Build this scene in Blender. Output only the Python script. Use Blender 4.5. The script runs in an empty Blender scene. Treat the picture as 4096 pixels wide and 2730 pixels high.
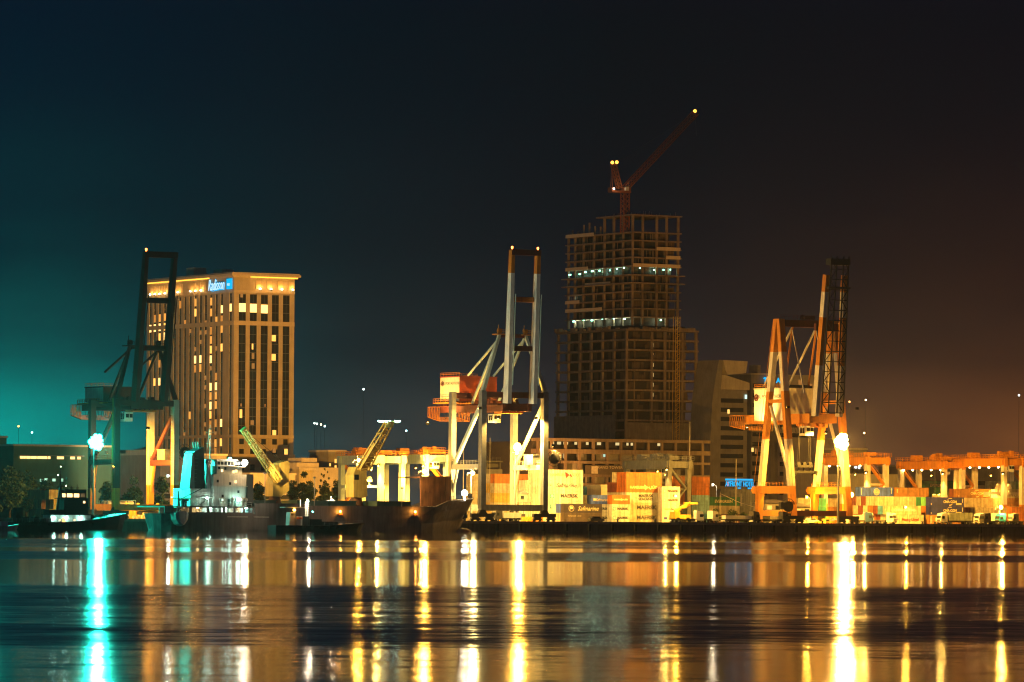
import bpy, math, random
from mathutils import Vector, Matrix
R = math.radians
rnd = random.Random(11)
scn = bpy.context.scene
COL = scn.collection
# ---- camera model: a 176 mm lens four metres above the water, rolled a little
F, HY, H, ROLL, TH = 20000.0, 2070.0, 4.0, R(0.40), R(30)
CR, SR = math.cos(ROLL), math.sin(ROLL)
D = Vector((math.cos(TH), math.sin(TH), 0))      # along the quay
N = Vector((-math.sin(TH), math.cos(TH), 0))     # inland
NB = 1193.3                                      # quay edge: N.p = NB
DECK = 2.7
def unroll(px, py):
    a, b = px - 2048, py - HY
    return a * CR + b * SR, -a * SR + b * CR
def at(px, v, py=2080, z=0.0):
    k = unroll(px, py)[0] / F
    Y = (NB + v) / (N.y + N.x * k)
    return Vector((k * Y, Y, z))
def atY(px, Y, py=2050, z=0.0):
    return Vector((unroll(px, py)[0] / F * Y, Y, z))
def zat(px, py, Y):
    return H - unroll(px, py)[1] / F * Y
# ---- mesh builder
class MB:
    def __init__(s): s.v, s.f, s.m = [], [], []
    def add(s, vs, fs, m=0):
        o = len(s.v); s.v += [tuple(p) for p in vs]
        s.f += [tuple(i + o for i in f) for f in fs]; s.m += [m] * len(fs); return s
    def box(s, x0, x1, y0, y1, z0, z1, m=0):
        vs = [(x, y, z) for z in (z0, z1) for y in (y0, y1) for x in (x0, x1)]
        return s.add(vs, [(0, 2, 3, 1), (4, 5, 7, 6), (0, 1, 5, 4), (2, 6, 7, 3), (0, 4, 6, 2), (1, 3, 7, 5)], m)
    def beam(s, p, q, w, h=None, m=0, w2=None, h2=None):
        p, q = Vector(p), Vector(q); h = h or w; w2 = w2 or w; h2 = h2 or h
        d = (q - p).normalized()
        up = Vector((0, 0, 1)) if abs(d.z) < .8 else Vector((0, 1, 0))
        a = d.cross(up).normalized(); b = a.cross(d).normalized()
        vs = []
        for c, ww, hh in ((p, w, h), (q, w2, h2)):
            for i, j in ((-1, -1), (1, -1), (1, 1), (-1, 1)):
                vs.append(c + a * (i * ww / 2) + b * (j * hh / 2))
        return s.add(vs, [(3, 2, 1, 0), (4, 5, 6, 7), (0, 1, 5, 4), (1, 2, 6, 5), (2, 3, 7, 6), (3, 0, 4, 7)], m)
    def tube(s, p, q, r, n=8, r2=None, m=0, cap=True):
        p, q = Vector(p), Vector(q); r2 = r if r2 is None else r2
        d = (q - p).normalized()
        up = Vector((0, 0, 1)) if abs(d.z) < .9 else Vector((0, 1, 0))
        a = d.cross(up).normalized(); b = a.cross(d)
        vs = []
        for c, rr in ((p, r), (q, r2)):
            for i in range(n):
                t = 2 * math.pi * i / n
                vs.append(c + a * (rr * math.cos(t)) + b * (rr * math.sin(t)))
        fs = [(i, (i + 1) % n, n + (i + 1) % n, n + i) for i in range(n)]
        if cap: fs += [tuple(range(n - 1, -1, -1)), tuple(range(n, 2 * n))]
        return s.add(vs, fs, m)
    def ring(s, c, r, t, ax='y', n=24, m=0):
        for i in range(n):
            pts = []
            for k in (i, i + 1):
                q = 2 * math.pi * k / n
                o = {'y': (math.cos(q), 0, math.sin(q)), 'x': (0, math.cos(q), math.sin(q)), 'z': (math.cos(q), math.sin(q), 0)}[ax]
                pts.append(Vector(c) + Vector(o) * r)
            s.beam(pts[0], pts[1], t, t, m)
        return s
    def prism(s, pts, y0, y1, ax='y', m=0):
        n = len(pts)
        def P(a, b, c): return (a, c, b) if ax == 'y' else ((c, a, b) if ax == 'x' else (a, b, c))
        vs = [P(a, b, y0) for a, b in pts] + [P(a, b, y1) for a, b in pts]
        fs = [(i, (i + 1) % n, n + (i + 1) % n, n + i) for i in range(n)] + [tuple(range(n - 1, -1, -1)), tuple(range(n, 2 * n))]
        return s.add(vs, fs, m)
    def sphere(s, c, r, n=10, k=6, sz=1.0, m=0):
        vs = [(c[0], c[1], c[2] - r * sz)]
        for j in range(1, k):
            t = math.pi * j / k - math.pi / 2
            for i in range(n):
                q = 2 * math.pi * i / n
                vs.append((c[0] + r * math.cos(t) * math.cos(q), c[1] + r * math.cos(t) * math.sin(q), c[2] + r * sz * math.sin(t)))
        vs.append((c[0], c[1], c[2] + r * sz)); e = len(vs) - 1
        fs = [(0, 1 + (i + 1) % n, 1 + i) for i in range(n)]
        for j in range(k - 2):
            for i in range(n):
                a, b = 1 + j * n + i, 1 + j * n + (i + 1) % n
                fs.append((a, b, b + n, a + n))
        fs += [(e, e - n + i, e - n + (i + 1) % n) for i in range(n)]
        return s.add(vs, fs, m)
    def rail(s, pts, h=1.1, t=.07, step=2.0, m=0):
        for p, q in zip(pts, pts[1:]):
            p, q = Vector(p), Vector(q); L = (q - p).length
            for z in (h, h * .55): s.beam(p + Vector((0, 0, z)), q + Vector((0, 0, z)), t, t, m)
            k = max(1, int(L / step))
            for i in range(k + 1):
                c = p.lerp(q, i / k); s.beam(c, c + Vector((0, 0, h)), t, t, m)
        return s
    def mesh(s, name):
        me = bpy.data.meshes.new(name); me.from_pydata(s.v, [], s.f); me.update(); return me
    def build(s, name, mat, parent=None, label=None, smooth=False):
        me = s.mesh(name)
        mats = mat if isinstance(mat, (list, tuple)) else [mat]
        for x in mats: me.materials.append(x)
        if len(mats) > 1: me.polygons.foreach_set('material_index', s.m)
        if smooth: me.polygons.foreach_set('use_smooth', [True] * len(s.f))
        return link(name, me, parent, label)
def link(name, me, parent=None, label=None):
    o = bpy.data.objects.new(name, me); COL.objects.link(o)
    if parent: o.parent = parent
    if label: o['label'] = label
    return o
def thing(name, label, cat, loc=(0, 0, 0), rz=TH, group=None):
    o = bpy.data.objects.new(name, None); COL.objects.link(o)
    o.location = loc; o.rotation_euler = (0, 0, rz); o.empty_display_size = .5
    return tag(o, label, cat, group)
def tag(o, label, cat, group=None):
    o['label'] = label; o['category'] = cat
    if group: o['group'] = group
    return o
def struct(o, kind='structure'):
    o['kind'] = kind; return o
def dup_part(src, parent):
    c = src.copy(); COL.objects.link(c); c.parent = parent; return c
def dup(root, loc, label, rz=None):
    r = root.copy(); COL.objects.link(r); r.location = loc; r['label'] = label
    if rz is not None: r.rotation_euler = (0, 0, rz)
    for ch in list(root.children):
        c = dup_part(ch, r)
        for g in list(ch.children): dup_part(g, c)
    return r
class Fr:
    """local frame of a thing parallel to the quay: photo column and row to local u and z at depth w behind its front"""
    def __init__(s, px, v): s.v = v; s.o = at(px, v); s.p0 = px
    def u(s, px, w=0, py=2080): return (at(px, s.v + w, py) - s.o).dot(D)
    def z(s, px, py, w=0): return zat(px, py, at(px, s.v + w, py).y)
    def P(s, px, py, w=0): return Vector((s.u(px, w, py), w, s.z(px, py, w)))
    def box(s, mb, px0, px1, py0, py1, w0, w1, m=0):
        c = (px0 + px1) / 2
        return mb.box(s.u(px0, w0), s.u(px1, w0), w0, w1, s.z(c, py1, w0), s.z(c, py0, w0), m)
# ---- materials
_M = {}
def mat(name, col, rough=.6, metal=0.0, var=.18, scale=1.5, streak=0.0, spec=.4):
    """painted or raw surface: noise-varied colour, vertical weather streaks, uneven gloss"""
    if name in _M: return _M[name]
    m = bpy.data.materials.new(name); m.use_nodes = True
    nt = m.node_tree; nd, lk = nt.nodes, nt.links
    b = nd['Principled BSDF']; b.inputs['Metallic'].default_value = metal
    b.inputs['Specular IOR Level'].default_value = spec
    tc = nd.new('ShaderNodeTexCoord')
    n1 = nd.new('ShaderNodeTexNoise'); n1.inputs['Scale'].default_value = scale; n1.inputs['Detail'].default_value = 6
    oi = nd.new('ShaderNodeObjectInfo'); va = nd.new('ShaderNodeVectorMath'); va.operation = 'MULTIPLY_ADD'; va.inputs[1].default_value = (.37, .53, .71)
    lk.new(oi.outputs['Location'], va.inputs[0]); lk.new(tc.outputs['Object'], va.inputs[2])
    lk.new(va.outputs[0], n1.inputs['Vector'])
    r1 = nd.new('ShaderNodeMapRange'); r1.inputs[1].default_value = .3; r1.inputs[2].default_value = .7
    r1.inputs[3].default_value = 1 - var; r1.inputs[4].default_value = 1 + var * .6
    lk.new(n1.outputs['Fac'], r1.inputs[0])
    fac = r1.outputs[0]
    if streak:
        mp = nd.new('ShaderNodeMapping'); mp.inputs['Scale'].default_value = (1.3, 1.3, .12)
        lk.new(va.outputs[0], mp.inputs['Vector'])
        n2 = nd.new('ShaderNodeTexNoise'); n2.inputs['Scale'].default_value = 1.2; n2.inputs['Detail'].default_value = 4
        lk.new(mp.outputs[0], n2.inputs['Vector'])
        r2 = nd.new('ShaderNodeMapRange'); r2.inputs[1].default_value = .35; r2.inputs[2].default_value = .65
        r2.inputs[3].default_value = 1 - streak; r2.inputs[4].default_value = 1.0
        lk.new(n2.outputs['Fac'], r2.inputs[0])
        mu = nd.new('ShaderNodeMath'); mu.operation = 'MULTIPLY'
        lk.new(fac, mu.inputs[0]); lk.new(r2.outputs[0], mu.inputs[1]); fac = mu.outputs[0]
    mx = nd.new('ShaderNodeVectorMath'); mx.operation = 'SCALE'; mx.inputs[0].default_value = col[:3]
    lk.new(fac, mx.inputs['Scale']); lk.new(mx.outputs[0], b.inputs['Base Color'])
    rr = nd.new('ShaderNodeMapRange'); rr.inputs[3].default_value = max(.05, rough - .1); rr.inputs[4].default_value = min(1, rough + .15)
    lk.new(n1.outputs['Fac'], rr.inputs[0]); lk.new(rr.outputs[0], b.inputs['Roughness'])
    _M[name] = m; return m
def emit(name, col, st, sample=False):
    if name in _M: return _M[name]
    m = bpy.data.materials.new(name); m.use_nodes = True
    b = m.node_tree.nodes['Principled BSDF']; b.inputs['Base Color'].default_value = (.0, .0, .0, 1)
    b.inputs['Emission Color'].default_value = (*col, 1); b.inputs['Emission Strength'].default_value = st
    m.cycles.emission_sampling = 'FRONT' if sample else 'NONE'
    _M[name] = m; return m
_L = {}
def light(parent, loc, power, col, r=.4, spot=None, aim=None):
    k = (power, tuple(col), r, spot)
    if k not in _L:
        l = bpy.data.lights.new('lamp_light', 'SPOT' if spot else 'POINT')
        l.energy = power; l.color = col; l.shadow_soft_size = r
        if spot: l.spot_size = R(spot); l.spot_blend = .6
        _L[k] = l
    o = bpy.data.objects.new('lamp_light', _L[k]); COL.objects.link(o); o.parent = parent; o.location = loc
    if aim is not None:
        d = Vector(aim).normalized(); o.rotation_euler = d.to_track_quat('-Z', 'Y').to_euler()
    return o
_T = {}
def text(s, size, m, parent, loc, rx=90, rz=0, shear=0.0, ext=.015, align='CENTER', sx=1.0, name='lettering', bold=0.0):
    k = (s, size, shear, ext, m.name, sx, align, bold)
    if k not in _T:
        cu = bpy.data.curves.new('lettering', 'FONT'); cu.body = s; cu.size = size; cu.shear = shear; cu.extrude = ext
        cu.align_x = align; cu.align_y = 'CENTER'; cu.offset = bold; cu.resolution_u = 3
        tmp = bpy.data.objects.new('tmp', cu); COL.objects.link(tmp)
        bpy.context.view_layer.update()
        me = bpy.data.meshes.new_from_object(tmp.evaluated_get(bpy.context.evaluated_depsgraph_get()))
        bpy.data.objects.remove(tmp); bpy.data.curves.remove(cu)
        if sx != 1:
            for v in me.vertices: v.co.x *= sx
        me.materials.clear(); me.materials.append(m); _T[k] = me
    o = link(name, _T[k], parent); o.location = loc; o.rotation_euler = (R(rx), 0, R(rz)); return o
# ================= camera, sky, air, water, ground =================
cd = bpy.data.cameras.new('camera'); cam = bpy.data.objects.new('camera', cd); COL.objects.link(cam)
cd.sensor_width = 36; cd.lens = 36 * F / 4096; cd.shift_y = (HY - 1365) / 4096
cd.clip_start = 1; cd.clip_end = 20000
cam.matrix_world = Matrix.Translation((0, 0, H)) @ Matrix.Rotation(R(90), 4, 'X') @ Matrix.Rotation(ROLL, 4, 'Z')
scn.camera = cam
scn.view_settings.view_transform = 'Standard'; scn.view_settings.look = 'None'
scn.view_settings.exposure = 0; scn.view_settings.gamma = 1
scn.cycles.use_denoising = True
scn.cycles.max_bounces = 6; scn.cycles.diffuse_bounces = 2; scn.cycles.glossy_bounces = 3
scn.cycles.volume_bounces = 0; scn.cycles.transmission_bounces = 2
scn.cycles.sample_clamp_indirect = 6; scn.cycles.sample_clamp_direct = 0
scn.cycles.use_light_tree = True; scn.cycles.filter_width = 1.15
w = bpy.data.worlds.new('World'); scn.world = w; w.use_nodes = True
nt = w.node_tree; nd, lk = nt.nodes, nt.links
bg = nd['Background']
sky = nd.new('ShaderNodeTexSky'); sky.sky_type = 'NISHITA'; sky.sun_disc = False
sky.sun_elevation = R(-9); sky.sun_rotation = R(250)
lk.new(sky.outputs[0], bg.inputs['Color']); bg.inputs['Strength'].default_value = .15
# night-sky glow of the city: brighter near the horizon, green to the left, sodium to the right
tc = nd.new('ShaderNodeTexCoord'); sep = nd.new('ShaderNodeSeparateXYZ'); lk.new(tc.outputs['Generated'], sep.inputs[0])
def ramp(src, lo, hi, stops):
    mr = nd.new('ShaderNodeMapRange'); mr.inputs[1].default_value = lo; mr.inputs[2].default_value = hi; lk.new(src, mr.inputs[0])
    cr = nd.new('ShaderNodeValToRGB'); e = cr.color_ramp.elements; lk.new(mr.outputs[0], cr.inputs[0])
    while len(e) < len(stops): e.new(.5)
    for el, (p, c) in zip(e, stops): el.position = p; el.color = (*c, 1)
    return cr.outputs[0]
az = ramp(sep.outputs['X'], -.11, .11, [(0, (.0, .46, .38)), (.18, (.002, .125, .120)), (.36, (.038, .060, .060)), (.55, (.040, .030, .030)), (.78, (.105, .044, .018)), (1, (.215, .066, .011))])
el = ramp(sep.outputs['Z'], 0, .105, [(0, (1, 1, 1)), (.13, (.80, .80, .80)), (.30, (.22, .22, .22)), (.5, (.06, .06, .06)), (.78, (.008, .008, .008)), (1, (0, 0, 0))])
top = ramp(sep.outputs['X'], -.11, .11, [(0, (.0, .0062, .0190)), (.35, (.0, .0034, .0100)), (.6, (.0004, .0022, .0062)), (1, (.0012, .0022, .0060))])
hi = ramp(sep.outputs['Z'], .10, .45, [(0, (0, 0, 0)), (.35, (.024, .009, .036)), (1, (.015, .006, .026))])
m0 = nd.new('ShaderNodeMix'); m0.data_type = 'RGBA'; m0.blend_type = 'ADD'; m0.inputs[0].default_value = 1
lk.new(top, m0.inputs[6]); lk.new(hi, m0.inputs[7]); top = m0.outputs[2]
m1 = nd.new('ShaderNodeMix'); m1.data_type = 'RGBA'; m1.blend_type = 'MULTIPLY'; m1.inputs[0].default_value = 1
cn = nd.new('ShaderNodeTexNoise'); cn.inputs['Scale'].default_value = 14; cn.inputs['Detail'].default_value = 5
cm = nd.new('ShaderNodeMapping'); cm.inputs['Scale'].default_value = (1, 1, 3.2); lk.new(tc.outputs['Generated'], cm.inputs['Vector']); lk.new(cm.outputs[0], cn.inputs['Vector'])
cr = nd.new('ShaderNodeMapRange'); cr.inputs[1].default_value = .3; cr.inputs[2].default_value = .7; cr.inputs[3].default_value = .55; cr.inputs[4].default_value = 1.4; lk.new(cn.outputs['Fac'], cr.inputs[0])
cs = nd.new('ShaderNodeVectorMath'); cs.operation = 'SCALE'; lk.new(el, cs.inputs[0]); lk.new(cr.outputs[0], cs.inputs['Scale'])
lk.new(az, m1.inputs[6]); lk.new(cs.outputs[0], m1.inputs[7])
m2 = nd.new('ShaderNodeMix'); m2.data_type = 'RGBA'; m2.blend_type = 'ADD'; m2.inputs[0].default_value = 1
lk.new(m1.outputs[2], m2.inputs[6]); lk.new(top, m2.inputs[7])
bg2 = nd.new('ShaderNodeBackground'); lk.new(m2.outputs[2], bg2.inputs['Color']); bg2.inputs['Strength'].default_value = 1.0
ad = nd.new('ShaderNodeAddShader'); lk.new(bg.outputs[0], ad.inputs[0]); lk.new(bg2.outputs[0], ad.inputs[1])
lk.new(ad.outputs[0], nd['World Output'].inputs['Surface'])
# air
hz = MB().box(-900, 900, -60, 4200, -2.5, 168).build('haze', None)
struct(hz, 'stuff'); hm = bpy.data.materials.new('haze_air'); hm.use_nodes = True
hn = hm.node_tree; hn.nodes.remove(hn.nodes['Principled BSDF'])
pv = hn.nodes.new('ShaderNodeVolumePrincipled'); pv.inputs['Color'].default_value = (.92, .93, .92, 1)
pv.inputs['Density'].default_value = HAZE = .00003; pv.inputs['Anisotropy'].default_value = .55
hn.links.new(pv.outputs[0], hn.nodes['Material Output'].inputs['Volume'])
hz.data.materials.clear(); hz.data.materials.append(hm)
# water
def water_mat():
    m = bpy.data.materials.new('harbour_water'); m.use_nodes = True
    nt = m.node_tree; nd, lk = nt.nodes, nt.links; b = nd['Principled BSDF']
    b.inputs['Base Color'].default_value = (.006, .003, .012, 1); b.inputs['IOR'].default_value = 1.33
    geo = nd.new('ShaderNodeNewGeometry')
    def M(op, *a):
        n = nd.new('ShaderNodeMath'); n.operation = op
        for i, x in enumerate(a):
            if isinstance(x, (int, float)): n.inputs[i].default_value = x
            else: lk.new(x, n.inputs[i])
        return n.outputs[0]
    def noise(sx, sy, det=3, rough=.55, off=0):
        mp = nd.new('ShaderNodeMapping'); mp.inputs['Scale'].default_value = (sx, sy, 1); mp.inputs['Location'].default_value = (off, off * 1.7, 0)
        lk.new(geo.outputs['Position'], mp.inputs['Vector'])
        n = nd.new('ShaderNodeTexNoise'); n.inputs['Scale'].default_value = 1; n.inputs['Detail'].default_value = det; n.inputs['Roughness'].default_value = rough
        lk.new(mp.outputs[0], n.inputs['Vector']); return M('SUBTRACT', n.outputs['Fac'], .5)
    sx = nd.new('ShaderNodeSeparateXYZ'); lk.new(geo.outputs['Position'], sx.inputs[0])
    # wakes and wind lanes lying across the harbour: mean facet tilt and ruffle against distance
    wob = noise(.012, .004, 2, .5, 40)
    Y = M('ADD', sx.outputs['Y'], M('MULTIPLY', M('MULTIPLY', M('ADD', wob, M('MULTIPLY', noise(.05, .012, 2, .5, 77), .4)), sx.outputs['Y']), .15))
    Y = M('ADD', Y, M('MULTIPLY', sx.outputs['X'], -.45))
    q = M('DIVIDE', 1320.0, Y)                         # 1 at the quay, about 11 at the nearest water
    def curve(stops, lo=.8, hi=11.8):
        mr = nd.new('ShaderNodeMapRange'); mr.inputs[1].default_value = lo; mr.inputs[2].default_value = hi; lk.new(q, mr.inputs[0])
        fc = nd.new('ShaderNodeFloatCurve'); c = fc.mapping.curves[0]; fc.mapping.use_clip = False
        while len(c.points) < len(stops): c.points.new(.5, .5)
        for p, (x, y) in zip(c.points, stops): p.location = ((x - lo) / (hi - lo), y); p.handle_type = 'AUTO_CLAMPED'
        fc.mapping.update(); lk.new(mr.outputs[0], fc.inputs[1]); return fc.outputs[0]
    tilt = curve(TILT); ruf = curve(RUF)
    fine = noise(.30, .50, 5, .62, 3); fine2 = noise(.02, .14, 3, .55, 9)
    slope = M('ADD', tilt, M('MULTIPLY', M('ADD', M('MULTIPLY', fine, .52), M('MULTIPLY', fine2, .24)), ruf))
    side = M('MULTIPLY', noise(.9, 1.8, 5, .65, 21), .16)
    cmb = nd.new('ShaderNodeCombineXYZ'); lk.new(side, cmb.inputs[0]); lk.new(M('MULTIPLY', slope, -1.0), cmb.inputs[1]); cmb.inputs[2].default_value = 1
    nv = nd.new('ShaderNodeVectorMath'); nv.operation = 'NORMALIZE'; lk.new(cmb.outputs[0], nv.inputs[0])
    lk.new(nv.outputs[0], b.inputs['Normal'])
    lk.new(M('MULTIPLY', ruf, .86), b.inputs['Roughness'])
    return m
TILT = [(.8, -.0005), (1.52, -.0005), (1.64, .016), (1.86, .016), (1.9, .0), (1.95, .0), (2.0, .016), (2.08, .014), (2.13, .001), (2.32, .001), (2.44, .017), (2.74, .015), (2.95, -.0022), (4.4, -.0038), (4.85, .012), (5.4, .016), (5.9, .009), (6.6, .009), (7.0, .016), (8.0, .015), (8.5, .004), (9.0, -.006), (9.4, -.003), (10.0, -.010), (11.8, -.010)]
RUF = [(.8, .03), (1.52, .045), (1.62, .13), (2.0, .13), (2.13, .08), (2.32, .08), (2.4, .13), (2.78, .13), (2.9, .085), (4.5, .10), (4.72, .14), (7.0, .135), (8.0, .135), (8.4, .125), (11.8, .135)]
wt = MB().add([(-850, -50, 0), (850, -50, 0), (850, 4000, 0), (-850, 4000, 0)], [(0, 1, 2, 3)]).build('water', water_mat()); struct(wt)
# quay: a long deck with a wall, terrain behind it
conc = mat('quay_concrete', (.10, .095, .085), .85, 0, .25, .4, .35)
asph = mat('yard_asphalt', (.045, .044, .042), .8, 0, .3, .3)
q0 = Vector((0, NB / N.y, 0))
qo = MB().box(-420, 420, 0, 6, -2.0, DECK).build('quay_wall', conc); qo.location = q0; qo.rotation_euler = (0, 0, TH); struct(qo)
cap = MB().box(-420, 420, -.35, .9, DECK - .5, DECK + .22).build('quay_kerb', mat('kerb_concrete', (.22, .2, .17), .85, 0, .3, .5, .3)); cap.location = q0; cap.rotation_euler = (0, 0, TH); struct(cap)
yd = MB().box(-620, 900, 6, 1900, -2.0, DECK).build('ground', asph); yd.location = q0; yd.rotation_euler = (0, 0, TH); struct(yd)
inkd = mat('dark_lettering', (.03, .03, .035), .6, 0, .05); inkw = mat('white_lettering', (.75, .74, .70), .6, 0, .05)
white = mat('white_paint', (.72, .71, .68), .45, 0, .12, .6, .2)
# ================= shipping containers =================
CC = {'W': (.68, .66, .60), 'C': (.58, .50, .36), 'O': (.55, .17, .03), 'B': (.22, .06, .025), 'Bl': (.06, .13, .62), 'Nv': (.022, .03, .20),
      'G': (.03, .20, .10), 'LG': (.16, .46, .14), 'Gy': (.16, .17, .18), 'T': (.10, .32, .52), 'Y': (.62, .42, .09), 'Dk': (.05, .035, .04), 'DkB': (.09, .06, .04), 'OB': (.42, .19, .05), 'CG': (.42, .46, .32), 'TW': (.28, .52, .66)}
def cmat(c): return mat('container_' + c, CC[c], .5, 0, .32, .9, .48)
_C = {}
inkt = mat('teal_emblem', (.01, .30, .33), .5, 0, .05); inkr = mat('red_emblem', (.45, .03, .02), .5, 0, .05); inko = mat('maroon_lettering', (.22, .03, .02), .5, 0, .05)
inkb = mat('blue_emblem', (.02, .03, .30), .5, 0, .05); inkc = mat('cream_lettering', (.72, .62, .34), .5, 0, .05); inkg = mat('faded_lettering', (.33, .27, .18), .6, 0, .1)
def cont_meshes(L, h, reefer):
    k = (L, h, reefer)
    if k in _C: return _C[k]
    b = MB(); Wd = 2.44; d = .014 if reefer else .055; pitch = .30 if not reefer else .46
    n = int((L - .3) / pitch); x = .15; pts = [(.15, d)]
    st = (L - .3) / n
    for i in range(n):
        pts += [(x + st * .12, d), (x + st * .28, 0.012), (x + st * .68, .012), (x + st * .84, d)]; x += st
    pts.append((L - .15, d)); z0, z1 = .14, h - .1
    vs = [(a, c, z0) for a, c in pts] + [(a, c, z1) for a, c in pts]; m = len(pts)
    b.add(vs, [(i, i + 1, m + i + 1, m + i) for i in range(m - 1)])
    b.add([(a, Wd - c, z) for z in (z0, z1) for a, c in pts], [(i + 1, i, m + i, m + i + 1) for i in range(m - 1)])
    b.add([(.05, .05, h - .06), (L - .05, .05, h - .06), (L - .05, Wd - .05, h - .06), (.05, Wd - .05, h - .06)], [(0, 1, 2, 3)])
    b.add([(L - .06, .06, z0), (L - .06, Wd - .06, z0), (L - .06, Wd - .06, z1), (L - .06, .06, z1)], [(0, 1, 2, 3)])
    b.add([(.06, .06, z0), (.06, Wd - .06, z0), (.06, Wd - .06, z1), (.06, .06, z1)], [(3, 2, 1, 0)])
    fr = MB()
    for xx in (0, L - .16):
        for yy in (0, Wd - .16): fr.box(xx, xx + .16, yy, yy + .16, 0, h)
        fr.box(xx, xx + .16, .16, Wd - .16, 0, .16).box(xx, xx + .16, .16, Wd - .16, h - .12, h - .004)
    for yy in (0, Wd - .1): fr.box(.16, L - .16, yy, yy + .1, 0.004, .15).box(.16, L - .16, yy, yy + .1, h - .11, h - .008)
    doors = []
    if not reefer:
        for a, c in ((.17, 1.20), (1.24, 2.27)):
            q = MB().box(.0, .05, a, c, .18, h - .14)
            for t in (.28, .72): q.tube((-.03, a + (c - a) * t, .15), (-.03, a + (c - a) * t, h - .1), .025, 6)
            for z in (.4, .8): q.box(-.05, .0, a + .1, c - .1, h * z - .05, h * z + .05) if z == .4 else None
            doors.append(q.mesh('door'))
    else:
        q = MB().box(.0, .055, .18, 2.26, .3, h - .3); q.box(-.02, .0, .35, 1.0, .5, 1.2).box(-.02, .0, 1.4, 2.1, .5, 1.2).tube((-.03, .72, h * .66), (0, .72, h * .66), .38, 14).tube((-.03, 1.7, h * .66), (0, 1.7, h * .66), .38, 14)
        doors.append(q.mesh('cooling_unit'))
    _C[k] = (b.mesh('body'), fr.mesh('frame'), doors); return _C[k]
_CM = {}
def star(par, x, z, s, m1, m2):
    MB().box(x - s, x + s, -.035, -.006, z - s, z + s).build('emblem', m1, par)
    pts = []
    for i in range(14): q = math.pi * i / 7 + math.pi / 2; rr = s * (.86 if i % 2 == 0 else .42); pts.append((x + rr * math.cos(q), z + rr * math.sin(q)))
    MB().prism(pts, -.07, -.037).build('emblem', m2, par)
def logo(o, L, h, spec):
    for s in spec:
        k = s[0]
        if k == 'star': star(o, s[1] * L, s[2] * h, s[3], inkt, inkw)
        elif k == 'sail':
            x, z, q, m = s[1] * L, s[2] * h, s[3], s[4]
            MB().prism([(x - q, z + q * .8), (x + q * .35, z + q * .05), (x - q * .7, z - q * .8)], -.04, -.006).prism([(x + q * .2, z), (x + q * .75, z + .3 * q), (x + q * 1.2, z - q * .7)], -.04, -.006).build('emblem', m, o)
        elif k == 'globe':
            x, z, q = s[1] * L, s[2] * h, s[3]; g = MB()
            g.ring((x, -.03, z), q, .09, 'y', 22)
            for e in (.5,):
                for sg in (-1, 1):
                    P = [Vector((x + sg * q * e * math.cos(t), -.03, z + q * math.sin(t))) for t in [math.pi * (i / 8 - .5) for i in range(9)]]
                    for a, b in zip(P, P[1:]): g.beam(a, b, .07)
            g.box(x - .03, x + .03, -.05, -.006, z - q, z + q).box(x - q * .9, x + q * .9, -.05, -.006, z + q * .42, z + q * .5).box(x - q * .9, x + q * .9, -.05, -.006, z - q * .5, z - q * .42)
            g.box(x - q * 1.05, x + q * 1.05, -.045, -.006, z - q * .3, z + q * .3); g.build('emblem', inkc, o)
            text('COSCO', q * .55, inkb, o, (x, -.06, z))
        elif k == 'swoosh':
            x, z, q = s[1] * L, s[2] * h, s[3]
            MB().prism([(x - 1.0 * q, z + .42 * q), (x - .2 * q, z + .85 * q), (x + .5 * q, z + .8 * q), (x + .55 * q, z + .98 * q), (x - .3 * q, z + 1.0 * q)], -.04, -.006).build('emblem', s[4], o)
            MB().prism([(x - .3 * q, z - .75 * q), (x + .3 * q, z - .72 * q), (x + .9 * q, z - .42 * q), (x + .3 * q, z - 1.0 * q), (x - .25 * q, z - 1.0 * q)], -.04, -.006).build('emblem', s[4], o)
        elif k == 'box': x, z = s[1] * L, s[2] * h; MB().box(x - s[3], x + s[3], -.04, -.006, z - s[4], z + s[4]).build('plate', s[5], o)
        elif k == 'kk':
            x, z = s[1] * L, s[2] * h; g = MB()
            for i in (0, 1): xx = x + i * .62; g.prism([(xx - .1, z + .55), (xx + .32, z + .55), (xx - .12, z - .55), (xx - .55, z - .55)], -.04, -.006)
            g.prism([(x + .75, z + .1), (x + 1.25, z + .05), (x + 1.25, z - .05), (x + .55, z - .1)], -.04, -.006); g.build('emblem', inkb, o)
        elif k == 'flag': x, z = s[1] * L, s[2] * h; MB().ring((x, -.03, z), .85, .07, 'y', 20).prism([(x - .5, z - .6), (x - .4, z - .6), (x - .4, z - .1), (x + .55, z - .2), (x + .45, z + .1), (x + .6, z + .5), (x - .5, z + .55)], -.04, -.006).build('emblem', inkc, o)
        else: text(k, s[3], s[4], o, (s[1] * L, -.022, s[2] * h), shear=s[5] if len(s) > 5 else 0, bold=s[6] if len(s) > 6 else 0, sx=s[7] if len(s) > 7 else 1)
GRP = 'shipping containers stacked in the yard'
def cont(p, z, L, h, c, label, spec=(), reefer=False, group=GRP, rz=TH):
    o = thing('shipping_container', label, 'container', (p.x, p.y, z), rz, group)
    b, fr, doors = cont_meshes(L, h, reefer); m = cmat(c)
    for nm, me in [('body', b), ('frame', fr)] + [('door' if not reefer else 'cooling_unit', d) for d in doors]:
        k = (me.name, c)
        if k not in _CM:
            q = me.copy(); q.materials.append(m if nm != 'frame' else m); _CM[k] = q
        link(nm, _CM[k], o)
    logo(o, L, h, spec); return o
F40, F20 = 12.19, 6.06
def MK(s=1.25, x=.62, col=None): return [(('MAERSK'), x, .5, s, col or inkd, 0, .05, 1.15)]
MKS = lambda s=1.35: [('star', .16, .5, .62)] + MK(s)
M20 = [('star', .14, .5, .45)] + [('MAERSK', .6, .5, .9, inkd, 0, .035, 1.1)]
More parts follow.
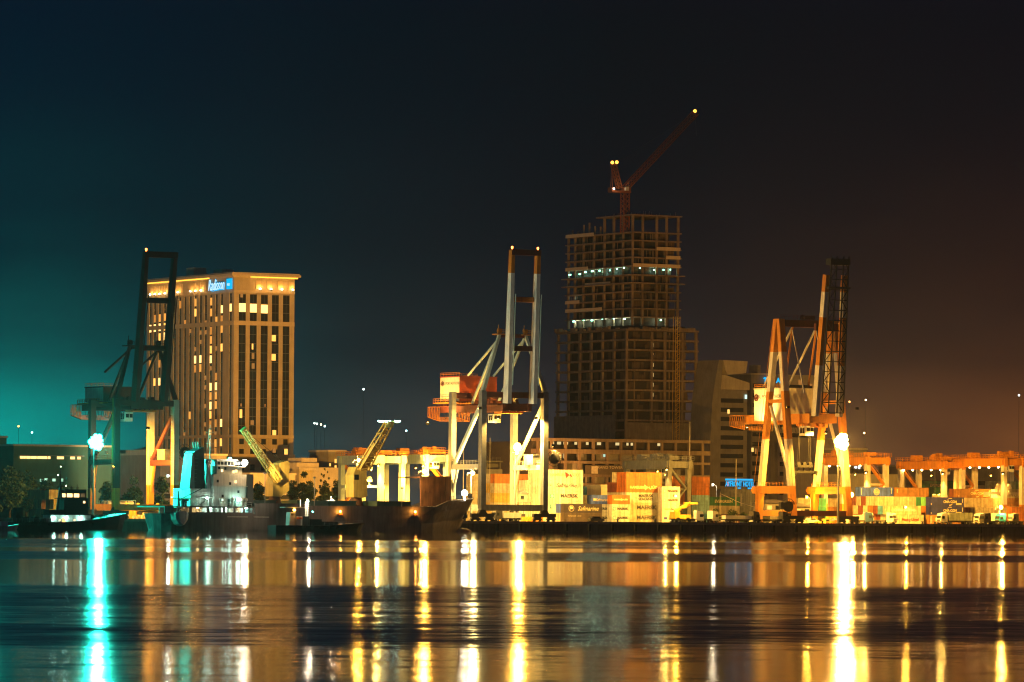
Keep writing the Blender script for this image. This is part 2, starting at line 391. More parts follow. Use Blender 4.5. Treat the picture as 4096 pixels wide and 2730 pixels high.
CMA = lambda m: [('CMA CGM', .58, .48, 1.05, m, 0, .03, 1.0), ('swoosh', .58, .48, 1.15, m), ('box', .84, .30, 1.0, .11, m), ('box', .84, .17, 1.0, .11, m), ('box', .955, .62, .12, .6, m), ('box', .02, .2, .12, .22, m)]
HS = lambda m, m2, s=1.0: [('HAMBURG', .33, .5, s, m, 0, .035), ('sail', .60, .5, s * .95, m2), ('SÜD', .79, .5, s, m, 0, .035)]
def block(px, v, cells):
    """cells: (row, level or height, L, h, colour, label, spec, reefer, shift); rows go inland from the quay"""
    p = at(px, v)
    for q in cells:
        row, lv, L, h, c, lab = q[:6]; spec = q[6] if len(q) > 6 else (); rf = q[7] if len(q) > 7 else False; du = q[8] if len(q) > 8 else 0
        cont(p + N * (2.62 * row) + D * du, DECK + (lv if isinstance(lv, float) else lv * (h + .012)), L, h, c, lab, spec, rf)
# white reefer tower right of the pale crane
h = 2.98
block(2184, 34, [(0, 0, F40, h, 'W', 'white refrigerated container at the foot of the tall white stack', MKS(), True), (0, 1, F40, h, 'W', 'white refrigerated container second from the ground in the tall white stack', MKS(), True),
    (0, 2, F40, h, 'W', 'white container with dark capitals and teal star square, middle of the tall white stack', MKS(), True),
    (0, 3, F40, h, 'W', 'white container with thin slanted script lettering under the topmost box of the white stack', [('Safmarine', .54, .5, 1.7, inkd, .35, .02), ('box', .12, .52, .32, .12, inkd)], True),
    (0, 4, F40, h, 'W', 'topmost white container with brown lettering and red sail emblem', HS(inkg, inkr, 1.15), True)])
for j in range(1, 6):
    for l in range(5):
        if l == 4 and j > 3: continue
        row = ['first', 'second', 'third', 'fourth', 'fifth'][j - 1]; lev = ['on the ground', 'one up', 'two up', 'three up', 'on top'][l]
        block(2184, 34, [(j, l, F40, h, 'W', 'white refrigerated container end, %s row behind the lettered white stack, %s' % (row, lev), (), True)])
# dark pair in front, its shade put into the container colours
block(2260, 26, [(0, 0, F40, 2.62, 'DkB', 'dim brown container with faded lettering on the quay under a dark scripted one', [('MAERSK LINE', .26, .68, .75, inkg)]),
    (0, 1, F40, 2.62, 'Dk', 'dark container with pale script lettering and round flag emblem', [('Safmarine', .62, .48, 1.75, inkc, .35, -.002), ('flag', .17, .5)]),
    (1, 0, F20, 2.62, 'C', 'cream container end low down behind the dark scripted pair'), (1, 1, F20, 2.62, 'Bl', 'blue container end just behind the dark scripted container'),
    (2, 0, F20, 2.62, 'C', 'cream container two rows behind the dark scripted pair, on the ground'), (2, 1, F20, 2.62, 'W', 'pale container two rows behind the dark scripted pair, upper level')])
block(2366, 40, [(0, 0, F20, 2.62, 'W', 'pale ribbed short container on the ground right of the dark scripted pair', M20), (0, 1, F20, 2.62, 'W', 'pale ribbed short container under the small blue scripted one', M20),
    (0, 2, F20, 2.62, 'Bl', 'short blue container with cream script lettering', [('Safmarine', .58, .45, 1.15, inkc, .35), ('box', .16, .5, .35, .3, inkc)]), (1, 2, F20, 2.62, 'W', 'pale container end left of the small blue scripted container'),
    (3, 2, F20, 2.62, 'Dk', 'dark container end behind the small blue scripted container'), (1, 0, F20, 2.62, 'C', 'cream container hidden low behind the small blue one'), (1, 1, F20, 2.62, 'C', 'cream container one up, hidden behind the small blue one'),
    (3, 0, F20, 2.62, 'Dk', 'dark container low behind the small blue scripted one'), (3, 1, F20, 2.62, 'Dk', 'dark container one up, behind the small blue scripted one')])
for l, (c, lab) in enumerate([('C', 'pale container at the bottom under the plain ribbed blue box'), ('C', 'pale container one up under the plain ribbed blue box'), ('Bl', 'blue container below the plain ribbed blue box'), ('T', 'plain ribbed blue container standing highest behind the small scripted one')]):
    block(2336, 72, [(0, l, F20, 2.62, c, lab)])
block(2447, 36, [(0, 0, F20, 2.62, 'W', 'pale ribbed short container at the foot of the narrow stack with an orange top', M20), (0, 1, F20, 2.62, 'W', 'pale ribbed short container in the middle of the narrow stack with an orange top', M20),
    (0, 2, F20, 2.62, 'O', 'short orange container with faint pale lettering on top of two pale ones', HS(inkc, inkc, .55))])
h = 2.9
block(2502, 41, [(0, 0, F40, h, 'C', 'pale ribbed long container at the foot of the orange-topped stack', MK(1.55, .58)), (0, 1, F40, h, 'C', 'pale ribbed long container second from the ground in the orange-topped stack', MK(1.55, .58)),
    (0, 2, F40, h, 'W', 'white long container with two lines of dark lettering', [('MAERSK', .56, .66, 1.2, inkd, 0, .045, 1.15), ('SEALAND', .56, .33, .98, inkd, 0, .03, 1.2)]),
    (0, 3, F40, h, 'O', 'orange long container with white lettering and sail emblem', HS(inkc, inkc, 1.1)), (0, 4, F40, h, 'O', 'plain orange ribbed long container on top of the tallest lettered stack'),
    (1, 3, F40, h, 'O', 'orange container end beside the orange container with white lettering'), (1, 4, F40, h, 'O', 'orange container end on top, one row behind the plain orange box'),
    (2, 3, F40, h, 'B', 'brown container end two rows behind the orange lettered box'), (2, 4, F20, h, 'C', 'cream container end on top, two rows behind the plain orange box'), (3, 3, F40, h, 'B', 'brown container end three rows behind the orange lettered box')])
for j in (1, 2, 3):
    for l in range(3): block(2502, 41, [(j, l, F40, h, 'C', 'cream container hidden %s behind the orange-topped stack, %s' % (['one row', 'two rows', 'three rows'][j - 1], ['on the ground', 'one up', 'two up'][l]))])
block(2648, 38, [(0, 0, F20, 2.62, 'W', 'white short container with a small dark blue plate at the stack foot', [('box', .2, .5, .55, .35, inkb), ('P&O', .2, .5, .6, inkw)], True), (0, 1, F20, 2.62, 'W', 'white short container with faint lettering and a small red sail', HS(inkg, inkr, .5), True),
    (0, 2, F20, 2.62, 'W', 'white short container below the topmost of the four-high white stack', M20, True), (0, 3, F20, 2.62, 'W', 'topmost white short container of the four-high stack right of the tall orange-topped one', M20, True)])
for px, v, cs in ((2690, 64, ('B', 'B', 'B', 'B', 'O')), (2768, 62, ('T', 'TW', 'TW', 'O', 'O'))):
    for l, c in enumerate(cs):
        nm = {'B': 'brown', 'O': 'orange', 'T': 'blue', 'TW': 'pale turquoise'}[c]
        block(px, v, [(0, l, F20, 2.74, c, '%s ribbed short container %s, %s' % (nm, 'behind the grey gantry legs' if px == 2690 else 'right of the grey gantry legs', ['on the ground', 'one up', 'two up', 'three up', 'on top'][l]))])
for l, c in enumerate(('B', 'B', 'B', 'B', 'B')): block(2745, 64, [(0, l, F20, 2.74, c, 'dark brown container seen between the grey gantry legs, %s' % ['on the ground', 'one up', 'two up', 'three up', 'on top'][l])])
block(2823, 84, [(0, 0, F40, 2.62, 'B', 'brown long container on the ground under the green lettered one'), (0, 1, F40, 2.62, 'C', 'cream long container under the green lettered one'), (0, 2, F40, 2.62, 'G', 'green long container with pale block lettering', [('EVERGREEN', .52, .48, 1.2, inkc, 0, .03)]),
    (2, 0, F20, 2.62, 'Bl', 'slate blue container low beside the orange crane leg', (), False, 11.6), (2, 1, F20, 2.62, 'Gy', 'slate grey container one up beside the orange crane leg', (), False, 11.6), (2, 2, F20, 2.62, 'G', 'green container one row behind the green lettered one', (), False, 7.5)])
block(2885, 118, [(0, l, F40, 2.62, 'Gy', 'dark grey container far behind the green lettered one, %s' % ['at the bottom', 'one up', 'two up', 'on top'][l]) for l in range(4)])
block(3192, 92, [(0, l, F20, 2.62, ('O', 'O', 'C')[l], ['orange container on the ground between the A-frame crane legs', 'orange container one up between the A-frame crane legs', 'cream container on top between the A-frame crane legs'][l]) for l in range(3)])
block(3240, 94, [(0, l, F20, 2.62, 'G', 'dark green container between the A-frame crane legs, %s' % ['at the bottom', 'in the middle', 'on top'][l]) for l in range(3)])
block(3300, 106, [(0, l, F40, 2.62, ('C', 'OB', 'C')[l], ['pale container on the ground behind the right leg of the A-frame crane', 'tan container in the middle behind the right leg of the A-frame crane', 'cream container on top behind the right leg of the A-frame crane'][l]) for l in range(3)])
# right-hand yard
block(3560, 40, [(0, 0, F40, 2.9, 'C', 'cream long container with maroon lettering and blue double-stroke emblem', [('Hapag-Lloyd', .6, .5, 1.15, inko, 0, .04, 1.05), ('kk', .14, .5)]), (0, 2.93, F40, 2.62, 'CG', 'pale green long container with white block lettering above the maroon-lettered one', [('CHINA SHIPPING', .52, .5, 1.05, inkw, 0, .02, .95), ('box', .06, .5, .15, .9, inkc)], False, -1.0)])
ROWC = ['T', 'B', 'O', 'C', 'B', 'C', 'OB']; NM = {'T': 'blue-green', 'B': 'brown', 'O': 'orange', 'C': 'cream', 'OB': 'tan', 'LG': 'light green', 'G': 'green', 'W': 'white'}; RW = ['one row', 'two rows', 'three rows', 'four rows', 'five rows', 'six rows', 'seven rows']
for j in range(1, 8):
    block(3560, 40, [(j, 0, F40, 2.9, 'CBOCBCO'[j - 1], '%s container end on the ground, %s behind the maroon-lettered container' % (NM['CBOCBCO'[j - 1]], RW[j - 1])), (j, 2.93, F40, 2.62, ROWC[j - 1], '%s container end at second level, %s behind the white-lettered pale green container' % (NM[ROWC[j - 1]], RW[j - 1]), (), False, -1.0)])
block(3560, 40, [(3, 5.57, F40, 2.76, 'C', 'cream long container with faint dark lettering, third level under the dark blue one', [('OOCL', .22, .72, .8, inkg)]), (3, 5.57, F20, 2.76, 'C', 'cream short container at third level left of the green doors', (), False, 12.3)] +
    [(j, 5.57, F40, 2.76, 'CCBCB'[j - 3], '%s container end at third level, %s behind the cream faint-lettered one' % (NM['CCBCB'[j - 3]], RW[j - 4])) for j in range(4, 8)] +
    [(6, 8.36, F40, 2.74, 'Bl', 'dark blue long container with cream globe emblem on top of the right-hand stack', [('globe', .5, .5, .98), ('box', .05, .52, .1, .95, inkc), ('box', .94, .6, .1, .8, inkc)], False, -.3), (6, 8.36, F40, 2.74, 'OB', 'brown ribbed long container on the top level right of the globe container', [('box', .05, .62, .1, .6, inkc)], False, 12.7)])
block(3722, 40, [(0, 0, F40, 2.9, 'OB', 'tan long container with a door under the two navy lettered ones', [('box', .02, .5, .35, 1.1, cmat('C')), ('box', .16, .5, .12, .6, inkw)]),
    (0, 2.93, F40, 2.62, 'Nv', 'lower of the two navy containers with white lettering and swoosh', CMA(inkc)), (0, 5.57, F40, 2.62, 'Nv', 'upper of the two navy containers with white lettering and swoosh', CMA(inkc)),
    (1, 0, F40, 2.9, 'C', 'cream container end on the ground, one row behind the navy stack'), (1, 2.93, F40, 2.62, 'O', 'orange container end left of the lower navy container'), (1, 5.57, F40, 2.62, 'LG', 'light green container end left of the upper navy container'), (2, 5.57, F40, 2.62, 'G', 'green container doors with a pale oval, two rows behind the navy stack'),
    (2, 0, F40, 2.9, 'C', 'cream container end on the ground, two rows behind the navy stack'), (2, 2.93, F40, 2.62, 'O', 'orange container end at second level, two rows behind the navy stack'),
    (4, 5.57, F40, 2.62, 'G', 'dark green container with pale lettering cut off by green doors', [('EVERGREEN', .45, .48, 1.2, inkc, 0, .03)]), (4, 2.93, F40, 2.62, 'C', 'cream container under the cut-off green lettered one'), (4, 0, F40, 2.9, 'C', 'cream container at the bottom under the cut-off green lettered one')])
block(3900, 44, [(0, 0, F40, 2.62, 'B', 'dark brown container on the ground behind the parked trucks'), (0, 1, F40, 2.62, 'C', 'cream ribbed long container above the trucks near the right edge'), (1, 1, F40, 2.62, 'B', 'brown container doors left of the cream box above the trucks'), (2, 1, F40, 2.62, 'O', 'orange container doors two rows behind the cream box above the trucks'),
    (1, 0, F40, 2.62, 'B', 'brown container doors on the ground, one row behind the dark brown box'), (2, 0, F40, 2.62, 'B', 'brown container doors on the ground, two rows behind the dark brown box')])
block(3832, 66, [(0, 0, F40, 2.74, 'C', 'cream container at the bottom under the tan lettered one'), (0, 1, F40, 2.74, 'C', 'cream container at second level under the tan lettered one'), (0, 2, F40, 2.74, 'C', 'plain cream long container directly below the tan lettered one', (), False, 1.5),
    (0, 3, F40, 2.74, 'OB', 'tan long container with white lettering and swoosh on the top level', CMA(inkc)), (1, 3, F40, 2.74, 'B', 'brown container end left of the tan lettered one')])
block(3965, 70, [(0, l, F20, 2.74, 'W' if l == 3 else 'C', 'white short container with dark lettering on the top level' if l == 3 else 'cream short container under the white dark-lettered one, %s' % ['at the bottom', 'one up', 'two up'][l], [('FREE', .58, .42, 1.5, inkd, 0, .04)] if l == 3 else ()) for l in range(4)])
block(4028, 60, [(0, l, F40, 2.74, 'C' if l == 3 else 'OB', 'cream long container with white lettering at the right edge, top level' if l == 3 else 'tan long container at the right edge, %s' % ['at the bottom', 'one up', 'two up'][l], [('HYUNDAI', .45, .4, 1.5, inkw, 0, .03), ('box', .12, .45, .25, .3, inkg)] if l == 3 else ()) for l in range(4)])
block(3957, 98, [(0, l, F40, 2.74, 'CG', 'grey-green container far back on the right, %s' % ['at the bottom', 'one up', 'two up', 'three up', 'on top'][l], [('box', .5, .45, .7, .5, inkd)] if l == 4 else ()) for l in range(5)])
block(4062, 98, [(0, l, F20, 2.74, 'G', 'green container far back at the right edge, %s' % ['at the bottom', 'one up', 'two up', 'three up', 'on top'][l]) for l in range(5)])
block(3690, 118, [(0, l, F40, 2.74, 'G', 'dark green container far back behind the lowered spreader, %s' % ['at the bottom', 'one up', 'two up', 'three up', 'on top'][l], [('EVERGREEN', .5, .5, 1.2, inkc, 0, .03)] if l == 4 else ()) for l in range(5)])
block(4046, 38, [(0, l, F20, 2.74, 'O', ['rusty orange short container at the right edge, lower of two', 'rusty orange short container at the right edge, upper of two'][l]) for l in range(2)])
# block behind the pale crane
for j in range(3):
    for l in range(5):
        c = 'O' if (l == 4 and j == 0) else ('C', 'Y', 'C')[j] if l % 2 else ('Y', 'C', 'C')[j]
        block(1977, 62, [(j, l, F40, 2.76, c, '%s container, %s row of the block behind the pale crane, %s' % ({'O': 'orange', 'C': 'cream', 'Y': 'yellow'}[c], ['front', 'second', 'third'][j], ['on the ground', 'one up', 'two up', 'three up', 'on top'][l]))])
for l in range(5): block(1880, 72, [(0, l, F20, 2.76, 'C', 'cream short container behind the ship bow, %s' % ['on the ground', 'one up', 'two up', 'three up', 'on top'][l])])
# left of the hotel, behind the tug
for j in range(5):
    for l in range(3):
        if (j, l) == (2, 1): continue
        c = 'Y' if j == 0 else ('OB' if l else 'B')
        block(195, 36, [(j, l, F20, 2.62, c, '%s container in the %s row of the block behind the tug, %s' % ({'Y': 'yellow', 'OB': 'tan', 'B': 'brown'}[c], ['front', 'second', 'third', 'fourth', 'fifth'][j], ['on the ground', 'one up', 'on top'][l]), (), False, 1.4 if l == 1 else 0)])
for k, (px, c) in enumerate(((1042, 'Y'), (1092, 'Y'), (1268, 'Y'), (1318, 'OB'))):
    for l in range(2): block(px, 30, [(0, l, F20, 2.62, c, '%s short container on the quay %s, %s' % ({'Y': 'yellow', 'OB': 'tan'}[c], ['right of the ship house', 'just left of the yellow ship crane', 'right of the yellow ship crane', 'beside the left pale blue gantry'][k], ['lower', 'upper'][l]))])
# tank containers
def tank(px, v, z, L, label, fc):
    p = at(px, v); o = thing('tank_container', label, 'tank container', (p.x, p.y, DECK + z), TH, 'tank containers behind the left crane')
    t = MB(); t.tube((.45, 1.22, 1.3), (L - .45, 1.22, 1.3), 1.08, 20); t.tube((.12, 1.22, 1.3), (.45, 1.22, 1.3), .55, 20, 1.08); t.tube((L - .45, 1.22, 1.3), (L - .12, 1.22, 1.3), 1.08, 20, .55)
    t.build('tank', white, o, smooth=False)
    f = MB()
    for x in (.0, L - .14):
        for y in (0, 2.3): f.box(x, x + .14, y, y + .14, 0, 2.6)
        f.box(x, x + .14, .14, 2.3, 0, .14).box(x, x + .14, .14, 2.3, 2.46, 2.6)
        f.beam((x + .07, .1, .1), (x + .07, 1.2, 1.0), .1).beam((x + .07, 2.3, .1), (x + .07, 1.2, 1.0), .1)
    for y in (0, 2.3): f.box(.14, L - .14, y, y + .12, .01, .13).box(.14, L - .14, y, y + .12, 2.47, 2.59)
    f.build('frame', cmat(fc), o); return o
for k, px in enumerate((412, 430, 462)):
    for l in range(2): tank(px, 34 + 2.7 * (1 - k if k < 2 else 0), l * 2.62, F20, ['white tank container at the back of the tank stack, %s', 'white tank container in front at the left of the tank stack, %s', 'white tank container at the right of the tank stack, %s'][k] % ['lower', 'upper'][l], 'T' if l == 0 else 'TW')
# ================= cranes =================
red = mat('crane_red', (.34, .05, .025), .5, 0, .2, .5, .2); redd = mat('crane_dark_red', (.10, .02, .015), .6, 0, .2, .5, .2)
orange = mat('crane_orange', (.55, .205, .018), .5, 0, .2, .5, .2); cream = mat('crane_cream', (.62, .56, .46), .5, 0, .15, .5, .2)
white = mat('white_paint', (.72, .71, .68), .45, 0, .12, .6, .2); grey = mat('grey_steel', (.22, .23, .24), .5, .2, .2, .8, .2)
dark = mat('dark_steel', (.025, .026, .028), .6, .2, .2); mint = mat('pale_green_paint', (.45, .55, .50), .5, 0, .15, .5, .2)
bluew = mat('pale_blue_paint', (.38, .50, .56), .5, 0, .15, .5, .2); yel = mat('yellow_paint', (.62, .40, .05), .5, 0, .18, .6, .2)
rubber = mat('rubber', (.015, .015, .015), .85, 0, .2); glass = mat('dark_glass', (.015, .02, .025), .12, 0, .05)
cable = mat('steel_cable', (.05, .05, .05), .5, .5, .1)

red_lamp = emit('obstruction_lamp', (1, .22, .03), 14); warm_lamp = emit('sodium_lens', (1, .66, .25), 40); white_lamp = emit('white_lens', (.9, 1, .9), 40)
def wheel(mb, c, r, t, ax='y', n=12):
    a = Vector(c); o = Vector((0, t / 2, 0)) if ax == 'y' else Vector((t / 2, 0, 0))
    return mb.tube(a - o, a + o, r, n)
def bogie(root, x, y):
    b = MB().box(x - 3.6, x + 3.6, y - .5, y + .5, DECK + 1.3, DECK + 2.3).prism([(x - 1.3, DECK + 2.3), (x + 1.3, DECK + 2.3), (x + .7, DECK + 3.4), (x - .7, DECK + 3.4)], y - .6, y + .6)
    for dx in (-2.2, 2.2): b.prism([(x + dx - 1.6, DECK + .5), (x + dx + 1.6, DECK + .5), (x + dx + .9, DECK + 1.3), (x + dx - .9, DECK + 1.3)], y - .45, y + .45)
    o = b.build('bogie', dark, root)
    for dx in (-3.1, -1.3, 1.3, 3.1): wheel(MB(), (x + dx, y, DECK + .38), .38, .3).build('wheel', dark, o)
    return o
def reel(root, c, r, hub):
    m = MB(); m.ring(c, r, .1, 'y', 28); m.tube(Vector(c) - Vector((0, .3, 0)), Vector(c) + Vector((0, .3, 0)), r * .68, 24)
    for i in range(14):
        q = 2 * math.pi * i / 14; m.beam(c, Vector(c) + Vector((r * math.cos(q), 0, r * math.sin(q))), .07)
    o = m.build('cable_reel', dark, root)
    MB().tube(Vector(c) - Vector((0, .36, 0)), Vector(c) - Vector((0, .3, 0)), r * .3, 16).build('hub', hub, o)
def cabin(root, x, y, z, s=1.0):
    o = MB().prism([(y - 1.3 * s, z - 1.2 * s), (y + 1.3 * s, z - 1.2 * s), (y + 1.3 * s, z + 1.2 * s), (y - 1.7 * s, z + 1.2 * s)], x - 1.2 * s, x + 1.2 * s, 'x').build('cabin', white, root)
    g = MB().box(x - 1.24 * s, x - 1.2 * s, y - 1 * s, y - .1 * s, z - .6 * s, z + .8 * s).box(x - 1.24 * s, x - 1.2 * s, y + .1 * s, y + 1 * s, z - .6 * s, z + .8 * s).box(x - 1 * s, x - .1 * s, y - 1.78 * s, y - 1.72 * s, z - .2 * s, z + .8 * s).box(x + .1 * s, x + 1 * s, y - 1.78 * s, y - 1.72 * s, z - .2 * s, z + .8 * s)
    g.build('cabin_window', glass, o)
def spreader(root, x, y, z, ztop, m, L=6.1, along=True):
    s = MB()
    s.box(x - L, x + L, y - .5, y + .5, z - .35, z + .35)
    for sg in (-1, 1):
        s.box(x + sg * L - .35, x + sg * L + .35, y - 1.2, y + 1.2, z - .55, z + .3)
        for sy in (-1.1, 1.1): s.box(x + sg * L - .2, x + sg * L + .2, y + sy - .15, y + sy + .15, z - 1.0, z - .5)
    o = s.build('spreader', m, root)
    h = MB().box(x - 2.6, x + 2.6, y - .8, y + .8, z + 1.3, z + 2.0)
    for dx in (-2, 0, 2): h.tube((x + dx, y - .5, z + 2.3), (x + dx, y + .5, z + 2.3), .6, 12); h.box(x + dx - .2, x + dx + .2, y - .3, y + .3, z + .3, z + 1.4)
    h.build('head_block', m, o)
    c = MB()
    for dx in (-2, 2):
        for dy in (-.4, .4): c.tube((x + dx, y + dy, z + 2.6), (x + dx * .8, y + dy, ztop), .05, 5)
    c.build('hoist_rope', cable, o)
def cage(root, x0, x1, y0, y1, z0, z1, m):
    g = MB()
    for x in (x0, x1):
        g.beam((x, y0, z0), (x, y1, z0 + 1.2), .18); g.beam((x, y0, z1), (x, y1, z1), .18)
        k = 7
        for i in range(k + 1):
            a, b = Vector((x, y0, z0)).lerp(Vector((x, y1, z0 + 1.2)), i / k), Vector((x, y0, z1)).lerp(Vector((x, y1, z1)), i / k)
            g.beam(a, b, .12)
            if i < k: g.beam(a, Vector((x, y0, z1)).lerp(Vector((x, y1, z1)), (i + 1) / k), .1)
    for i in range(5):
        y = y0 + (y1 - y0) * i / 4; g.beam((x0, y, z0 + 1.2 * i / 4), (x1, y, z0 + 1.2 * i / 4), .14); g.beam((x0, y, z1), (x1, y, z1), .14)
    g.build('maintenance_cage', m, root)
def festoon(root, x, y0, y1, z, n):
    g = MB()
    for i in range(n):
        a, b = y0 + (y1 - y0) * i / n, y0 + (y1 - y0) * (i + .8) / n; d = 1.6 + 1.2 * ((i * 7) % 4) / 3
        pts = [Vector((x, a + (b - a) * t / 6, z - d * math.sin(math.pi * t / 6))) for t in range(7)]
        for p, q in zip(pts, pts[1:]): g.beam(p, q, .09)
    g.build('festoon_cable', cable, root)
def legmulti(root, p, q, w, h, bands, name='leg'):
    """box leg painted in bands: bands = [(z_top, material), ...] from the foot up; the upper bands are sub-parts"""
    p, q = Vector(p), Vector(q); last = p; first = None
    for zt, m in bands:
        t = min(1, (zt - p.z) / (q.z - p.z)); c = p.lerp(q, t)
        b = MB(); d = c - last; vs = []
        for e in (last, c):
            for i, j in ((-1, -1), (1, -1), (1, 1), (-1, 1)): vs.append(e + Vector((i * w / 2, j * h / 2, 0)))
        b.add(vs, [(3, 2, 1, 0), (4, 5, 6, 7), (0, 1, 5, 4), (1, 2, 6, 5), (2, 3, 7, 6), (3, 0, 4, 7)])
        o = b.build(name if first is None else 'paint_band', m, root if first is None else first)
        if first is None: first = o
        last = c
    return first
def boom(root, x, hy, hz, ty, tz, w, d0, d1, split, m_lo, m_hi, ticks=None):
    p, q = Vector((x, hy, hz)), Vector((x, ty, tz)); c = p.lerp(q, split)
    dm = d0 + (d1 - d0) * split
    o = MB().beam(p, c, w, d0, w2=w, h2=dm).build('boom', m_lo, root)
    MB().beam(c, q, w, dm, w2=w * .9, h2=d1).build('boom_tip', m_hi, o)
    if ticks: 
        g = MB(); s = q - p
        for i in range(1, 30): 
            e = p.lerp(q, i / 30); e.y += (d0 + (d1 - d0) * i / 30) / 2 + .35; g.beam(e - Vector((.5, 0, 0)), e + Vector((.5, 0, 0)), .08)
        g.beam(p + Vector((-.5, d0 / 2 + .35, 0)), q + Vector((-.5, d1 / 2 + .35, 0)), .08); g.beam(p + Vector((.5, d0 / 2 + .35, 0)), q + Vector((.5, d1 / 2 + .35, 0)), .08)
        g.build('boom_ladder', ticks, o)
    return o
def sts(px, v, label, S, G, zleg, zport, zsill, zg, zapex, hy, ty, tz, us, bands, bandsB, m_beam, m_gird, m_house, m_boom, m_tip, house, d0=2.8, d1=1.5, apex_w=1.5, reel_at=None, tail=34, m_sill=None, hub=None, deckm=None):
    f = Fr(px, v); r = thing('ship_to_shore_crane', label, 'dockside crane', (f.o.x, f.o.y, 0), group='tall dockside cranes with raised booms')
    m_sill = m_sill or m_beam
    for x, bd in ((0, bands), (S, bandsB)):
        for y in (0, G): legmulti(r, (x, y, zsill - .6), (x, y, zleg), 1.5, 1.7, bd)
        MB().beam((x, .85, zport), (x, G - .85, zport), 1.3, 1.4).build('portal_beam', m_beam, r)
        MB().rail([(x - .6, .9, zport + .7), (x - .6, G - .9, zport + .7)], 1.1, .08, 1.6).build('railing', m_beam, r)
        MB().tube((x, G - 1.3, zport + .9), (x, .6, zleg - 3.2), .62, 12).build('diagonal_brace', m_beam if deckm is None else deckm, r)
        MB().tube((x, G * .82, zport - .7), (x, G - .5, zsill + 4), .4, 8).build('knee_brace', m_sill, r)
    for y in (0, G):
        MB().beam((.75, y, zsill), (S - .75, y, zsill), 1.2, 1.7).build('sill_beam', m_sill, r)
        MB().beam((.75, y, zleg - 1.0), (S - .75, y, zleg - 1.0), 1.1, 1.6).build('cross_beam', m_gird, r)
        for x in (0, S): bogie(r, x, y)
    for u in us: MB().box(u - .55, u + .55, hy + 1.5, tail, zg - 1.1, zg + 1.1).build('girder', m_gird, r)
    wk = MB()
    wk.box(us[0] - 1.9, us[0] - .6, hy + 2, tail, zg + .55, zg + .7).box(us[1] + .6, us[1] + 1.9, hy + 2, tail, zg + .55, zg + .7)
    wk.rail([(us[0] - 1.9, hy + 2, zg + .7), (us[0] - 1.9, tail, zg + .7)], 1.1, .07, 1.5)
    wk.box(us[0], us[1], tail - .8, tail, zg - 1, zg + 1).box(us[0], us[1], hy + 2, hy + 2.8, zg - 1, zg + 1)
    wk.build('walkway', m_gird if m_house is None else redd, r)
    cage(r, us[0] - .8, us[1] + .8, tail, tail + 6.5, zg - 3.4, zg + .6, orange)
    festoon(r, us[0] - .8, 3, tail - 2, zg - 1.2, 9)
    # mast, apex platform, stays
    for u, x in ((us[0], 0), (us[1], S)):
        MB().beam((x, 0, zleg), (u, apex_w, zapex), 1.0, 1.2, w2=.7, h2=.8).build('mast_leg', m_beam if deckm is None else deckm, r)
        MB().tube((u, apex_w + .3, zapex - .8), (u, G - .5, zg + 1.3), .42, 8).build('back_stay', m_beam if deckm is None else deckm, r)
        MB().tube((u + .4, apex_w + .3, zapex - .8), (u + .6, G + 3, zg + 9.2), .32, 8).build('back_stay', m_beam if deckm is None else deckm, r)
        a = MB().box(u - 1.5, u + 1.5, apex_w - 1.6, apex_w + 1.6, zapex - .2, zapex + .1); a.rail([(u - 1.5, apex_w - 1.6, zapex + .1), (u + 1.5, apex_w - 1.6, zapex + .1), (u + 1.5, apex_w + 1.6, zapex + .1)], 1.1, .07, 1)
        a.tube((u - .5, apex_w, zapex + .9), (u + .5, apex_w, zapex + .9), .7, 10); a.tube((u - .9, apex_w - 1, zapex), (u - .9, apex_w - 1, zapex + 2.6), .12, 6)
        a.build('apex_platform', m_tip, r)
    MB().beam((us[0] + .4, apex_w, zapex - .4), (us[1] - .4, apex_w, zapex - .4), .7, 1.0).build('apex_beam', redd, r)
    for u in us: boom(r, u, hy, zg + 1.0, ty, tz, 1.15, d0, d1, .85, m_boom, m_tip, redd)
    tf = MB().beam((us[0] - .5, ty - .2, tz - .6), (us[1] + .6, ty - .2, tz - .6), 1.3, 1.6)
    tf.beam((us[0] - .7, ty - .1, tz), (us[1] + .7, ty - .1, tz), .8, .3)
    tf.build('boom_head', redd, r)
    for t in (.36, .68):
        p = Vector((0, hy, zg + 1)).lerp(Vector((0, ty, tz)), t)
        MB().box(us[0] + .5, us[1] - .5, p.y + .2, p.y + 1.6, p.z - .7, p.z + .7).build('boom_tie', m_tip if t > .5 else redd, r)
    for u in us[:1] if reel_at and reel_at[3] == 1 else us:
        MB().tube((u, ty, tz + .1), (u, ty, tz + .6), .22, 8).sphere((u, ty, tz + .75), .3).build('obstruction_lamp', red_lamp, r)
    fs = MB()
    for u in us: fs.tube((u + .8, hy - 1.6, zg + 6), (u + .8, hy + (ty - hy) * .8 - 1.2, zg + (tz - zg) * .72), .16, 6)
    fs.build('fore_stay', m_beam if deckm is None else deckm, r)
    # machinery house
    u0, u1, w0, w1, z0, z1, txt = house
    hb = MB().box(u0, u1, w0, w1, z0, z1); hb.box(u0 - .15, u1 + .15, w0 - .15, w1 + .15, z1, z1 + .25)
    ho = hb.build('machinery_house', m_house[0], r)
    MB().box(u0 - .06, u0 - .003, w0 + .05, w1 - .05, z0 + .1, z1 - .05).build('side_panel', m_house[1], ho)
    rr = MB().rail([(u0, w0, z1 + .25), (u0, w1, z1 + .25), (u1, w1, z1 + .25)], 1.0, .08, 1.6).rail([(u0 - 1.2, w0, z0 - .3), (u0 - 1.2, w1 + 2, z0 - .3)], 1.1, .08, 1.4)
    rr.box(u0 - 1.3, u1, w0 - 1, w1 + 2, z0 - .55, z0 - .3); rr.build('railing', orange, ho)
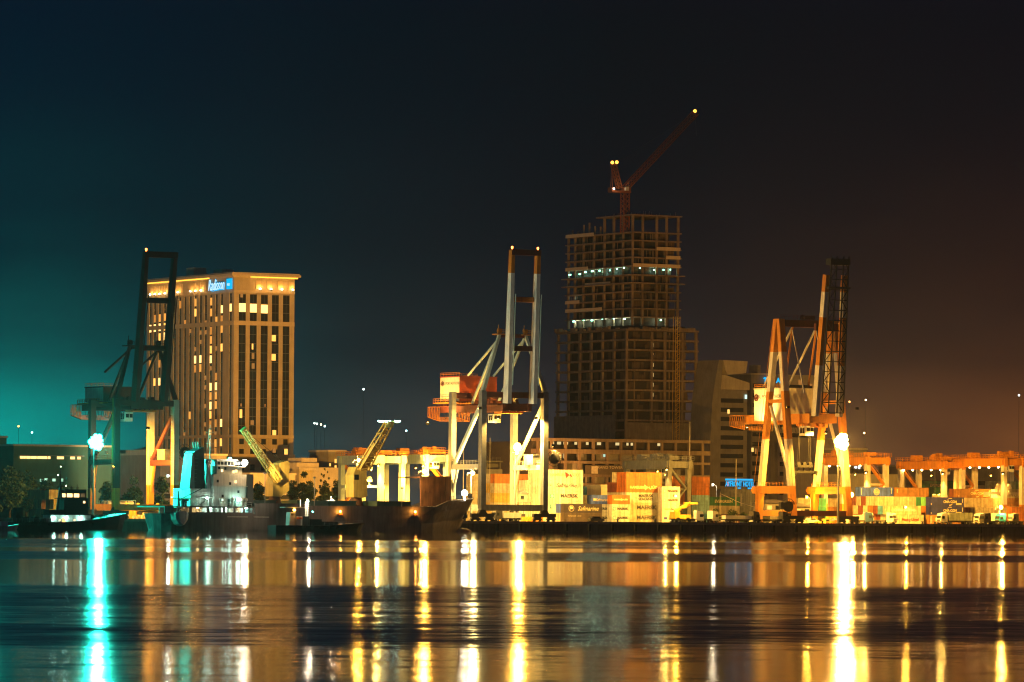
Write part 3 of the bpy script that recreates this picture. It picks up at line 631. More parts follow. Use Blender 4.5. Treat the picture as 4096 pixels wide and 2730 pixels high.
    if txt:
        q = text('CEBU PORT AUTHORITY', (w1 - w0) * .098, inkd, ho, (u0 - .07, (w0 + w1) / 2 - .7, z1 - (z1 - z0) * .26), rz=-90)
        e = MB().ring((u0 - .1, w1 - 1.4, z1 - (z1 - z0) * .26), .62, .16, 'x', 20); e.box(u0 - .11, u0 - .06, w1 - 1.8, w1 - 1.0, z1 - (z1 - z0) * .26 - .3, z1 - (z1 - z0) * .26 + .3); e.build('emblem', redd, ho)
    # clutter on the girders: trolley, sheaves, winches
    t = MB().box(us[0] + .7, us[1] - .7, 1, 5.5, zg - 1.7, zg - 1.2)
    for i in range(5): t.tube((us[0] + 1 + i * 1.4, 2.2, zg - .6), (us[0] + 1.7 + i * 1.4, 2.2, zg - .6), .6, 10)
    t.build('trolley', orange, r)
    c = MB()
    rg = random.Random(px)
    for i in range(14):
        x, y = rg.uniform(us[0] + 1, us[1] - 1), rg.uniform(hy + 3, w0 - 1); c.box(x, x + rg.uniform(.5, 1.8), y, y + rg.uniform(.5, 1.8), zg + .6, zg + rg.uniform(1.2, 2.8))
    c.beam((us[0], hy + 3, zg + .4), (us[1], hy + 3, zg + .4), .6, .6); c.build('winch_gear', redd, r)
    cabin(r, us[0] + 2, 7.5, zg - 3.0)
    for x in (0, S):
        ld = MB(); ld.beam((x - 1.1, -.3, zsill), (x - 1.1, -.3, zleg), .09); ld.beam((x - 1.1, .3, zsill), (x - 1.1, .3, zleg), .09)
        z = zsill
        while z < zleg: ld.beam((x - 1.1, -.3, z), (x - 1.1, .3, z), .07); z += .7
        ld.build('ladder', m_sill, r)
    # electrical house on the far portal beam
    e = MB().box(S - 1.5, S + 1.2, G * .22, G * .52, zport + .75, zport + 3.4); e.box(S - 1.6, S + 1.3, G * .2, G * .54, zport + 3.4, zport + 3.6); e.build('electrical_house', grey, r)
    if reel_at: reel(r, reel_at[:3], 2.25, hub or dark)
    return r, f
c1, f1 = sts(463, 4, 'red and cream dockside crane with raised boom standing in front of the lit hotel', 17.3, 15, 34.6, 17.9, 5.9, 33.0, 48.8, -2, -8, 73.2, (4.5, 12.9),
    [(11, orange), (60, redd)], [(12, orange), (60, cream)], redd, redd, (redd, mint), redd, redd, (3, 12.5, 14.5, 26, 34.2, 38.0, None), reel_at=(19.9, -.6, 20.6, 1), tail=30, m_sill=orange, hub=cream)  # upper left legs dark red for their silhouette, shade put into the colour
c2, f2 = sts(1928, 4, 'pale dockside crane with white raised boom standing beside the freighter bow', 19.8, 17, 38.8, 17.9, 6.6, 34.4, 54.6, -3, -5.2, 77.6, (6, 14.2),
    [(60, grey)], [(60, grey)], mat('crane_grey', (.42, .44, .42), .5, 0, .15, .5, .2), redd, (red, cream), white, orange, (5, 17, 22, 33, 36.4, 43.2, 1), reel_at=(22.6, -.6, 20.4, 2), m_sill=grey, deckm=mint)
# ---- the A-frame crane on the right
def aframe():
    px, v, S, G = 3171, 4, 19.0, 18.0
    f = Fr(px, v); r = thing('ship_to_shore_crane', 'orange and white banded A-frame dockside crane with dark lattice boom raised', 'dockside crane', (f.o.x, f.o.y, 0), group='tall dockside cranes with raised booms')
    bands = [(13.5, orange), (27, cream), (40.7, orange), (52, cream), (70, orange)]
    za = 61.5
    for x in (0, S):
        legmulti(r, (x, -.2, 5.0), (x, 7.2, za), 1.9, 1.5, bands)
        legmulti(r, (x, G, 5.0), (x, 9.0, za), 1.5, 1.7, bands)
        MB().beam((x, -1.2 + 1.8, 12.4), (x, G + 2.2, 12.4), 1.5, 2.1).build('portal_beam', orange, r)
        MB().prism([(G + 2.2, 11.3), (G + 3.2, 12.4), (G + 2.2, 13.4)], x - .7, x + .7, 'x').build('buffer', orange, r)
        MB().tube((x, 12.0, 36.5), (x, 1.6, 15.5), .5, 8).build('diagonal_brace', cream, r)
        MB().box(x - .6, x + .6, 5.2, 12.6, 37.4, 38.4).build('cross_beam', orange, r)
        MB().beam((x, G, 13.4), (x, G - .2, 3.2), 1.5, 1.6).build('lower_leg', orange, r)
        MB().rail([(x - .7, .8, 13.5), (x - .7, G, 13.5)], 1.1, .08, 1.6).build('railing', orange, r)
        for y in (0, G): bogie(r, x, y)
    for y in (0, G): MB().beam((.9, y, 5.7), (S - .9, y, 5.7), 1.2, 1.6).build('sill_beam', redd if y == 0 else orange, r)
    MB().box(.5, S - .5, 7.3, 9.2, za - 2.2, za - .2).build('apex_beam', redd, r)
    g = MB().rail([(0, 7.2, za), (S, 7.2, za), (S, 9.4, za)], 1.2, .07, 1.4); g.box(9, 12, 7.4, 9, za, za + 1.1).sphere((8, 8, za + .7), .8); g.build('apex_platform', redd, r)
    us = (5.4, 13.6); zg = 33
    for u in us:
        MB().box(u - .6, u + .6, -1, 33, zg - 1.4, zg + 1.3).build('girder', orange, r)
        MB().beam((u, 9, za - 2), (u, 24, zg + 9.5), .45).build('back_stay', cream, r)
        MB().beam((u, 9, za - 2), (u, 15, zg + 1.2), .45).build('back_stay', orange, r)
        MB().beam((u - .4, 8.5, za - 3), (u - .4, 2, zg + 7), .3).build('fore_stay', cream, r)
    MB().box(us[0] - .6, us[1] + .6, 32.4, 33, zg - 1.2, zg + 1.2).build('girder_tie', orange, r); MB().box(us[0], us[1], -1, -.2, zg - 1.3, zg + 1.3).build('girder_tie', orange, r)
    cage(r, us[0] - .8, us[1] + .8, 33, 41, zg - 3.0, zg + 1.2, orange); festoon(r, us[0] - .8, 2, 33, zg - 1.5, 12); festoon(r, us[1], 12, 38, zg - 1.9, 9)
    # boom: two box beams painted in bands, drawing together to the tip, and a dark walkway truss on the underside
    hy, hz, ty, tz = -3, 33.5, -6.8, 73.8
    cv = lambda u, t: 9.5 + (u - 9.5) * (1 - .24 * t)
    for u in us:
        prev = Vector((u, hy, hz)); o = None
        for t, m in ((.36, cream), (.70, orange), (.88, cream), (1, orange)):
            c = Vector((cv(u, t), hy + (ty - hy) * t, hz + (tz - hz) * t)); b = MB().beam(prev, c, 1.2, 2.3 - .5 * t).build('boom' if o is None else 'paint_band', m, r if o is None else o); o = o or b; prev = c
    k = MB(); n = 15; P = lambda u, t: (cv(u, t), hy - 1.6 + (ty - hy) * t, hz + 1 + (tz + 3.5 - hz) * t)
    A, B, C, E = us[0] + 1.0, us[0] + 3.4, us[1] - 1.8, us[1] + .5
    for i in range(n + 1):
        t = i / n; k.beam(P(A, t), P(E, t), .24)
        if i < n:
            t2 = t + 1 / n; a, b = (A, B) if i % 2 else (B, A); k.beam(P(a, t), P(b, t2), .2); a, b = (C, E) if i % 2 else (E, C); k.beam(P(a, t), P(b, t2), .2)
    for u in (A, B, C, E): k.beam(P(u, 0), P(u, 1.02), .3)
    k.build('walkway_truss', dark, r)
    MB().box(cv(us[0], 1) + .2, cv(us[1], 1) + .7, ty - 2, ty + .6, tz + 2.8, tz + 4.6).build('boom_head', dark, r); MB().box(cv(us[0], 1) - .2, cv(us[1], 1) + .9, ty - 2, ty - .6, tz - 4, tz - 3.4).build('boom_platform', dark, r)
    MB().box(us[0], us[1], hy - .2, hy + .8, 58, 60).build('boom_tie', redd, r)
    ho = MB().box(4, 15, 11.6, 27, 32.4, 41.6).box(3.85, 15.15, 11.45, 27.15, 41.6, 41.9).build('machinery_house', cream, r)
    MB().box(3.94, 3.997, 11.7, 26.9, 32.6, 41.5).build('side_panel', white, ho)
    MB().rail([(4, 11.6, 41.9), (4, 27, 41.9), (15, 27, 41.9)], 1.1, .08, 1.5).build('railing', orange, ho)
    text('CEBU PORT AUTHORITY', 1.45, inkd, ho, (3.9, 18.6, 39.4), rz=-90)
    e = MB().ring((3.88, 25.6, 39.2), .9, .28, 'x', 20); e.box(3.87, 3.93, 25, 26.2, 38.7, 39.6); e.build('emblem', redd, ho)
    t = MB().box(us[0] + .7, us[1] - .7, 2, 8, zg - 2.2, zg - 1.5)
    rg = random.Random(5)
    for i in range(16):
        x, y = rg.uniform(us[0] + .7, us[1] - 1.5), rg.uniform(1, 10); t.box(x, x + rg.uniform(.5, 1.6), y, y + rg.uniform(.4, 1.4), zg - 2.6, zg - rg.uniform(1.2, 1.6))
    t.build('trolley', orange, r)
    cabin(r, us[0] + 2, 4.5, zg - 3.6, 1.15)
    spreader(r, 7, 5, 17.6, zg - 2.2, dark, 3.6)
    reel(r, (-1.9, -.5, 7.6), 2.3, dark)
    MB().box(-4.6, -3.2, -.8, .4, 6.9, 8.8).beam((-3.2, -.2, 7.6), (-.7, -.2, 7.6), .4).build('reel_drive', dark, r)
    for y0, y1 in ((-1.3, 5.8), (G + 1.1, 10)): MB().rail([(-1.0, y0, 13.5), (-1.0, y1, za - 3)], .5, .06, 1.2).build('ladder', orange, r)
    return r, f
c3, f3 = aframe()
# ---- rubber-tyred gantries
def rtg(px, v, label, m_leg, m_foot, m_top, ztop=21.5, S=6.8, G=23.5, far_stair=True, trolley=.5, spr=None, lamps=(), m_beam=None):
    f = Fr(px, v); r = thing('yard_gantry_crane', label, 'gantry crane', (f.o.x, f.o.y, 0), group='rubber-tyred gantry cranes in the container yard')
    b0 = ztop - 2.1; m_beam = m_beam or m_leg
    for y in (0, G):
        for x in (0, S):
            legmulti(r, (x, y, DECK + 1.4), (x, y, b0), 1.35, 1.5, [(DECK + 6.2, m_foot), (60, m_leg)])
            q = MB().box(x - 1.6, x + 1.6, y - .5, y + .5, DECK + 1.2, DECK + 1.9).build('bogie', m_foot, r)
            for dx in (-.95, .95): wheel(MB(), (x + dx, y, DECK + .75), .75, .5).build('wheel', rubber, q)
        MB().beam((.7, y, DECK + 2.4), (S - .7, y, DECK + 2.4), .9, 1.0).build('sill_beam', m_foot, r)
        MB().box(-1.2, S + 1.2, y - .8, y + .8, b0, ztop - .2).build('end_beam', m_beam, r)
    st = MB(); ys = G if far_stair else 0
    zz = [b0 - .3, b0 - 6.0, b0 - 12.0, DECK + 2.6]; xs = [.6, S - .9, .6, S * .6]
    for i in range(3):
        a, b = Vector((xs[i], ys, zz[i])), Vector((xs[i + 1], ys, zz[i + 1]))
        for dy in (-.5, .5): st.beam(a + Vector((0, dy, 0)), b + Vector((0, dy, 0)), .14, .5); st.beam(a + Vector((0, dy, 1.1)), b + Vector((0, dy, 1.1)), .09)
        for k in range(14): c = a.lerp(b, (k + .5) / 14); st.box(c.x - .16, c.x + .16, c.y - .5, c.y + .5, c.z - .04, c.z + .04)
        if i < 2: st.box(b.x - .7, b.x + .9, ys - .6, ys + .6, b.z - .15, b.z)
    st.build('stair', m_top, r)
    MB().beam((.6, ys, b0 - 6.3), (S - .6, ys, b0 - 6.3), .5, .6).build('tie_beam', m_leg, r)
    for x in (0, S): MB().box(x - .6, x + .6, -1.2, G + 1.2, ztop - 2.5, ztop + .05).build('girder', m_beam, r)
    w = MB()
    for x, o in ((0, -1.3), (S, 1.3)): w.rail([(x + o, -1.2, ztop), (x + o, G + 1.2, ztop)], 1.25, .09, 1.3); w.box(min(x, x + o), max(x, x + o), -1.2, G + 1.2, ztop + .06, ztop + .14)
    for y in (-1.2, G + 1.2): w.rail([(-1.3, y, ztop), (S + 1.3, y, ztop)], 1.25, .09, 1.2)
    w.build('railing', m_top, r)
    ty = G * trolley; t = MB().box(-.3, S + .3, ty - 2.6, ty + 2.6, ztop + .3, ztop + .8)
    rg = random.Random(px)
    for i in range(12):
        x, y = rg.uniform(0, S - 1.4), rg.uniform(ty - 2.5, ty + 1.5); t.box(x, x + rg.uniform(.5, 1.6), y, y + rg.uniform(.5, 1.4), ztop + .8, ztop + rg.uniform(1.3, 2.6))
    t.rail([(-.3, ty - 2.6, ztop + .8), (S + .3, ty - 2.6, ztop + .8), (S + .3, ty + 2.6, ztop + .8)], 1.2, .08, 1.2); t.build('trolley', m_top, r)
    for k, y in enumerate((G * .12, G * .8)): MB().box(S * .3, S * .75, y, y + 2.4, ztop + .3, ztop + 1.5 + .5 * k).build('machine_box', m_top, r)
    cabin(r, S * .35, ty - 4.2, ztop - 3.0, .85)
    e = MB().box(.9, S - .9, -.9, .9, DECK + 3, DECK + 5.6).box(1.3, 2.9, -.95, -.9, DECK + 3.3, DECK + 5.2); e.build('engine_box', m_leg, r)
    if spr: spreader(r, S / 2, ty, spr, ztop + .3, m_leg if spr < 16 else yel)
    for (x, y) in lamps:
        o = MB().box(x - .3, x + .3, y - .35, y + .35, ztop - 2.5, ztop - 2.05).build('floodlight', dark, r)
        MB().sphere((x, y, ztop - 2.62), .33, 8, 5).build('lens', warm_lamp, o)
    return r, f
g1 = rtg(1522, 48, 'pale blue gantry crane with an orange top, nearer the ship house than its twin', bluew, cream, orange, 21.2, far_stair=True, trolley=.72, spr=12.5)
g2 = rtg(1700, 46, 'pale blue gantry crane with an orange top, nearer the grey raised-boom dockside crane', bluew, cream, orange, 21.6, far_stair=False, trolley=.15, m_beam=bluew)
g3 = rtg(2673, 58, 'grey gantry crane straddling container stacks in front of the building site', grey, grey, grey, 21.0, far_stair=False, trolley=.4, spr=14.5, m_beam=yel if False else grey)
g4 = rtg(3468, 76, 'yellow gantry crane beside the bright mast lamp with its stair on the near legs', cream, orange, orange, 23.2, m_beam=orange, far_stair=False, trolley=.9, lamps=[(0, 4), (0, 10), (0, 16), (0, 21)])
g5 = rtg(3775, 76, 'cream gantry crane in the right-hand yard with its spreader lowered onto the boxes', cream, orange, orange, 22.2, m_beam=orange, far_stair=True, trolley=.3, spr=9.2, lamps=[(0, 2), (0, 7), (0, 12), (0, 17), (0, 22)])
g6 = rtg(4015, 54, 'cream gantry crane at the right edge with a box spreader hanging half way up', cream, orange, orange, 23.0, m_beam=orange, G=25, far_stair=True, trolley=.2, spr=12.4, lamps=[(0, 3), (0, 8), (0, 13), (0, 18), (0, 23)])
g7 = rtg(4230, 75, 'cream gantry crane farthest to the right, only its far legs inside the frame', cream, orange, orange, 22.5, m_beam=orange, G=25, far_stair=True, trolley=.5, lamps=[(0, 8), (0, 18)])
# ================= ships and boats =================
hullm = mat('ship_hull_paint', (.17, .13, .115), .5, 0, .3, .25, .35); hulld = mat('tug_hull_paint', (.012, .018, .02), .5, 0, .3, .5, .3)
boot = mat('red_bottom_paint', (.09, .03, .02), .6, 0, .3, .4, .3); rust = mat('rusty_steel', (.24, .10, .045), .75, 0, .4, .35, .45)
shipw = mat('ship_white', (.60, .60, .55), .45, 0, .14, .5, .3); deckm = mat('deck_green_paint', (.06, .10, .08), .7, 0, .3, .4)
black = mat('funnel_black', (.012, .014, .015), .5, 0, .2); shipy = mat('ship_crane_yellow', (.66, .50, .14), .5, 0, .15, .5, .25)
cabin_lit = emit('lit_cabin', (1, .62, .25), 3.0); cyan_lit = emit('cold_lens', (.45, 1, .85), 60); amber_lens = emit('amber_lens', (1, .42, .06), 30)
tarp = mat('orange_tarp', (.60, .14, .02), .6, 0, .2); hullp = mat('pale_hull', (.50, .48, .42), .5, 0, .2, .7, .3)
def loft(stations, name, m, parent, Wd, cap_m=None, smooth=True):
    """stations: (u, half_breadth_at_deck, half_breadth_at_waterline, z_deck, rake_at_deck); closed hull with a flat deck"""
    zs = [-1.2, 0, .35, .7, 1.0]; b = MB(); n = len(stations); k = len(zs)
    for (u, bd, bw, zd, rk) in stations:
        for sgn in (-1, 1):
            for i, t in enumerate(zs):
                z = -1.2 if i == 0 else zd * t
                tt = max(0, t) if i else 0
                hb = bw * (.9 if i == 0 else 1) + (bd - bw) * tt ** 1.3
                b.v.append((u + rk * tt, Wd / 2 + sgn * hb, z))
    for s in range(n - 1):
        for side in (0, 1):
            for i in range(k - 1):
                a = s * 2 * k + side * k + i; c = a + 2 * k
                b.f.append((a, c, c + 1, a + 1) if side == 0 else (a, a + 1, c + 1, c)); b.m.append(0)
        a = s * 2 * k + k - 1; c = a + 2 * k
        b.f.append((a, c, c + k, a + k)); b.m.append(0)
    b.f.append(tuple(list(range(0, k)) + list(range(2 * k - 1, k - 1, -1)))); b.m.append(0)
    e = (n - 1) * 2 * k; b.f.append(tuple(list(range(e + k - 1, e - 1, -1)) + list(range(e + k, e + 2 * k)))); b.m.append(0)
    return b.build(name, m, parent)
def feeder():
    f = Fr(645, -32); W = 16.5
    r = thing('cargo_ship', 'long dark cargo ship with two yellow deck cranes moored at the quay', 'ship', (f.o.x, f.o.y, 0))
    U = lambda px: f.u(px)
    zd, zs = 6.3, 4.4
    L = U(1893)
    st = [(1.2, 2.6, 1.6, zs, -.9), (2.2, 5.2, 3.8, zs, -.7), (4, 6.9, 6.0, zs, -.3), (7, 7.8, 7.4, zs, 0), (12, 8.25, 8.2, zs, 0), (U(1018), 8.25, 8.25, zs, 0), (U(1018) + .05, 8.25, 8.25, zd, 0), (U(1230), 8.25, 8.25, zd, 0), (U(1500), 8.25, 8.25, zd, 0), (U(1690), 8.1, 7.6, zd, 0), (U(1745), 7.8, 6.2, zd + .25, 0),
          (U(1800), 6.9, 4.2, zd + 2.0, .4), (U(1850), 5.2, 2.2, zd + 2.3, 1.6), (U(1880), 3.2, .9, zd + 2.5, 3.6), (L, .25, .12, zd + 2.9, 4.7)]
    loft(st, 'hull', hullm, r, W)
    bl = MB().sphere((0, 0, 0), 1.5, 12, 8); 
    bl.v = [(L + 1.2 + x * 2.2, W / 2 + y, -.45 + z) for x, y, z in bl.v]; bl.build('bulbous_bow', boot, r)
    # stern gallery: pillars, upper deck, things lit inside
    g = MB(); u0, u1 = 1.0, U(1016)
    r2 = MB().box(u0, u1, .25, W - .25, zd - .35, zd).build('upper_deck', deckm, r)
    gaps = [(U(725), U(757)), (U(768), U(829)), (U(838), U(893)), (U(902), U(934)), (U(942), U(973)), (U(980), U(1009))]
    xs = [u0] + [x for q in gaps for x in q] + [u1]
    for a, b in zip(xs[::2], xs[1::2]): g.box(a, b, .05, .35, zs, zd)
    for a, b in gaps: g.box(a, b, .06, .33, zs, zs + .35).box(a, b, .06, .33, zd - .3, zd)
    g.build('gallery_plating', hullm, r)
    w = MB().box(u0, u1, 3.2, 3.5, zs, zd - .36)
    rg = random.Random(3)
    for i in range(26): x = rg.uniform(u0 + 7, u1 - 1); w.box(x, x + rg.uniform(.3, 1.0), rg.uniform(2, 2.6), 3.19, zs + .02, zs + rg.uniform(.6, 1.7))
    w.build('inner_bulkhead', shipw, r)
    for i, (px, m, c, P) in enumerate(((745, cabin_lit, (1, .6, .2), 45), (800, warm_lamp, (1, .6, .2), 90), (849, cyan_lit, (.8, 1, .85), 160), (911, cyan_lit, (.8, 1, .85), 160), (965, cabin_lit, (1, .75, .4), 90), (994, cyan_lit, (.2, .9, 1), 90))):
        o = MB().box(U(px) - .25, U(px) + .25, 1.2, 1.6, zd - .55, zd - .36).build('gallery_lamp', m, r); light(o, (U(px), 1.2, zd - .8), P, c, .15)
    # deckhouse
    hb = MB().box(U(868), U(1000), 2.2, 14.4, zd, f.z(930, 1898)); hb.box(U(868) - .3, U(1000), 1.6, 15, zd + 5.2, zd + 5.35)
    h = hb.build('deckhouse', shipw, r)
    MB().box(U(1000) + .02, U(1024), 1.6, 14.9, zd, f.z(1015, 1898)).build('shaded_end_wall', black, r)  # black stands for the shade on the front end of the house
    wh = MB().box(U(884), U(985), 2.6, 13.6, f.z(930, 1898) + .01, f.z(930, 1866)).box(U(880), U(990), 1.2, 15.2, f.z(930, 1868), f.z(930, 1865)).box(U(890), U(962), 3.4, 12.6, f.z(930, 1865), f.z(930, 1842)).box(U(884), U(970), 2.8, 13.2, f.z(930, 1843), f.z(930, 1838)).build('wheelhouse', shipw, h)
    q = MB()
    for i in range(7): a = U(892) + i * 1.0; q.box(a, a + .75, 3.36, 3.4, f.z(930, 1860), f.z(930, 1847))
    q.build('bridge_window', glass, wh)
    for (px, py, lit) in ((893, 1872, 0), (905, 1883, 1), (918, 1875, 0), (951, 1888, 1), (962, 1885, 1), (905, 1985, 0), (968, 1968, 0), (957, 1928, 1), (885, 1925, 0), (935, 1935, 0)):
        MB().box(U(px) - .3, U(px) + .3, 2.16 if py > 1898 else 2.56, 2.2 if py > 1898 else 2.6, f.z(px, py) - .35, f.z(px, py) + .35).build('porthole', cabin_lit if lit else glass, h)
    dd = MB().box(U(925), U(925) + .8, 2.15, 2.2, zd, zd + 2).box(U(948), U(948) + .8, 2.15, 2.2, zd, zd + 2)
    dd.build('door', deckm, h)
    # aft house with stairs, funnel
    a = MB().box(U(784), U(866), 3.5, 13.5, zd, f.z(820, 1955)).box(U(778), U(872), 2.2, 14, f.z(820, 1992), f.z(820, 1989)).rail([(U(778), 2.3, f.z(820, 1989)), (U(872), 2.3, f.z(820, 1989))], 1.1, .07, 1.2).rail([(U(742), .4, zd), (U(1010), .4, zd)], 1.1, .06, 1.5)
    for k in range(8): t = k / 8; a.box(U(815) + 3 * t, U(815) + 3 * t + .5, 2.4, 3.3, zd + 2.6 * t, zd + 2.6 * t + .12)
    for px in (800, 812, 850): a.tube((U(px), 2.3, zd), (U(px), 2.3, f.z(820, 1990)), .09, 6)
    ah = a.build('aft_house', shipw, r)
    zt, zb = f.z(825, 1788), f.z(825, 1957)
    fu = MB().add([(U(806), 4, zb), (U(848), 4, zb), (U(848), 9, zb), (U(796), 9, zb), (U(808), 4.6, zt - 1.2), (U(845), 4.6, zt), (U(845), 9, zt), (U(803), 9, zt - 1.2)], [(3, 2, 1, 0), (4, 5, 6, 7), (0, 1, 5, 4), (1, 2, 6, 5), (2, 3, 7, 6), (3, 0, 4, 7)]).build('funnel', black, r)
    lf = MB().add([(U(784), 4.05, zb), (U(805.5), 4.05, zb), (U(795), 9, zb), (U(780), 9, zb), (U(799), 4.65, zt - 1.6), (U(807.5), 4.65, zt - 1.3), (U(803), 9, zt - 1.6), (U(797), 9, zt - 1.8)], [(3, 2, 1, 0), (4, 5, 6, 7), (0, 1, 5, 4), (1, 2, 6, 5), (2, 3, 7, 6), (3, 0, 4, 7)])
    for k in range(9): z = zb + (zt - zb - 2) * k / 9; x = U(786) + (U(799) - U(786)) * k / 9; lf.box(x - .12, x + 1.6, 3.95, 4.1, z, z + .08)
    lf.build('funnel_casing', mat('funnel_casing_paint', (.15, .19, .18), .5, 0, .2, .6, .3), fu)
    p = MB()
    for px in (815, 825, 835): p.tube((U(px), 6, zt - .3), (U(px) - .3, 6, zt + 1.3), .22, 8)
    p.build('exhaust_pipe', shipw, fu)
    vt = MB()
    for px in (858, 862): vt.tube((U(px), 4, zd + 2), (U(px), 4, f.z(860, 1850)), .5, 10).sphere((U(px), 4, f.z(860, 1848)), .8)
    vt.build('ventilator', shipw, r)
    mt = MB().tube((U(880), 6, f.z(880, 1845)), (U(880), 6, f.z(880, 1698)), .16, 8, .07)
    for py in (1730, 1775, 1800): mt.beam((U(880) - 1.1, 6, f.z(880, py)), (U(880) + 1.1, 6, f.z(880, py)), .1)
    mt.tube((U(866), 7, f.z(880, 1900)), (U(876), 6, f.z(880, 1715)), .08, 6); mt.build('radar_mast', shipw, r)
    # vents along the deckhouse and a stern derrick
    for px in (893, 938, 975, 990): MB().tube((U(px), 1.4, zd), (U(px), 1.4, zd + 1.6), .38, 10).sphere((U(px), 1.25, zd + 1.75), .62, 10, 6).build('cowl_vent', shipw, r)
    dv = MB().beam((U(728), 2, zd), (U(726), 2, f.z(726, 1965)), .6, .6, w2=.25, h2=.25).beam((U(730), 2, zd + 1.6), (U(824), 2, f.z(824, 1953)), .2).box(U(738), U(765), 1.5, 4, zd + 1.3, zd + 1.8)
    dv.tube((U(752), 2.4, zd), (U(752), 2.4, zd + 1.4), .8, 10); dv.build('stern_derrick', dark, r)
    MB().box(U(908), U(990), -.25, -.03, zs - .9, zs - .7).box(U(1014), U(1075), -.25, -.03, zs - .9, zs - .7).build('fender_strip', cream, r)
    # floodlights of the house
    for (px, py, ww, m, P, c, R0) in ((986, 1852, 1.4, cyan_lit, 0, (1, .95, .8), .75), (840, 1992, 2.0, cyan_lit, 200, (.8, 1, .8), .28), (895, 1999, 1.6, cyan_lit, 200, (.55, 1, .75), .36), (961, 1999, 1.6, cyan_lit, 200, (.6, 1, .75), .42), (938, 1836, 3.0, cyan_lit, 120, (.9, 1, .8), .35)):
        o = MB().box(U(px) - .3, U(px) + .3, ww, ww + .5, f.z(px, py) - .25, f.z(px, py) + .35).build('floodlight', dark, r)
        MB().sphere((U(px), ww - .2, f.z(px, py)), R0, 12, 8).build('lens', m if px != 986 else emit('white_hot_lens', (1, .97, .85), 90), o)
        if P: light(o, (U(px), ww - .9, f.z(px, py) - .1), P, c, .3)
    light(r, (U(986), .2, f.z(986, 1852)), 2500, (1, .60, .2), .5)
    light(r, (U(986) + 1.5, 12.0, f.z(986, 1850) + .4), 1.3e5, (.82, 1, .70), .5, 44, (1, .24, .28))  # bare spot added to brighten the left faces of the pale crane
    for (ux, zz, aim) in ((U(1064), zd + 8.6, (1, .12, .12)), (U(1262), zd + 7.5, (1, .1, .25)), (U(1612), zd + 5, (1, .15, .02))):  # deck lamp posts added to light the crane houses and the breakwater
        MB().tube((ux, .7, zd), (ux, .7, zz), .12, 6).box(ux - .3, ux + .3, .4, 1.0, zz, zz + .45).build('lamp_post', grey, r); light(r, (ux + .7, .5, zz + .2), 1.1e4, (1, .62, .16), .3, 110, aim)
    # deck cranes
    def dcrane(px, ptop, poly, w0, w1, jp, jq, jw, ped_m, jm):
        c = MB().tube((U(px), W / 2, zd), (U(px), W / 2, ptop), 2.1, 16, 1.35).build('crane_pedestal', ped_m, r)
        hs = MB().prism([(U(a), f.z(a, b)) for a, b in poly], w0, w1).build('crane_house', shipy, r)
        MB().box(U(poly[0][0]) + .1, U(poly[0][0]) + 1.4, w0 - .06, w0 - .01, f.z(px, 1905) - 1, f.z(px, 1905) + .4).build('cab_window', glass, hs)
        j = MB(); p, q = Vector(jp), Vector(jq); d = (q - p)
        sd = Vector((0, 1, 0)).cross(d).normalized()
        for s in (-1, 1):
            for y in (-1, 1):
                A = p + sd * (s * jw * .5) + Vector((0, y * jw * .5, 0)); B = q + sd * (s * jw * .3) + Vector((0, y * jw * .4, 0)); j.beam(A, B, .34)
        for k in range(16):
            t, t2 = k / 16, (k + 1) / 16
            for y in (-1, 1):
                s = 1 if k % 2 else -1
                j.beam(p.lerp(q, t) + sd * (s * jw * (.5 - .2 * t)) + Vector((0, y * jw * (.5 - .1 * t), 0)), p.lerp(q, t2) - sd * (s * jw * (.5 - .2 * t2)) + Vector((0, y * jw * (.5 - .1 * t2), 0)), .2)
        for k in (0, 4, 8, 12, 16):
            c0 = p.lerp(q, k / 16); j.beam(c0 - sd * jw * .5, c0 + sd * jw * .5, jw * .9, .25)
        j.beam(p, p.lerp(q, .55), jw * .8, jw * .35)
        j.build('jib', jm, hs)
        return hs
    z = f.z
    hs = dcrane(1156, f.z(1156, 1984), [(1146, 1893), (1160, 1893), (1162, 1852), (1190, 1842), (1200, 1850), (1200, 1962), (1168, 1988), (1134, 1986), (1134, 1935)], 6.2, 10.4, (U(1150), 5.4, z(1150, 1925)), (U(1008), 5.4, z(1008, 1716)), 1.7, rust, shipy)
    rp = MB().tube((U(1175), 6, z(1175, 1848)), (U(1008), 5.6, z(1008, 1716)), .07, 5); rp.build('luffing_rope', cable, hs)
    hs = dcrane(1484, f.z(1484, 1990), [(1458, 1990), (1456, 1900), (1468, 1868), (1508, 1866), (1512, 1985), (1500, 1992)], 6, 10.6, (U(1486), 5.2, z(1486, 1880)), (U(1512), -6, z(1512, 1690)), 2.6, rust, shipy)
    MB().box(U(1470), U(1545), -6.6, -5.9, z(1510, 1694), z(1510, 1686)).box(U(1495), U(1525), -6.3, -5.7, z(1510, 1712), z(1510, 1694)).build('jib_head', shipy, hs)
    for px in (1472, 1500, 1538): 
        MB().box(U(px) - .8, U(px) + .8, -6.9, -6.62, z(px, 1690), z(px, 1684)).build('jib_lamp', emit('jib_lens', (.5, 1, .85), 25), hs)
    light(hs, (U(1500), -7, z(1500, 1700)), 10, (.8, 1, .85), .3)
    # hatch coamings, deck gear, breakwater, forecastle
    for i, (a, b) in enumerate(((1030, 1120), (1205, 1330), (1340, 1440), (1525, 1660))): MB().box(U(a), U(b), 2.4, 14, zd, zd + 1.5).box(U(a) - .2, U(b) + .2, 2.2, 14.2, zd + 1.5, zd + 1.75).build('hatch_cover', deckm, r)
    bw = MB().box(U(1018), U(1228), .02, .22, zd, zd + .9).box(U(1228), U(1745), .02, .16, zd, zd + .35); bw.build('bulwark', hullm, r)
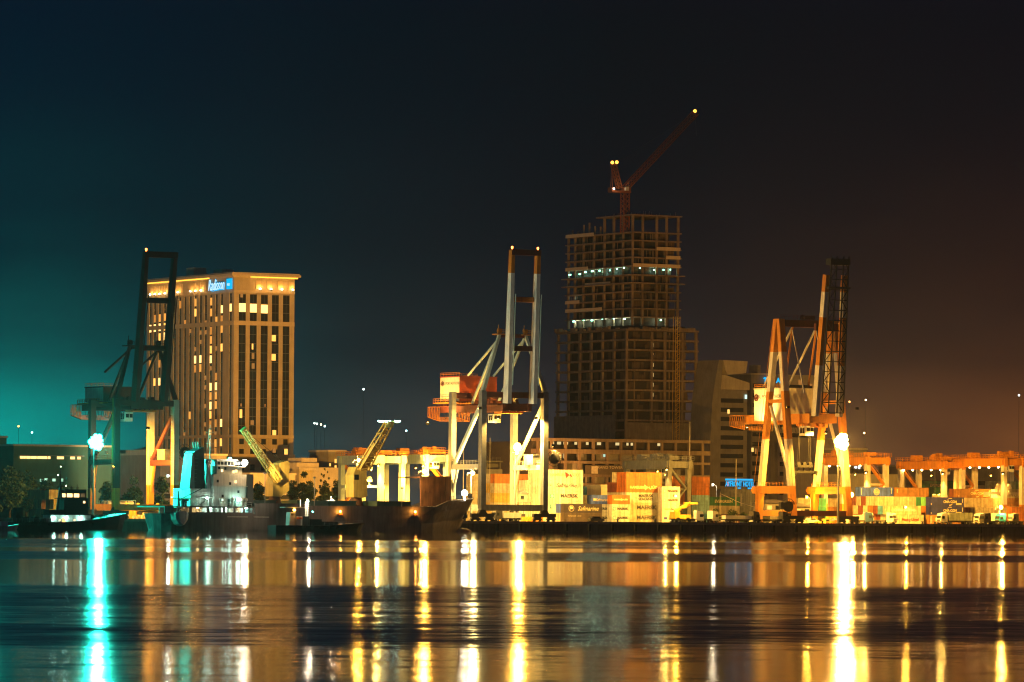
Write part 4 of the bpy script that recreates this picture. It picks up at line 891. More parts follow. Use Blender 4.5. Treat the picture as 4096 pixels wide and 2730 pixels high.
    br = MB().prism([(U(1697), z(1745, 2027)), (U(1796), z(1745, 2024)), (U(1794), z(1745, 1905)), (U(1694), z(1745, 1907))], 2.0, 2.25); br.box(U(1797), U(1797) + 1.6, 2.02, 14.5, z(1800, 2022), z(1800, 1906))
    for k in range(5): x = U(1710) + k * 1.45; br.box(x, x + .2, 1.94, 2.0, z(1745, 1972), z(1745, 1964))
    br.box(U(1697), U(1796), 2.3, 14.5, z(1745, 1912), z(1745, 1908)); br.build('breakwater', rust, r)
    for px in (1700, 1722, 1745, 1768): MB().beam((U(px), 2.1, zd + .3), (U(px) + .6, 2.1, z(px, 2026)), .16).build('breakwater_strut', cream, r)
    fz = zd + 2.2
    fr = MB().rail([(U(1812), 2.0, fz), (U(1880), 5.4, fz + .3)], .9, .06, 1.2); fr.tube((U(1860), 8, fz), (U(1860), 8, fz + 7), .18, 8, .1).tube((U(1835), 6, fz + .3), (U(1835), 9, fz + .3), .5, 10).box(U(1820), U(1828), 6, 8, fz, fz + .9).box(U(1935), U(1945), 7.6, 8.8, fz + .6, fz + 1.8)
    fr.build('windlass', dark, r)
    o = MB().tube((U(1880), 3, fz), (U(1880), 3, fz + 1.2), .12, 8).sphere((U(1880), 3, fz + 1.9), .82, 12, 8).build('forecastle_lamp', emit('forecastle_lens', (1, .98, .8), 70), r); light(o, (U(1880), 1.6, fz + 3.2), 2500, (1, .6, .16), .5)
    an = MB().box(U(1900), U(1900) + .9, W / 2 - 2.6, W / 2 - 2.2, zd - 2.6, zd - 1.6).beam((U(1893), W / 2 - 2.7, zd - 2.8), (U(1908), W / 2 - 2.4, zd - 1.2), .35); an.build('anchor', dark, r)
    for px, py in ((1358, 2047), (1658, 2048)):
        o = MB().box(U(px) - .5, U(px) + .5, -.7, -.1, z(px, py) - .9, z(px, py) - .5).tube((U(px), -.4, z(px, py) - .5), (U(px), -.4, z(px, py) - .2), .1, 6).build('side_lamp', tarp, r)
        MB().sphere((U(px), -.4, z(px, py)), .30).build('lens', amber_lens, o); light(o, (U(px), -.9, z(px, py)), 600, (1, .40, .05), .2)
    # the stern boat on its own fall
    lb = thing('rescue_boat', 'pale boat hanging bow-on at the stern of the cargo ship', 'boat', (f.o.x, f.o.y, 0)); ux = U(711)
    b = MB(); prof = [(0, z(711, 2106)), (.9, z(711, 2098)), (1.75, z(711, 2080)), (1.95, z(711, 2058)), (1.8, z(711, 2052))]
    sec = [(s * x, zz) for s in (-1,) for x, zz in prof[::-1]] + [(x, zz) for x, zz in prof[1:]]
    n = len(sec); ys = (-1.8, -1.3, 1.5, 2.2)
    sc = (.55, .95, 1, .8)
    for y, s in zip(ys, sc): b.v += [(ux + x * s, y - 1.2, zz + (1 - s) * .9) for x, zz in sec]
    for k in range(3):
        for i in range(n - 1): b.f.append((k * n + i, (k + 1) * n + i, (k + 1) * n + i + 1, k * n + i + 1)); b.m.append(0)
        b.f.append((k * n + n - 1, (k + 1) * n + n - 1, (k + 1) * n, k * n)); b.m.append(0)
    b.f.append(tuple(range(n))); b.m.append(0); b.f.append(tuple(range(4 * n - 1, 3 * n - 1, -1))); b.m.append(0)
    b.build('boat_hull', hullp, lb)
    c = MB().box(ux - 1.4, ux + 1.2, -2.2, .6, z(711, 2052), z(711, 2047)); 
    for dx in (-1.2, -.4, .5, 1.1): c.tube((ux + dx, -2, z(711, 2050)), (ux + dx, -2, z(711, 2032)), .1, 6)
    c.box(ux - 1.5, ux + 1.5, -2.3, .7, z(711, 2032), z(711, 2029)); c.build('boat_canopy', shipw, lb)
    return r, f
ship, fs = feeder()
def tug(px, v, label, px_bow, zst, zbow, W=7.5):
    f = Fr(px, v); r = thing('tugboat', label, 'tugboat', (f.o.x, f.o.y, 0)); L = f.u(px_bow)
    st = [(0, W * .40, W * .38, zst, 0), (L * .08, W * .48, W * .46, zst, 0), (L * .45, W * .5, W * .5, zst, 0), (L * .62, W * .5, W * .47, zst + (zbow - zst) * .2, 0), (L * .8, W * .44, W * .34, zst + (zbow - zst) * .55, 0), (L * .93, W * .25, W * .14, zst + (zbow - zst) * .9, .5), (L * .985, .2, .1, zbow, 1.0)]
    loft(st, 'hull', hulld, r, W)
    g = MB()
    for (a, b) in zip(st, st[1:]): g.beam((a[0] + a[4], W / 2 - a[1] - .1, a[3] - .25), (b[0] + b[4], W / 2 - b[1] - .1, b[3] - .25), .35, .4)
    g.build('rubbing_strake', rubber, r)
    for i in range(7):
        x = L * (.12 + .09 * i); MB().ring((x, W * .0 - .25, zst - .5), .42, .28, 'y', 12).build('tyre_fender', rubber, r)
    return r, f, L, W
def tug1():
    r, f, L, W = tug(62, -46, 'dark harbour tug with lit wheelhouse windows and a tall mast', 520, 2.0, 4.3)
    U, z = f.u, f.z
    h = MB().box(U(212), U(372), 1.4, W - 1.4, 1.9, z(290, 2060)).build('deckhouse', shipw, r)
    d2 = MB().box(U(268), U(366), 1.8, W - 1.8, z(290, 2060) + .01, z(290, 1992)).box(U(208), U(376), 1.0, W - 1, z(290, 2061), z(290, 2057)).box(U(210), U(268), 2, W - 2, z(240, 2058), z(240, 2040)); b = d2.build('superstructure', hulld, r)
    wh = MB()
    x0, x1, y0, y1, zz, zt = U(276), U(358), 2, W - 2, z(310, 1992), z(310, 1962)
    for x in (x0, x0 + (x1 - x0) * .34, x0 + (x1 - x0) * .67, x1 - .3): wh.box(x, x + .3, y0, y0 + .2, zz, zt)
    wh.box(x0, x1, y0, y0 + .18, zz, z(310, 1990)).box(x0, x1, y0, y0 + .18, z(310, 1974), zt).box(x0 - .4, x1 + .4, y0 - .4, y1 + .4, zt, zt + .22).box(x0, x1, y1 - .2, y1, zz, zt).box(x0, x0 + .2, y0 + .2, y1 - .2, zz, z(310, 1990)).box(x1 - .2, x1, y0 + .2, y1 - .2, zz, zt)
    wo = wh.build('wheelhouse', hulld, b)
    MB().box(x0 + .3, x1 - .35, y1 - .5, y1 - .25, z(310, 1990), z(310, 1975)).build('lit_window', cabin_lit, wo)
    for px in (222, 272, 331): 
        o = MB().box(U(px) - .2, U(px) + .2, 1.1, 1.4, z(px, 2074), z(px, 2066)).build('deck_lamp', dark, r); MB().sphere((U(px), .95, z(px, 2072)), .33).build('lens', cyan_lit, o); light(o, (U(px), .5, z(px, 2074)), 40, (.8, 1, .85), .2)
    MB().box(U(258), U(271), 1.34, 1.395, 2.0, z(264, 2072)).build('lit_door', emit('lit_door', (1, .45, .12), 2.2), h)
    for px in (248, 307): MB().tube((U(px), 1.3, z(px, 2081)), (U(px), 1.39, z(px, 2081)), .22, 12).build('porthole', cabin_lit, h)
    MB().box(U(344), U(348), 1.33, 1.392, z(345, 2095), z(345, 2075)).build('lit_door', emit('cool_window', (.5, 1, .85), 1.5), h)
    MB().box(U(344), U(352), 1.7, 1.79, z(348, 2014), z(348, 2005)).build('lit_window', cabin_lit, b)
    m = MB(); mu = U(265); m.beam((mu - .9, 3.6, z(265, 2040)), (mu - .1, 3.6, z(265, 1945)), .5, w2=.3).beam((mu + .6, 3.6, z(265, 2040)), (mu, 3.6, z(265, 1945)), .4, w2=.3).tube((mu, 3.6, z(265, 1950)), (mu - .05, 3.6, z(265, 1868)), .24, 8, .1)
    for py, a, c in ((1947, -.8, 1.9), (1921, -.5, 1.8), (1930, -.1, 1.2)): m.beam((mu + a, 3.6, z(265, py)), (mu + c, 3.6, z(265, py)), .22)
    m.beam((mu + 1.7, 3.6, z(265, 1921)), (mu + 1.8, 3.6, z(265, 1912)), .3); m.box(mu - 1.5, mu - .3, 3.2, 4, z(265, 1996), z(265, 1993)); m.build('mast', dark, r)
    for px, py in ((265, 1867), (254, 1901), (286, 1944)): MB().sphere((U(px), 3.4, z(px, py)), .14, 8, 5).build('navigation_lamp', emit('nav_lens', (.9, 1, .5), 12), r)
    a = MB()
    for px, t in ((312, 1944), (335, 1938)): a.tube((U(px), 4, zt + .2), (U(px), 4, z(px, t)), .1, 6); a.box(U(px) - .4, U(px) + .4, 3.8, 4.2, zt + .5, zt + .75)
    a.build('antenna', dark, wo)
    g = MB(); 
    rg = random.Random(9)
    for i in range(22): x = rg.uniform(1, U(205)); g.box(x, x + rg.uniform(.4, 1.6), 1 + rg.random() * 2, 3.5 + rg.random(), 1.9, 2.0 + rg.uniform(.2, 1.3) * (1 if x < 8 else 1.2))
    g.build('deck_gear', hulld, r); g = MB(); MB().box(U(78), U(104), 2, 4, 2, z(90, 2032)).tube((U(92), 3, 2), (U(92), 3, z(92, 2030)), .3, 8).build('towing_bitts', hulld, r); g.tube((U(385), 2.6, 3), (U(385), 5, 3), .9, 12).box(U(412), U(448), 2.4, 5, 2.6, z(430, 2062)).beam((U(380), 1.5, 2.6), (U(480), 2.6, z(480, 2082)), .25)
    g.build('anchor_winch', hulld, r)
    MB().rail([(U(20) if False else .6, .7, 2.0), (U(205), .5, 2.0)], .9, .06, 1.5).rail([(U(372), .4, 2.1), (U(470), 1.6, 3.4)], .8, .07, 1.2).build('railing', grey, r)
    return r
tug1()
def tug2():
    r, f, L, W = tug(1108, -48, 'small dark tug with narrow white wheelhouse and orange awning beside the cargo ship', 1468, 1.5, 2.3, 6.0)
    U, z = f.u, f.z
    w = MB().prism([(U(1172), 1.4), (U(1194), 1.4), (U(1198), z(1185, 2050)), (U(1176), z(1185, 2050))], 2, 4.2); w.box(U(1152), U(1236), 1.6, 4.6, z(1190, 2033), z(1190, 2029)); o = w.build('wheelhouse', shipw, r)
    q = MB()
    for k in range(4): x = U(1177.5) + k * .36; q.box(x, x + .2, 1.93, 1.99, z(1185, 2063), z(1185, 2054))
    q.build('window', glass, o)
    h = MB().box(U(1200), U(1225), 2.2, 4.2, 1.4, z(1212, 2066)).build('stair_house', shipw, r)
    MB().box(U(1201), U(1224), 1.9, 2.15, z(1212, 2078), z(1212, 2070)).build('awning', tarp, h)
    MB().box(U(1226), U(1252), 2.2, 4.4, 1.4, z(1240, 2067)).box(U(1252), U(1300), 1.8, 4.5, 1.4, z(1280, 2078)).box(U(1300), U(1365), 1.8, 4.5, 1.4, z(1330, 2088)).build('engine_casing', hulld, r)
    m = MB().tube((U(1250), 3, z(1250, 2070)), (U(1250), 3, z(1250, 1998)), .14, 8, .08)
    for k in range(7): zz = z(1250, 2062) + k * .55; m.beam((U(1250) - .7, 3, zz), (U(1250) + .5, 3, zz), .12)
    m.tube((U(1243), 3, z(1250, 2070)), (U(1246), 3, z(1250, 2005)), .09, 6).sphere((U(1251), 3, z(1251, 2000)), .30).box(U(1222), U(1222) + .1, 3, 3.2, z(1222, 2030), z(1222, 2000)); m.build('mast', shipw, r)
    o = MB().sphere((U(1250), 2.6, z(1250, 2006)), .3).build('mast_lamp', emit('pale_green_lens', (.7, 1, .85), 8), r); light(o, (U(1250), 1.8, z(1250, 2004)), 5000, (1, .78, .5), .3)
    lo = MB().sphere((U(1187), 1.4, z(1187, 2041)), .36).build('wheelhouse_lamp', amber_lens, r); light(lo, (U(1187), .6, z(1187, 2042)), 90, (1, .42, .06), .2)
    lo = MB().sphere((U(1262), 1.6, z(1262, 2048)), .2).build('deck_lamp', emit('green_lens', (.1, .9, .7), 20), r); light(lo, (U(1264), 1.2, z(1262, 2050)), 25, (.15, 1, .75), .2)
    MB().rail([(U(1300), .4, 1.6), (U(1460), 1.2, 2.2)], .7, .06, 1.4).build('railing', grey, r); MB().tube((U(1390), 2, 1.6), (U(1390), 4, 1.6), .6, 10).build('towing_winch', grey, r); MB().tube((U(1425), 2, 1.7), (U(1425), 4, 1.7), .45, 10).build('mooring_winch', grey, r)
    return r
tug2()
def skiff(px, v, label, L):
    f = Fr(px, v); r = thing('small_boat', label, 'boat', (f.o.x, f.o.y, 0))
    loft([(0, .9, .7, .9, 0), (L * .5, 1.1, .9, .9, 0), (L * .85, .7, .4, 1.2, .2), (L, .1, .05, 1.5, .6)], 'hull', hullp, r, 2.2)
    MB().box(L * .25, L * .55, .5, 1.7, .9, 2.0).box(L * .2, L * .6, .4, 1.8, 2.0, 2.12).build('cabin', shipw, r)
skiff(-14, -50, 'small pale boat at the very left edge of the water', 6)
# ================= buildings =================
stone = mat('hotel_stone', (.42, .36, .27), .8, 0, .12, .35, .12); stone2 = mat('hotel_band_stone', (.50, .42, .30), .8, 0, .12, .4, .1)
glassb = mat('hotel_glass', (.022, .026, .032), .15, 0, .25, .7); span = mat('spandrel', (.09, .085, .08), .6, 0, .15)
win_lit = emit('lit_window', (1, .46, .08), 1.9); win_dim = emit('curtained_window', (1, .40, .08), .42); win_var = [emit('lit_window_a', (1, .46, .08), 1.9), emit('lit_window_b', (1, .40, .06), 1.1), emit('lit_window_c', (1, .55, .16), 2.6), emit('lit_window_d', (1, .36, .05), .7)]; win_hot = emit('bright_window', (1, .55, .14), 3)
concb = mat('raw_concrete', (.22, .17, .13), .9, 0, .3, .25, .3); intshade = mat('interior_shade', (.035, .03, .028), .9, 0, .3)  # second one puts the shade inside open floors into a near-black colour
neon = emit('blue_neon', (.0, .50, 1.0), 1.1); neonw = emit('white_neon', (.62, .85, 1), 1.25); neonr = emit('red_neon', (1, .2, .08), 1.2)
plaster = mat('pale_plaster', (.40, .36, .29), .85, 0, .15, .3, .15); plasterd = mat('grey_plaster', (.20, .19, .18), .85, 0, .2, .3, .15)
def hotel():
    f = Fr(930, 376); r = thing('hotel_tower', 'tall stone hotel with glowing cornice, lit windows and a blue rooftop sign', 'hotel', (f.o.x, f.o.y, 0))
    U, z = f.u, f.z; LR, LL = 23.9, 70.0
    Z = lambda py: z(930, py)
    g0 = DECK; zt = Z(1110)
    w = MB().box(.35, LR - .35, .35, LL - .35, g0, zt)
    cols = [(950, 978), (994, 1022), (1038, 1066), (1082, 1110), (1126, 1153)]
    xs = [0.0] + [x for a, b in cols for x in (U(a), U(b))] + [LR]
    zb0, zb1, zc0, zc1 = Z(1739), Z(1300), Z(1283), Z(1170)
    for a, b in zip(xs[::2], xs[1::2]): w.box(a, b, 0, .36, g0, zc1 + .01)
    W_ = lambda px: (930 - px) / ((930 - 565) / LL)
    lc = [916, 880, 858, 836, 814, 793, 771, 750, 728, 707, 685, 663, 642, 620, 599, 580]
    ys = [0.36]
    for c in lc: ys += [W_(c + 4.8), W_(c - 4.8)]
    ys += [LL]
    for a, b in zip(ys[::2], ys[1::2]): w.box(0, .36, a, b, g0, zc1 + .01)
    w.box(0, LR, 0, LL, zc1 + .01, zt)
    wall = w.build('wall', stone, r)
    for za, zz, o in ((zb1, zc0, .06), (zb0 - 1.0, zb0, .12), (Z(1828), Z(1816), .5), (zc1, zc1 + .9, .12)): MB().box(-o, LR + o, -o, LL + o, za, zz).build('stone_band', stone2, r)
    bd = MB().box(-.02, LR + .02, -.02, .30, g0, Z(1828) - .01).box(-.02, .30, .31, LL, g0, Z(1828) - .01)
    bd.build('stone_base', stone2, r)
    co = MB().box(-.9, LR + .9, -.9, LL + .9, zt, zt + .55).box(-1.7, LR + 1.7, -1.7, LL + 1.7, zt + .55, zt + 1.35).box(-1.3, LR + 1.3, -1.3, LL + 1.3, zt + 1.35, zt + 1.8); co.build('cornice', stone2, r)
    MB().box(1, LR - 1, 1, LL - 1, zt + 1.8, zt + 2.0).box(4, 9, 40, 46, zt + 2.0, zt + 5.2).box(10, 15, 30, 36, zt + 2, zt + 4.4).build('roof', plaster, r)
    # glazing strips, one per bay
    def strip(a, b, axis, za, zz, n):
        o = MB(); q = MB()
        (o.box(a, b, .22, .3, za, zz) if axis == 'x' else o.box(.22, .3, a, b, za, zz)); g = o.build('glazing_strip', glassb, r)
        for i in range(n + 1):
            t = za + (zz - za) * i / n
            if axis == 'x':
                q.box(a, b, .14, .219, t - .12, t + .12)
                if i < n: q.box((a + b) / 2 - .04, (a + b) / 2 + .04, .16, .219, t + .12, t + (zz - za) / n - .12)
            else: q.box(.14, .219, a, b, t - .12, t + .12)
        if axis == 'y': q.box(.15, .218, (a + b) / 2 - .04, (a + b) / 2 + .04, za, zz)
        q.build('floor_band', span, g)
    for a, b in cols: strip(U(a), U(b), 'x', zb0, zb1, 12); strip(U(a), U(b), 'x', zc0, zc1 - .6, 3)
    for c in lc: strip(W_(c + 4.8), W_(c - 4.8), 'y', Z(1820) + .3, zb1, 14); strip(W_(c + 4.8), W_(c - 4.8), 'y', zc0, zc1 - .4, 3)
    # small windows of the two lower storeys
    for a, b in cols:
        for py, h in ((1766, 22), (1806, 20), (1870, 24), (1925, 26)): MB().box(U(a) + .5, U(b) - .5, -.06, -.022 if py > 1828 else .05, Z(py + h / 2), Z(py - h / 2)).build('window', glassb, r)
    # lit windows: right face (bay, photo row, width fraction, height, material)
    for bay, py, fr_, h, m, off in ((0, 1230, 1, 3.0, win_hot, 0), (1, 1231, 1, 3.0, win_hot, 0), (2, 1233, 1, 3.0, win_hot, 0), (3, 1349, .62, 2.2, win_lit, 0), (3, 1426, .62, 2.3, win_lit, 0), (1, 1385, .25, 2.0, win_lit, .3), (1, 1423, .4, 2, win_dim, .3), (1, 1463, .45, 1.9, win_dim, .3), (0, 1178, .4, 2.0, win_dim, .2), (0, 1655, .4, 3.0, win_lit, .2), (0, 1620, .25, 1, win_dim, .3), (2, 1620, .2, 1, win_dim, .6), (3, 1730, .55, 2.0, win_lit, .2), (4, 1806, .55, 2.2, win_lit, .3), (1, 1765, .4, 2.2, win_lit, .1), (3, 1801, .5, 1.6, win_dim, .2), (1, 1690, .5, 1.6, win_dim, .2)):
        a, b = U(cols[bay][0]), U(cols[bay][1]); x = a + (b - a) * off
        y0, y1 = (.08, .13) if py < 1745 else (-.1, -.062)
        MB().box(x + .05, min(b, x + (b - a) * fr_) - .05, y0, y1, Z(py) - h / 2, Z(py) + h / 2).build('lit_window', m, r)
    # left face (photo column, row, height, material)
    LW = [(602, 1253, 1), (623, 1252, 1), (645, 1250, 1), (583, 1293, 1), (602, 1292, 1), (624, 1290, 1), (645, 1289, 1), (622, 1330, 1), (642, 1328, 1), (708, 1203, 1), (728, 1283, 1), (770, 1199, 1), (772, 1240, 1), (835, 1200, 1), (835, 1244, 1), (880, 1234, 1), (916, 1230, 1), (880, 1275, 1), (857, 1278, 1), (814, 1283, 0),
          (835, 1318, 1), (880, 1313, 1), (814, 1322, 0), (834, 1355, 1), (796, 1360, 0), (834, 1394, 1), (880, 1388, 1), (857, 1390, 0), (769, 1431, 1), (792, 1430, 1), (835, 1433, 1), (834, 1469, 0), (793, 1466, 1), (773, 1468, 1), (585, 1440, 1), (621, 1440, 1), (857, 1504, 1), (812, 1506, 0), (857, 1543, 1), (834, 1544, 1), (811, 1545, 0), (855, 1580, 1), (833, 1582, 1), (812, 1620, 0), (834, 1620, 1), (857, 1618, 1), (833, 1657, 1), (833, 1696, 1),
          (812, 1695, 0), (857, 1692, 1), (876, 1691, 2), (833, 1733, 1), (810, 1731, 0), (855, 1733, 0), (833, 1770, 1), (855, 1772, 1), (877, 1769, 1), (855, 1806, 1), (748, 1657, 1), (599, 1515, 1), (620, 1514, 1), (726, 1733, 0), (770, 1388, 0), (752, 1313, 0), (793, 1322, 0)]
    for c, py, k in LW:
        b = min(lc, key=lambda q: abs(q - c)); q0, q1 = W_(b + 4.4), W_(b - 4.4)
        MB().box(.07, .13, q0, q1, Z(py) - (1.35 if k else .8), Z(py) + (1.35 if k else .7)).build('lit_window', (win_dim, win_var[(c * 7 + py) % 4], win_hot)[k], r)
    # frieze panels with uplights
    fz0, fz1 = zc1 + 1.3, zt - .8
    def uplight(x, y, nx, ny, P):
        o = MB().box(x - .25, x + .25, y - .25, y + .25, zc1 + .95, zc1 + 1.35).build('uplight', dark, r)
        MB().sphere((x, y, zc1 + 1.45), .34, 8, 6).build('lens', emit('uplight_lens', (1, .78, .42), 22), o)
        light(o, (x + nx * .25, y + ny * .25, zc1 + 1.7), P, (1, .40, .04), .2)
    pn = MB()
    for k in range(4): a = U(1040) + k * 4.3; pn.box(a - 2.3, a - .35, -.16, -.0, fz0, fz1)
    for k in range(4): uplight(U(1031) + k * 4.3, -.75, 0, -1, 700)
    for c in (807, 784, 763, 710, 690, 655, 632, 612, 592): pn.box(-.16, 0, W_(c + 8), W_(c - 1), fz0, fz1); uplight(-.75, W_(c - 6), -1, 0, 700)
    pn.build('frieze_panel', stone2, r)
    cl = emit('cove_light', (1, .42, .04), 2.6)
    MB().box(6, LR + .85, -.98, -.91, zt + .1, zt + .5).build('cove_light', cl, r); MB().box(-.98, -.91, W_(838), LL + .85, zt + .1, zt + .5).build('cove_light', cl, r)
    # sign on the left face near the corner
    sg = MB().box(-.5, -.2, W_(935), W_(828), Z(1168), Z(1112))
    so = MB().box(-.62, -.1, W_(924), W_(905), Z(1156), Z(1114)).build('sign_panel', neon, r)
    text('Radisson', 5.6, neonw, r, (-.72, W_(863.5), Z(1137)), rz=-90, shear=.25, ext=.05, bold=-.03, sx=.64); text('Radisson', 5.6, neon, so, (-.6, W_(863.5), Z(1137)), rz=-90, shear=.25, ext=.03, bold=.13, sx=.64)
    text('BLU', 1.3, neonw, so, (-.7, W_(914.5), Z(1138)), rz=-90, ext=.03, sx=.9)
    MB().prism([(W_(900), Z(1157)), (W_(882), Z(1152)), (W_(842), Z(1162)), (W_(884), Z(1156))], -.8, -.55, 'x').build('sign_underline', neon, r)
    for c, P in ((914, 130), (865, 110)): light(r, (-3.5, W_(c), Z(1138)), P * .25, (.15, .6, 1), .8)
    return r
hotel()
class Bits(MB):
    """separate small panels: up to n become parts of their own, the rest one part"""
    def parts(s, name, m, parent, n):
        k = len(s.v) // 8; idx = list(range(k)); random.Random(1).shuffle(idx)
        rest = MB()
        for j, i in enumerate(idx):
            vs = s.v[8 * i:8 * i + 8]; o = MB() if j < n else rest
            o.box(vs[0][0], vs[7][0], vs[0][1], vs[7][1], vs[0][2], vs[7][2])
            if j < n: o.build(name, m, parent)
        if rest.v: struct(rest.build(name, m, parent), 'stuff')
def site_tower():
    f = Fr(2499, 345); r = thing('unfinished_tower', 'dark concrete tower under construction with open floors and a few work lights', 'building site', (f.o.x, f.o.y, 0))
    U, z = f.u, f.z; Z = lambda py: z(2499, py)
    kw = -.5195 / .854
    def W_(px, u=0): return u * 9.5 / 5.77 + (2499 - px) / 5.77
    LR, LL = 30.4, 49.0
    low = [1315 + 40.3 * i for i in range(19)]
    MB().box(3.2, LR - 3.2, 3.4, LL - 3.4, DECK, Z(1300)).build('dark_floor_fill', intshade, r)  # dark block added to fill the floors so the openings read as shade
    for py in low: MB().box(-.4, LR + .4, -.4, LL + .4, Z(py) - .66, Z(py)).build('floor_slab', concb, r)
    cx = [0, 10.6, 16.2, 23.6, LR - .9]; cy = [0, 8.3, 16.5, 24.5, 32.5, 40.6, LL - .9]
    for x in cx: MB().box(x, x + .95, 0, .8, DECK, Z(1315) - .86).build('column', concb, r)
    for y in cy[1:]: MB().box(0, .8, y, y + 1.05, DECK, Z(1315) - .86).build('column', concb, r)
    for x in (5, 12.6, 19.8, 26.4): MB().box(x, x + .5, 2.5, 3.0, DECK, Z(1315) - .87).build('column', concb, r)
    rg = random.Random(21)
    # infill walls and formwork seen through the openings
    iw = Bits()
    for i, py in enumerate(low[:-1]):
        for k in range(7): x = rg.uniform(.5, LR - 4); iw.box(x, x + rg.uniform(.6, 2.8), 1.6 + k * .13, 1.7 + k * .13, Z(low[i + 1]) + .01, Z(py) - .87 - rg.choice((0, 0, 1.0)))
        for k in range(9): y = rg.uniform(1.5, LL - 5); iw.box(1.6 + k * .11, 1.7 + k * .11, y, y + rg.uniform(.8, 3), Z(low[i + 1]) + .01, Z(py) - .87 - rg.choice((0, 0, 1.0)))
    iw.parts('infill_wall', mat('block_wall', (.10, .075, .055), .9, 0, .3, .25, .2), r, 60)
    nt_ = MB().box(-.7, -.6, 6, LL + .6, DECK, Z(1660)).box(-.7, LL * 0 + LR + .7, -.72, -.62, DECK, Z(1690)); nt_.build('safety_net', mat('net_mesh', (.20, .17, .14), .95, 0, .25, .5, .25), r)
    u0, w0 = 5.0, 4.4; LR2, LL2 = 20.1, 46.0
    up = [922, 955, 989, 1023, 1058, 1094, 1126, 1160, 1193, 1228, 1262]
    MB().box(u0 + 2.6, u0 + LR2 - 2.6, w0 + 2.8, w0 + LL2 - 2.8, Z(1300), Z(925)).build('dark_floor_fill', intshade, r)  # same dark filling behind the upper openings, in place of their shade
    for i, py in enumerate(up):
        e = .6 if i not in (5, 6) else 1.6
        MB().box(u0 - e, u0 + LR2 + e, w0 - e, w0 + LL2 + e, Z(py) - .42, Z(py)).build('floor_slab', concb, r)
    MB().box(u0 - 1, u0 + LR2 + .6, w0 - 1, w0 + 24, Z(858), Z(853)).build('roof_slab', concb, r)
    for x in (u0, u0 + 4.2, u0 + 10.2, u0 + 14.4, u0 + LR2 - .8): MB().box(x, x + .8, w0, w0 + .7, Z(1300), Z(858)).build('column', concb, r)
    for y in (6.5, 13, 19.5, 27, 34.5, 40.5, LL2 - .8): MB().box(u0, u0 + .7, w0 + y, w0 + y + .8, Z(1300), Z(922) - .43 if y > 20 else Z(858)).build('column', concb, r)
    iw = Bits()
    for i in range(len(up) - 1):
        for k in range(6): x = rg.uniform(u0 + .8, u0 + LR2 - 3.5); iw.box(x, x + rg.uniform(.6, 3), w0 + 1 + k * .1, w0 + 1.08 + k * .1, Z(up[i + 1]) + .01, Z(up[i]) - .45 - rg.choice((0, 0, 1)))
        for k in range(7): y = rg.uniform(w0 + 1, w0 + LL2 - 6); iw.box(u0 + 1 + k * .1, u0 + 1.08 + k * .1, y, y + rg.uniform(1, 4), Z(up[i + 1]) + .01, Z(up[i]) - .45 - rg.choice((0, 0, 1)))
    iw.parts('infill_wall', mat('block_wall', (.10, .075, .055), .9, 0, .3, .25, .2), r, 40)
    # parapets already cast along a few floors
    for (a, b, i, side) in ((10, LR2, 2, 'x'), (14, LR2, 3, 'x'), (0, LR2, 4, 'x'), (26, LL2, 0, 'y'), (30, LL2, 4, 'y'), (14, 32, 6, 'y'), (20, LL2, 9, 'y'), (36, LL2, 8, 'y')):
        zz = Z(up[i] if i < len(up) else 1262)
        o = MB(); (o.box(u0 + a, u0 + b, w0 - .75, w0 - .62, zz - .5, zz + .75) if side == 'x' else o.box(u0 - .75, u0 - .62, w0 + a, w0 + b, zz - .5, zz + .75)); o.build('parapet', stone2, r)
    ht = MB()
    for x in (19.4, 21.2):
        for y in (-2.6, -.9): ht.beam((x, y, DECK), (x, y, Z(1262)), .16)
    for k in range(46): zz = DECK + (Z(1262) - DECK) * k / 46; ht.beam((19.4, -2.6, zz), (21.2, -2.6, zz + 1.3), .1); ht.beam((21.2, -2.6, zz), (21.2, -.9, zz), .1); ht.beam((21.2, -.9, zz), (21.2, -.4, zz), .12)
    ht.build('hoist_tower', yel, r)
    pr = Bits()
    for i in range(60): zz = rg.choice(up[1:]); x = u0 + rg.uniform(0, LR2); pr.box(x, x + .12, w0 + .2, w0 + .32, Z(zz), Z(zz) + 2.5); y = w0 + rg.uniform(0, LL2); pr.box(u0 + .2, u0 + .32, y, y + .12, Z(zz), Z(zz) + 2.5)
    pr.parts('prop', concb, r, 60)
    # starter bars and shuttering on the open top
    sb = MB()
    for y in range(24, 46, 4): sb.box(u0 + 1, u0 + 1.5, w0 + y, w0 + y + .5, Z(922), Z(922) + rg.uniform(1.5, 5))
    for k in range(60): x, y = u0 + rg.uniform(0, LR2), w0 + rg.uniform(0, 22); sb.beam((x, y, Z(853)), (x, y, Z(853) + rg.uniform(.4, 1.6)), .1)
    sb.build('starter_bars', concb, r)
    ed = Bits()
    for i in range(30): x = -1.2 + rg.random() * .5; y = rg.uniform(0, LL); ed.box(x, x + 1, y, y + rg.uniform(.5, 2), Z(1315), Z(1315) + rg.uniform(.3, 1.3)); x = rg.uniform(0, LR); ed.box(x, x + rg.uniform(.4, 2), -.4, .5, Z(1315), Z(1315) + rg.uniform(.2, 1))
    ed.parts('formwork', concb, r, 60)
    MB().box(-.2, .3, W_(2290, 0), W_(2232, 0), Z(1312), Z(1306)).build('tarpaulin', mat('blue_tarp', (.02, .18, .30), .6, 0, .2), r)
    # lit work levels
    tl = emit('work_lamp', (.30, 1, .62), 7)
